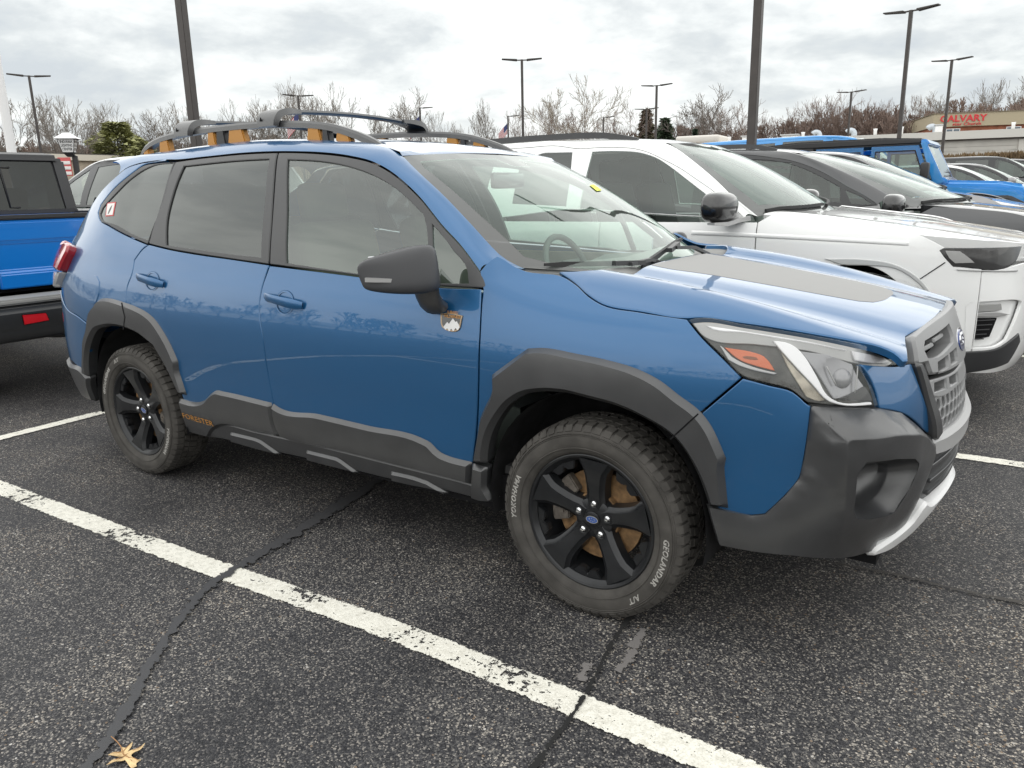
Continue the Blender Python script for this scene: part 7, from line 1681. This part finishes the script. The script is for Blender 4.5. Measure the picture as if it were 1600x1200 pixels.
# a post behind the viewer, mirrored in windows
FR_, FW_, FB_ = pbr('flag red', (.42, .05, .07), .8), pbr('flag white', (.66, .65, .64), .8), pbr('flag blue', (.05, .06, .16), .8)
def flag(x, y, z, rz, label):
    r = empty('flag', (x, y, z), rz, label, 'flag', 'flags on the lamp posts')
    nx, nz = 10, 13; wd, ht = .95, 1.30
    def pt(i, j):
        a = i/nx; b = j/nz; return (-.07 - a*wd*.80, .05*math.sin(a*7 + b*2)*a, -b*ht*.62 - a*.85 + .04*math.sin(b*6 + a*3))
    for nm, mt_, sel in (('red_stripes', FR_, lambda i, j: j % 2 == 0 and not (i < 4 and j < 7)), ('white_stripes', FW_, lambda i, j: j % 2 == 1 and not (i < 4 and j < 7)), ('canton', FB_, lambda i, j: i < 4 and j < 7)):
        V = []; F = []
        for i in range(nx):
            for j in range(nz):
                if sel(i, j): k = len(V); V += [pt(i, j), pt(i+1, j), pt(i+1, j+1), pt(i, j+1)]; F.append((k, k+1, k+2, k+3))
        mesh_obj(nm, V, F, mt_, r, False)
    V, F = tube_mesh([(0, 0, .15), (0, 0, -1.0)], .015, 6); mesh_obj('flag_staff', V, F, POLE, r)
flag(-39.2, 32.5, 6.6, R(56), 'US flag hanging on the lamp post behind the front crossbar'); flag(-38.5, 43.4, 7.0, R(48), 'US flag on the single-headed lamp post right of the crossbar'); flag(-37.6, 53.6, 7.0, R(40), 'US flag on the single-headed lamp post left of the tall centre post')
# ------------------------------------------------------------------ lantern-shaped sign, white pole, low building on the left
LS = empty('lantern_sign', (-38, 17.09, 0), R(-49), 'white lantern-shaped sign reading INDIANA LIGHTING CENTER on a dark post', 'sign')
def frustum(name, b, t, z0, z1, mat, parent):
    V = [(sx*b, sy*b, z0) for sx, sy in ((-1, -1), (1, -1), (1, 1), (-1, 1))] + [(sx*t, sy*t, z1) for sx, sy in ((-1, -1), (1, -1), (1, 1), (-1, 1))]
    return mesh_obj(name, V, [(0, 1, 2, 3)[::-1], (4, 5, 6, 7)] + [(i, (i+1) % 4, 4+(i+1) % 4, 4+i) for i in range(4)], mat, parent, False)
LS.rotation_euler = (0, 0, R(50)); LS.scale = (.88, .88, 1)
pan = frustum('lantern_panel', .27, .42, 3.66, 4.27, M_['white'], LS); frustum('lantern_roof', .56, .16, 4.27, 4.54, M_['white'], LS); frustum('lantern_cap', .17, .15, 4.54, 4.58, M_['silver'], LS)
frustum('lantern_eave', .50, .56, 4.245, 4.269, M_['trim'], LS); frustum('lantern_foot', .10, .28, 3.45, 3.655, M_['trim'], LS)
for sx, sy in ((-1, -1), (1, -1), (1, 1), (-1, 1)): tube('lantern_edge', [(sx*.272, sy*.272, 3.66), (sx*.422, sy*.422, 4.25)], .018, M_['trim'], LS, 6)
for fc in range(4):
    for i, (w_, zz) in enumerate((('INDIANA', 4.12), ('LIGHTING', 3.955), ('CENTER', 3.79))):
        V, F = text_mesh(w_, .165, 0, bold=True); tgt = 2*np.interp(zz, [3.66, 4.27], [.27, .42])*.80; V[:, 0] *= tgt/np.ptp(V[:, 0]); sl = (.42-.27)/(4.27-3.66); out = []
        for x, y, z in V:
            Z = zz + y; yy = -(np.interp(Z, [3.66, 4.27], [.27, .42]) + .006); c_, s_ = math.cos(fc*PI/2), math.sin(fc*PI/2); out.append((x*c_ - yy*s_, x*s_ + yy*c_, Z))
        mesh_obj('sign_lettering', out, F, M_['black_paint'], pan, False)
prism('sign_post', [(.02, 0), (.34, 0), (.30, 3.5), (.06, 3.62)], .14, .40, M_['trim'], LS, .01)
board = empty('letter_board', (-.28, -.1, 0)); board.parent = LS
bevel_box('board_back', (0, 0, 3.0), (.62, .08, .85), M_['redink'], board, .01)
for k in range(3): bevel_box('board_row', (0, -.045, 3.18 - k*.24), (.56, .02, .15), M_['paper'], board, .004)
wp = lathe('white_pole', [(0, 0), (0, .17), (-9.5, .13), (-9.5, 0)], M_['white'], None, 20); wp.rotation_euler = (R(-90), 0, 0); wp.location = (-30, 10.95, 0); tag(wp, 'plain white pole at the far left edge, beside the pickup cab', 'pole')
LB = empty('low_building', (-55, 24, 0), R(2), 'long low tan building with flat roof behind the lantern sign', 'building')
TAN = pbr('tan block wall', (.44, .37, .29), .85, noise=.12, nscale=3)
bm = bmesh.new(); box(bm, (-9, 6, 2.05), (18, 44, 4.1)); bm_obj('wall', bm, TAN, LB)
bm = bmesh.new(); box(bm, (-9, 6, 4.30), (18.6, 44.6, .40)); bm_obj('fascia', bm, pbr('cream fascia', (.60, .55, .47), .7), LB)
bm = bmesh.new(); box(bm, (-9, 6, 4.54), (18.2, 44.2, .08)); bm_obj('roof', bm, pbr('dark roof felt', (.06, .055, .05), .9), LB)
for k in range(6): bevel_box('window', (.06, -12 + k*6.5, 1.9), (.12, 2.2, 1.3), M_['dark'], LB, .01)
for k in range(2): bevel_box('roof_vent', (-4, -6 + k*10, 4.75), (.5, .5, .45), M_['silver'], LB, .04)
# ------------------------------------------------------------------ long white building on the right with roof vents
WB = empty('commercial_building', (-1.3, 64.2, 0), math.atan2(3.6, 21.5), 'long white flat-roofed building with vents on its roof', 'building')
CREAM = pbr('off white siding', (.52, .50, .46), .7, noise=.1, nscale=1.2)
L0, L1 = -23.5, 22
bm = bmesh.new(); box(bm, ((L0+L1)/2, 9, 2.2), (L1-L0, 18, 4.4)); bm_obj('wall', bm, CREAM, WB)
bm = bmesh.new(); box(bm, ((L0+L1)/2, 8.85, 4.72), (L1-L0+.5, 18.6, .56)); bm_obj('fascia', bm, pbr('pale fascia', (.60, .585, .545), .6), WB)
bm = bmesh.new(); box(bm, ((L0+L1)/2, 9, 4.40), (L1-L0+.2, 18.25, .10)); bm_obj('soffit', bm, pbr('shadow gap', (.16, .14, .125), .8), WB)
for k in range(7):
    bm = bmesh.new(); box(bm, ((L0+L1)/2, -.02, 4.05 - k*.30), (L1-L0, .05, .27)); bm_obj('siding_board', bm, CREAM, WB)
for x, w_, dk in ((-17, 3.2, 0), (-12.2, 3.2, 0), (-6.0, 6.2, 0), (2.6, 3.4, 1), (8.0, 3.4, 0), (14, 3.4, 0)):
    d = empty('roller_door'); d.parent = WB
    bevel_box('door_leaf', (x, -.06, .95), (w_, .08, 1.9), M_['dark'] if dk else pbr('grey shutter', (.33, .32, .30), .6), d, .01)
    bevel_box('door_frame', (x, -.03, 1.0), (w_+.3, .06, 2.06), M_['white'], d, .01)
bevel_box('pilaster', (.1, -.08, 2.2), (.5, .2, 4.2), CREAM, WB, .02)
lr = lathe('round_sign', [(-.12, 0), (-.12, .30), (-.10, .34), (-.06, .34)], M_['silver'], WB, 20); lr.location = (-.95, -.02, 2.35); bevel_box('sign_panel', (-.95, -.07, 2.2), (1.5, .08, 1.3), M_['white'], WB, .01)
GALV = pbr('galvanised metal', (.46, .50, .54), .4, .5)
def vent_pipe(x, h, w=.12): o = tube('vent_pipe', [(x, 1.5, 4.95), (x, 1.5, 4.95+h*.75), (x, 1.5, 4.95+h)], [w, w, w*1.3], M_['white'], WB, 10)
def goose(x, s):
    pts = [(x, 2, 4.9), (x, 2, 5.30), (x - .12, 2, 5.50), (x - .36, 2, 5.52), (x - .52, 2, 5.38)]; tube('goose_neck_vent', resample(pts, 10), .19*s, GALV, WB, 10)
for x, h in ((-20.3, .5), (-14.6, .6), (-9.4, .6), (-7.6, .65), (-.4, .6)): vent_pipe(x - 0, h)
goose(-13.4, 1); goose(-10.9, 1.15); goose(-5.3, 1.2); goose(3.2, 1.0) if False else None
for x, w_, h_ in ((-18.9, .8, .42), (-15.6, 1.1, .36), (-5.1, .5, .6), (1.6, 1.0, .4), (5.3, 1.4, .95), (8.8, 1.2, .8), (12, 1.2, .5)):
    v = empty('roof_vent'); v.parent = WB; bevel_box('vent_body', (x, 2, 5.0 + h_/2), (w_, w_, h_), M_['white'], v, .03); bevel_box('vent_cap', (x, 2, 5.02 + h_), (w_*1.3, w_*1.3, .10), M_['silver'], v, .03)
# church block behind, tan parapet over brick, red letters
CH = empty('church_building', (-8.4, 103.6, 0), math.atan2(3.9, 10.9), 'tan and brick church block with red CALVARY letters beyond the white building', 'building')
BRICK = pbr('red brick', (.30, .11, .06), .85, noise=.25, nscale=2)
bm = bmesh.new(); box(bm, (8.7, 9, 3.85), (24.0, 18, 7.7)); bm_obj('brick_wall', bm, BRICK, CH)
bm = bmesh.new(); box(bm, (8.7, 8.9, 8.4), (24.3, 18.4, 1.45)); bm_obj('parapet', bm, pbr('tan parapet cladding', (.42, .36, .25), .8), CH)
bm = bmesh.new(); box(bm, (8.7, 8.9, 9.16), (24.5, 18.6, .07)); bm_obj('coping', bm, pbr('brown coping', (.22, .18, .13), .8), CH)
for x in (-1.2, 5.0, 8.2, 11.0, 13.9, 16.8):
    w_ = empty('window'); w_.parent = CH; bevel_box('window_frame', (x, -.03, 6.85), (1.5, .12, 1.25), M_['white'], w_, .01)
    for q in (-.36, .36): bevel_box('window_pane', (x + q, -.07, 6.85), (.60, .08, 1.10), pbr('blue grey pane', (.10, .13, .16), .1), w_, .005)
RED = pbr('red sign letters', (.62, .03, .04), .5)
par = [o for o in CH.children if o.name.startswith('parapet')][0]
def sign_text(s, sz, x, z, w, bold=True):
    V, F = text_mesh(s, sz, .04, bold=bold); V[:, 0] *= w/np.ptp(V[:, 0]); mesh_obj('sign_letters', [(x + a, -.345 - e, z + b) for a, b, e in V], F, RED, par, False)
sign_text('CALVARY', 1.0, -.35, 8.52, 4.8); sign_text('ster Church', .50, .1, 7.92, 2.9, False)
# white box truck at the left end of the white building
bt = empty('box_truck', (-14.6, 40.5, 0), R(6), 'white box truck with a small dark logo parked behind the dark people carrier', 'truck')
bevel_box('cargo_box', (0, 0, 2.35), (2.6, 2.4, 2.9), pbr('box truck white', (.66, .63, .58), .5), bt, .12, 3); bevel_box('cargo_roof_pod', (-.9, 0, 4.0), (2.4, 2.2, .40), pbr('box truck white', (.66, .63, .58), .5), bt, .12, 3)
bevel_box('truck_cab', (2.6, 0, 1.5), (1.8, 2.2, 1.9), M_['white'], bt, .15, 3); bevel_box('chassis', (.4, 0, .7), (5, 1.6, .3), M_['dark'], bt, .03)
extrude_poly('box_logo', [(-.5, -.16), (.3, -.16), (.5, .16), (-.2, .16)], .01, M_['trim'], bt, Matrix(((1, 0, 0, .3), (0, 0, -1, -1.205), (0, 1, 0, 3.35), (0, 0, 0, 1))))
put_wheels(bt, (-1.2, 2.6), 1.15, .42, .28)
# ------------------------------------------------------------------ trees
BARK = pbr('grey brown bark', (.135, .117, .10), .95, noise=.25, nscale=3); BARK_L = pbr('pale bark', (.34, .31, .27), .9, noise=.2, nscale=3); BARK_B = pbr('brown bark', (.19, .145, .125), .95, noise=.25, nscale=3)
TWIG = pbr('grey twigs', (.235, .208, .182), .95); TWIG_B = pbr('reddish brown twigs', (.215, .158, .132), .95); TWIG_D = pbr('dark twigs', (.20, .175, .155), .95)
def grow(seed, H=10., spread=.5, levels=5, fork=(3, 4), gn=(.62, .78), trunk=.30, up=.35, bare=.22, side=2):
    rnd = random.Random(seed); segs = []
    def br(p, d, L, r, lev):
        n = 4 if lev < 2 else 3; q = p.copy(); pts = [q.copy()]; rr = [r]
        for i in range(n):
            d2 = (d + Vector((rnd.uniform(-1, 1), rnd.uniform(-1, 1), rnd.uniform(-.6, .9)))*(.10 if lev == 0 else .20) + Vector((0, 0, up*.12))).normalized()
            q = q + d2*(L/n); d = d2; pts.append(q.copy()); rr.append(r*(1 - .42*(i+1)/n))
        segs.append((lev, pts, rr))
        if lev >= levels: return
        k = rnd.randint(*fork)
        for i in range(k):
            a = rnd.uniform(0, 2*PI); t = spread*rnd.uniform(.55, 1.25); o = d.orthogonal().normalized(); o.rotate(Matrix.Rotation(a + i*2*PI/k, 3, d)); nd = (d*math.cos(t) + o*math.sin(t)).normalized()
            br(pts[-1], nd, L*rnd.uniform(*gn), rr[-1]*rnd.uniform(.60, .80), lev+1)
        for i in range(side if lev > 0 else 1):
            j = rnd.randint(1, n-1); o = d.orthogonal().normalized(); o.rotate(Matrix.Rotation(rnd.uniform(0, 2*PI), 3, d)); t = rnd.uniform(.6, 1.1)
            nd = (d*math.cos(t) + o*math.sin(t)).normalized(); br(pts[j], nd, L*rnd.uniform(.45, .65), rr[j]*.5, min(lev+2, levels))
    br(Vector((0, 0, 0)), Vector((rnd.uniform(-.05, .05), rnd.uniform(-.05, .05), 1)), H*bare, trunk, 0)
    top = max(p.z for s in segs for p in s[1]); return segs, top
def seg_mesh(segs, sel, minr, k):
    V = []; F = []
    for lev, pts, rr in segs:
        if not sel(lev): continue
        n = 6 if lev == 0 else (4 if lev < 3 else 3); b = len(V); v, f = tube_mesh(pts, [max(r, minr) for r in rr], n, False)
        V += [tuple(p*k) for p in v]; F += [tuple(i + b for i in q) for q in f]
    return V, F
PROTO = []
for i, kw in enumerate([dict(spread=.42, bare=.18), dict(spread=.34, bare=.16, up=.6), dict(spread=.50, bare=.13), dict(spread=.30, bare=.22, up=.7, trunk=.17), dict(spread=.55, bare=.12, trunk=.25), dict(spread=.38, bare=.14, up=.5, trunk=.2)]):
    kw = dict(dict(H=10, levels=8, fork=(2, 2), gn=(.70, .92), trunk=.26, side=1), **kw)
    segs, top = grow(31 + 7*i, **kw); k = 10/top; mt_ = bpy.data.meshes.new('tree_trunk'); mc = bpy.data.meshes.new('tree_crown')
    v, f = seg_mesh(segs, lambda l: l <= 4, .012, k); mt_.from_pydata(v, [], f); v2_, f2_ = seg_mesh(segs, lambda l: l > 4, .0085, k); mc.from_pydata(v2_, [], f2_)
    for q in (mt_, mc): q.polygons.foreach_set('use_smooth', [True]*len(q.polygons))
    PROTO.append((mt_, mc, len(f) + len(f2_)))
_mats = {}
def bare_tree(x, y, h, pi, bark, twig, rz, label, group, wide=1.):
    r = empty('bare_tree', (x, y, 0), rz, label, 'tree', group); r.scale = (h/10*wide, h/10*wide, h/10)
    for me, mt_, nm in ((PROTO[pi][0], bark, 'trunk'), (PROTO[pi][1], twig, 'crown')):
        key = (me.name, mt_.name)
        if key not in _mats: m2 = me.copy(); m2.materials.append(mt_); _mats[key] = m2
        link(bpy.data.objects.new(nm, _mats[key]), r)
    return r
rt = random.Random(8)
ORD = 'first second third fourth fifth sixth seventh eighth ninth tenth eleventh twelfth thirteenth fourteenth fifteenth sixteenth seventeenth eighteenth nineteenth twentieth twenty-first twenty-second twenty-third twenty-fourth twenty-fifth twenty-sixth'.split()
GL, GRT = 'bare grey trees behind the low tan building', 'bare brown trees beyond the car park'
LEFT = [(-60, 66, 11.5), (-10, 70, 11), (38, 68, 11.2), (72, 72, 10.6), (104, 66, 11.0), (128, 70, 11.6), (160, 68, 11.0), (196, 70, 11.2), (226, 74, 10.4), (255, 70, 10.0), (285, 74, 11.4), (318, 70, 11.0), (345, 76, 10.6), (372, 72, 11.2), (400, 76, 10.8), (430, 72, 12.0), (452, 78, 11.2), (485, 74, 11.8), (510, 78, 12.2), (535, 74, 12.4), (562, 80, 12.0), (590, 84, 10.5), (672, 80, 12.6), (700, 92, 11.4), (722, 88, 10.0), (770, 96, 13.0)]
for i, (k, d, h) in enumerate(LEFT):
    x, y = bearing(k, d); bare_tree(x, y, h - (2.2 if k < 420 else 1.1) + rt.uniform(-.4, .4), i % 6, BARK, TWIG, rt.uniform(0, 6.28), 'bare grey tree, %s from the left in the leafless row behind the tan building' % ORD[i], GL, rt.uniform(.75, 1.0))
RIGHT = [(838, 108, 13.0), (862, 104, 12.6), (925, 112, 13.4), (960, 116, 12.6), (985, 108, 13.2), (1066, 112, 11.4), (1100, 120, 12.4), (1112, 112, 12.0), (1150, 108, 12.2), (1176, 116, 11.6), (1210, 116, 11.2), (1232, 120, 11.8), (1256, 118, 12.6), (1282, 122, 12.4), (1304, 116, 13.4), (1322, 122, 13.6), (1345, 126, 12.6), (1368, 120, 12.4), (1388, 124, 12.8), (1408, 120, 13.2), (1432, 130, 13.8), (1452, 128, 14.2), (1478, 134, 13.4), (1508, 138, 14.4), (1532, 134, 15.0), (1556, 138, 15.6), (1580, 134, 15.8), (1604, 138, 15.6), (1640, 136, 15.0)]
for i, (k, d, h) in enumerate(RIGHT):
    x, y = bearing(k, d); gr = k > 1420
    bare_tree(x, y, h + rt.uniform(-.5, .5), (i*5) % 6, BARK if gr else BARK_B, TWIG if gr else TWIG_B, rt.uniform(0, 6.28), ('bare grey tree, %s from the left of those rising behind the church' % ORD[i-20]) if gr else ('bare brown tree, %s from the left in the far leafless row across the car park' % ORD[i]), 'bare trees behind the church' if gr else GRT, rt.uniform(.8, 1.05))
x, y = bearing(900, 92); bare_tree(x, y, 13.6, 2, BARK_L, pbr('pale twigs', (.36, .32, .27), .9), 1.1, 'pale barked tree with white spreading limbs over the white SUV roof', None, 1.0)
x, y = bearing(1136, 96); bare_tree(x, y, 12.6, 4, BARK, TWIG_D, 2.3, 'broad dark limbed tree left of the thick near lamp post', None, 1.15)
# distant wood, one mass
def wood():
    rnd = random.Random(3); V = []; F = []
    P2 = []
    for s in range(4):
        segs, top = grow(90 + s, H=10, spread=.36, levels=5, fork=(2, 3), bare=.2, trunk=.12, up=.6, side=1); P2.append(seg_mesh(segs, lambda l: True, .022, 10/top))
    arrs = [(np.array(v), np.array([list(q) + [q[-1]]*(4-len(q)) for q in f])) for v, f in P2]; vb = []; fb_ = []; n0 = 0
    for k in np.arange(-160, 1800, 4.0):
        d = 112 + rnd.uniform(0, 36); x, y = bearing(k, d if k > 640 else d - 24); h = np.interp(k, [-200, 560, 640, 820, 1180, 1300, 1420, 1800], [7.2, 7.4, 7.6, 9.0, 9.4, 10.8, 10.4, 10.4])*rnd.uniform(.78, 1.12); a = rnd.uniform(0, 6.28); v, f = arrs[rnd.randrange(4)]
        c_, s_ = math.cos(a), math.sin(a); w_ = h/10*rnd.uniform(.8, 1.3); vb.append(np.stack([x + (v[:, 0]*c_ - v[:, 1]*s_)*w_, y + (v[:, 0]*s_ + v[:, 1]*c_)*w_, v[:, 2]*h/10], 1)); fb_.append(f + n0); n0 += len(v)
    for a in np.arange(1.75, 5.0, .022):            # unseen trees added behind the viewer, for the car paint to mirror
        d = 74 + rnd.uniform(0, 30); v, f = arrs[rnd.randrange(4)]; h = 8.5*rnd.uniform(.75, 1.15); b_ = rnd.uniform(0, 6.28); c_, s_ = math.cos(b_), math.sin(b_); w_ = h/10*rnd.uniform(.9, 1.3)
        x, y = CAMP[0] + math.sin(a)*d, CAMP[1] + math.cos(a)*d; vb.append(np.stack([x + (v[:, 0]*c_ - v[:, 1]*s_)*w_, y + (v[:, 0]*s_ + v[:, 1]*c_)*w_, v[:, 2]*h/10], 1)); fb_.append(f + n0); n0 += len(v)
    V = np.vstack(vb); Fq = np.vstack(fb_); me = bpy.data.meshes.new('far_wood'); me.vertices.add(len(V)); me.vertices.foreach_set('co', V.ravel()); me.loops.add(Fq.size); me.loops.foreach_set('vertex_index', Fq.ravel()); me.polygons.add(len(Fq)); me.polygons.foreach_set('loop_start', np.arange(0, Fq.size, 4)); me.polygons.foreach_set('loop_total', np.full(len(Fq), 4)); me.update(calc_edges=True); me.validate()
    me.materials.append(TWIG_B); o = link(bpy.data.objects.new('far_wood', me)); tag(o, 'hazy brown mass of leafless trees along the far horizon', 'woods', kind='stuff')
wood()
def brush():
    rnd = random.Random(11); V = []; F = []
    for k in np.arange(-160, 1800, 2.0):
        for q in range(5):
            d = np.interp(k, [500, 640], [86, 106]) + rnd.uniform(0, 20); x, y = bearing(k + rnd.uniform(-2, 2), d); h = np.interp(k, [-200, 560, 700, 1180, 1320, 1800], [3.4, 3.4, 5.6, 6.6, 7.4, 7.0])*rnd.uniform(.5, 1.15)
            for j in range(5):
                b = len(V); dx, dy = rnd.uniform(-.5, .5), rnd.uniform(-.3, .3); w_ = rnd.uniform(.04, .09); V += [(x + dx - w_, y + dy, 0), (x + dx + w_, y + dy, 0), (x + dx*2.4 + rnd.uniform(-.6, .6), y + dy*2, h*rnd.uniform(.7, 1))]; F.append((b, b+1, b+2))
    o = mesh_obj('undergrowth', V, F, TWIG_B, None, False); tag(o, 'tangled brown undergrowth at the foot of the distant trees', 'brush', kind='stuff')
brush()
# brown clipped hedge on the right
def hedge():
    rnd = random.Random(21); V = []; F = []
    for i in range(15000):
        x = rnd.uniform(-5.2, 9); y = 45 + rnd.uniform(-.7, .7); z = 2.85 - abs(rnd.gauss(0, .55)) if rnd.random() < .75 else rnd.uniform(.2, 2.8)
        if z < .1: continue
        b = len(V); a = rnd.uniform(0, PI); s = rnd.uniform(.03, .09); V += [(x - s*math.cos(a), y - s*math.sin(a), z - .1), (x + s*math.cos(a), y + s*math.sin(a), z - .1), (x + rnd.uniform(-.06, .06), y, z + rnd.uniform(.03, .16))]; F.append((b, b+1, b+2))
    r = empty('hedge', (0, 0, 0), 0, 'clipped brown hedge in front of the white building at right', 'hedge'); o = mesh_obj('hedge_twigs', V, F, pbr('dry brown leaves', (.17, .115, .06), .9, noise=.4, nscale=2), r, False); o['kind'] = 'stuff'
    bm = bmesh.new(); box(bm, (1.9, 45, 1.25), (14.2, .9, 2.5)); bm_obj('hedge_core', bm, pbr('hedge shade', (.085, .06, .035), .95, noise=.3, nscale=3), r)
hedge()
# evergreens
def evergreen(x, y, h, w, col, label, seed, dense=2600, droop=.25, round_=False):
    rnd = random.Random(seed); r = empty('evergreen_tree', (x, y, 0), 0, label, 'tree'); V = []; F = []
    for i in range(dense):
        t = rnd.random()**.75; z = h*(.06 + .94*t); prof_ = (math.sin(min(1, (1-t)*1.5 + .12)*PI/2)**.9 if round_ else (1-t)**.85 + .03); rad = w*prof_*(.45 + .62*rnd.random()) * (1 + .22*math.sin(z*4.1 + seed)); a = rnd.uniform(0, 2*PI)
        c = Vector((rad*math.cos(a), rad*math.sin(a), z)); o = Vector((math.cos(a), math.sin(a), -droop + rnd.uniform(-.3, .5))).normalized(); s = h*.040*rnd.uniform(.6, 1.5); sd_ = o.cross(Vector((rnd.uniform(-1, 1), rnd.uniform(-1, 1), 1))).normalized()*s*.42
        b = len(V); V += [tuple(c - o*s*.4 - sd_), tuple(c - o*s*.4 + sd_), tuple(c + o*s)]; F.append((b, b+1, b+2))
    cr = mesh_obj('crown', V, F, pbr('evergreen foliage', col, .9, noise=.45, nscale=1.3), r, False); tube('trunk', [(0, 0, 0), (0, 0, h*.9)], [h*.025, h*.006], BARK, r, 7)
evergreen(-56.5, 30.2, 6.9, 2.5, (.27, .275, .12), 'yellow green evergreen beside the low tan building', 4, 5200, .1, True)
x, y = bearing(232, 64); evergreen(x, y, 5.4, 1.8, (.25, .255, .11), 'small yellow green evergreen right of the larger one', 9, 2400, .1, True)
x, y = bearing(1037, 100); evergreen(x, y, 9.6, 1.4, (.055, .085, .045), 'tall dark pine left of the small conifer, beyond the white roof', 5, 3000, .2, True)
x, y = bearing(1083, 92); evergreen(x, y, 7.7, 1.1, (.04, .07, .042), 'small dark conical conifer beyond the white roof', 6, 2400)
x, y = bearing(1008, 108); evergreen(x, y, 11.4, 1.3, (.11, .10, .06), 'olive brown evergreen behind the pair of lamp posts', 7, 2200, .2, True)
# ------------------------------------------------------------------ fallen oak leaf
def leaf():
    pts = [(-.0464, .0092), (-.0294, .0152), (-.0344, .0352), (-.0234, .0252), (-.0154, .0092), (-.0044, .0272), (.0056, .0482), (.0106, .0382), (.0096, .0142), (.0146, .0032), (.0346, .0042), (.0416, .0132), (.0476, -.0038), (.0576, -.0078), (.0536, -.0198), (.0326, -.0168), (.0116, -.0128), (.0056, -.0268), (-.0094, -.0518), (-.0144, -.0328), (-.0074, -.0088), (-.0124, -.0038), (-.0204, -.0158), (-.0394, -.0298), (-.0364, -.0118), (-.0324, .0012)]
    p = smooth_poly(pts, .005, 75); p = p[::-1] if poly_area(p) < 0 else p; n = len(p)
    g = np.array([(x, y) for x in np.arange(-.05, .06, .007) for y in np.arange(-.055, .055, .007)]); g = g[in_poly(g, p) & (seg_dist(g, p) > .003)]
    v2, e2, f2, *_r = delaunay_2d_cdt([Vector(q) for q in np.vstack([p, g])], [(i, (i+1) % n) for i in range(n)], [], 0, 1e-7)
    uv = np.array([(q.x, q.y) for q in v2]); f2 = [f for f in f2 if in_poly(uv[list(f)].mean(0)[None], p)[0]]
    hz_ = lambda x, y: .006 + 3.2*(y*.9 + x*.2)**2 + .003*math.sin(x*90) + .0025*math.sin(y*140 + x*60)
    V = [(x, y, hz_(x, y)) for x, y in uv] + [(x, y, hz_(x, y) - .0008) for x, y in uv]; k = len(uv)
    F = [tuple(f) for f in f2] + [tuple(q + k for q in f[::-1]) for f in f2]
    r = empty('oak_leaf', (-.674, -2.141, .001), 0, 'dry tan lobed oak leaf lying on the asphalt near the bottom left corner', 'leaf')
    mesh_obj('leaf_blade', V, F, pbr('dry leaf', (.62, .45, .23), .65, noise=.22, nscale=70), r, False)
    def q3(x, y): return (x, y, hz_(x, y) + .0008)
    vein = pbr('leaf stem', (.36, .19, .08), .7)
    tube('leaf_stem', [(-.098, .0122, .014), (-.070, .0122, .010), q3(-.0464, .0092), q3(-.02, 0), q3(.01, -.004), q3(.035, -.007)], [.0013, .0014, .0015, .0012, .001, .0006], vein, r, 6)
    for a, b in (((-.028, .003), (-.032, .028)), ((-.01, -.001), (.005, .040)), ((-.03, .001), (-.036, -.022)), ((-.008, -.003), (-.009, -.045)), ((.015, -.005), (.044, .008))): tube('leaf_vein', [q3(*a), q3((a[0]+b[0])/2, (a[1]+b[1])/2), q3(*b)], [.0009, .0007, .0004], vein, r, 5)
leaf()
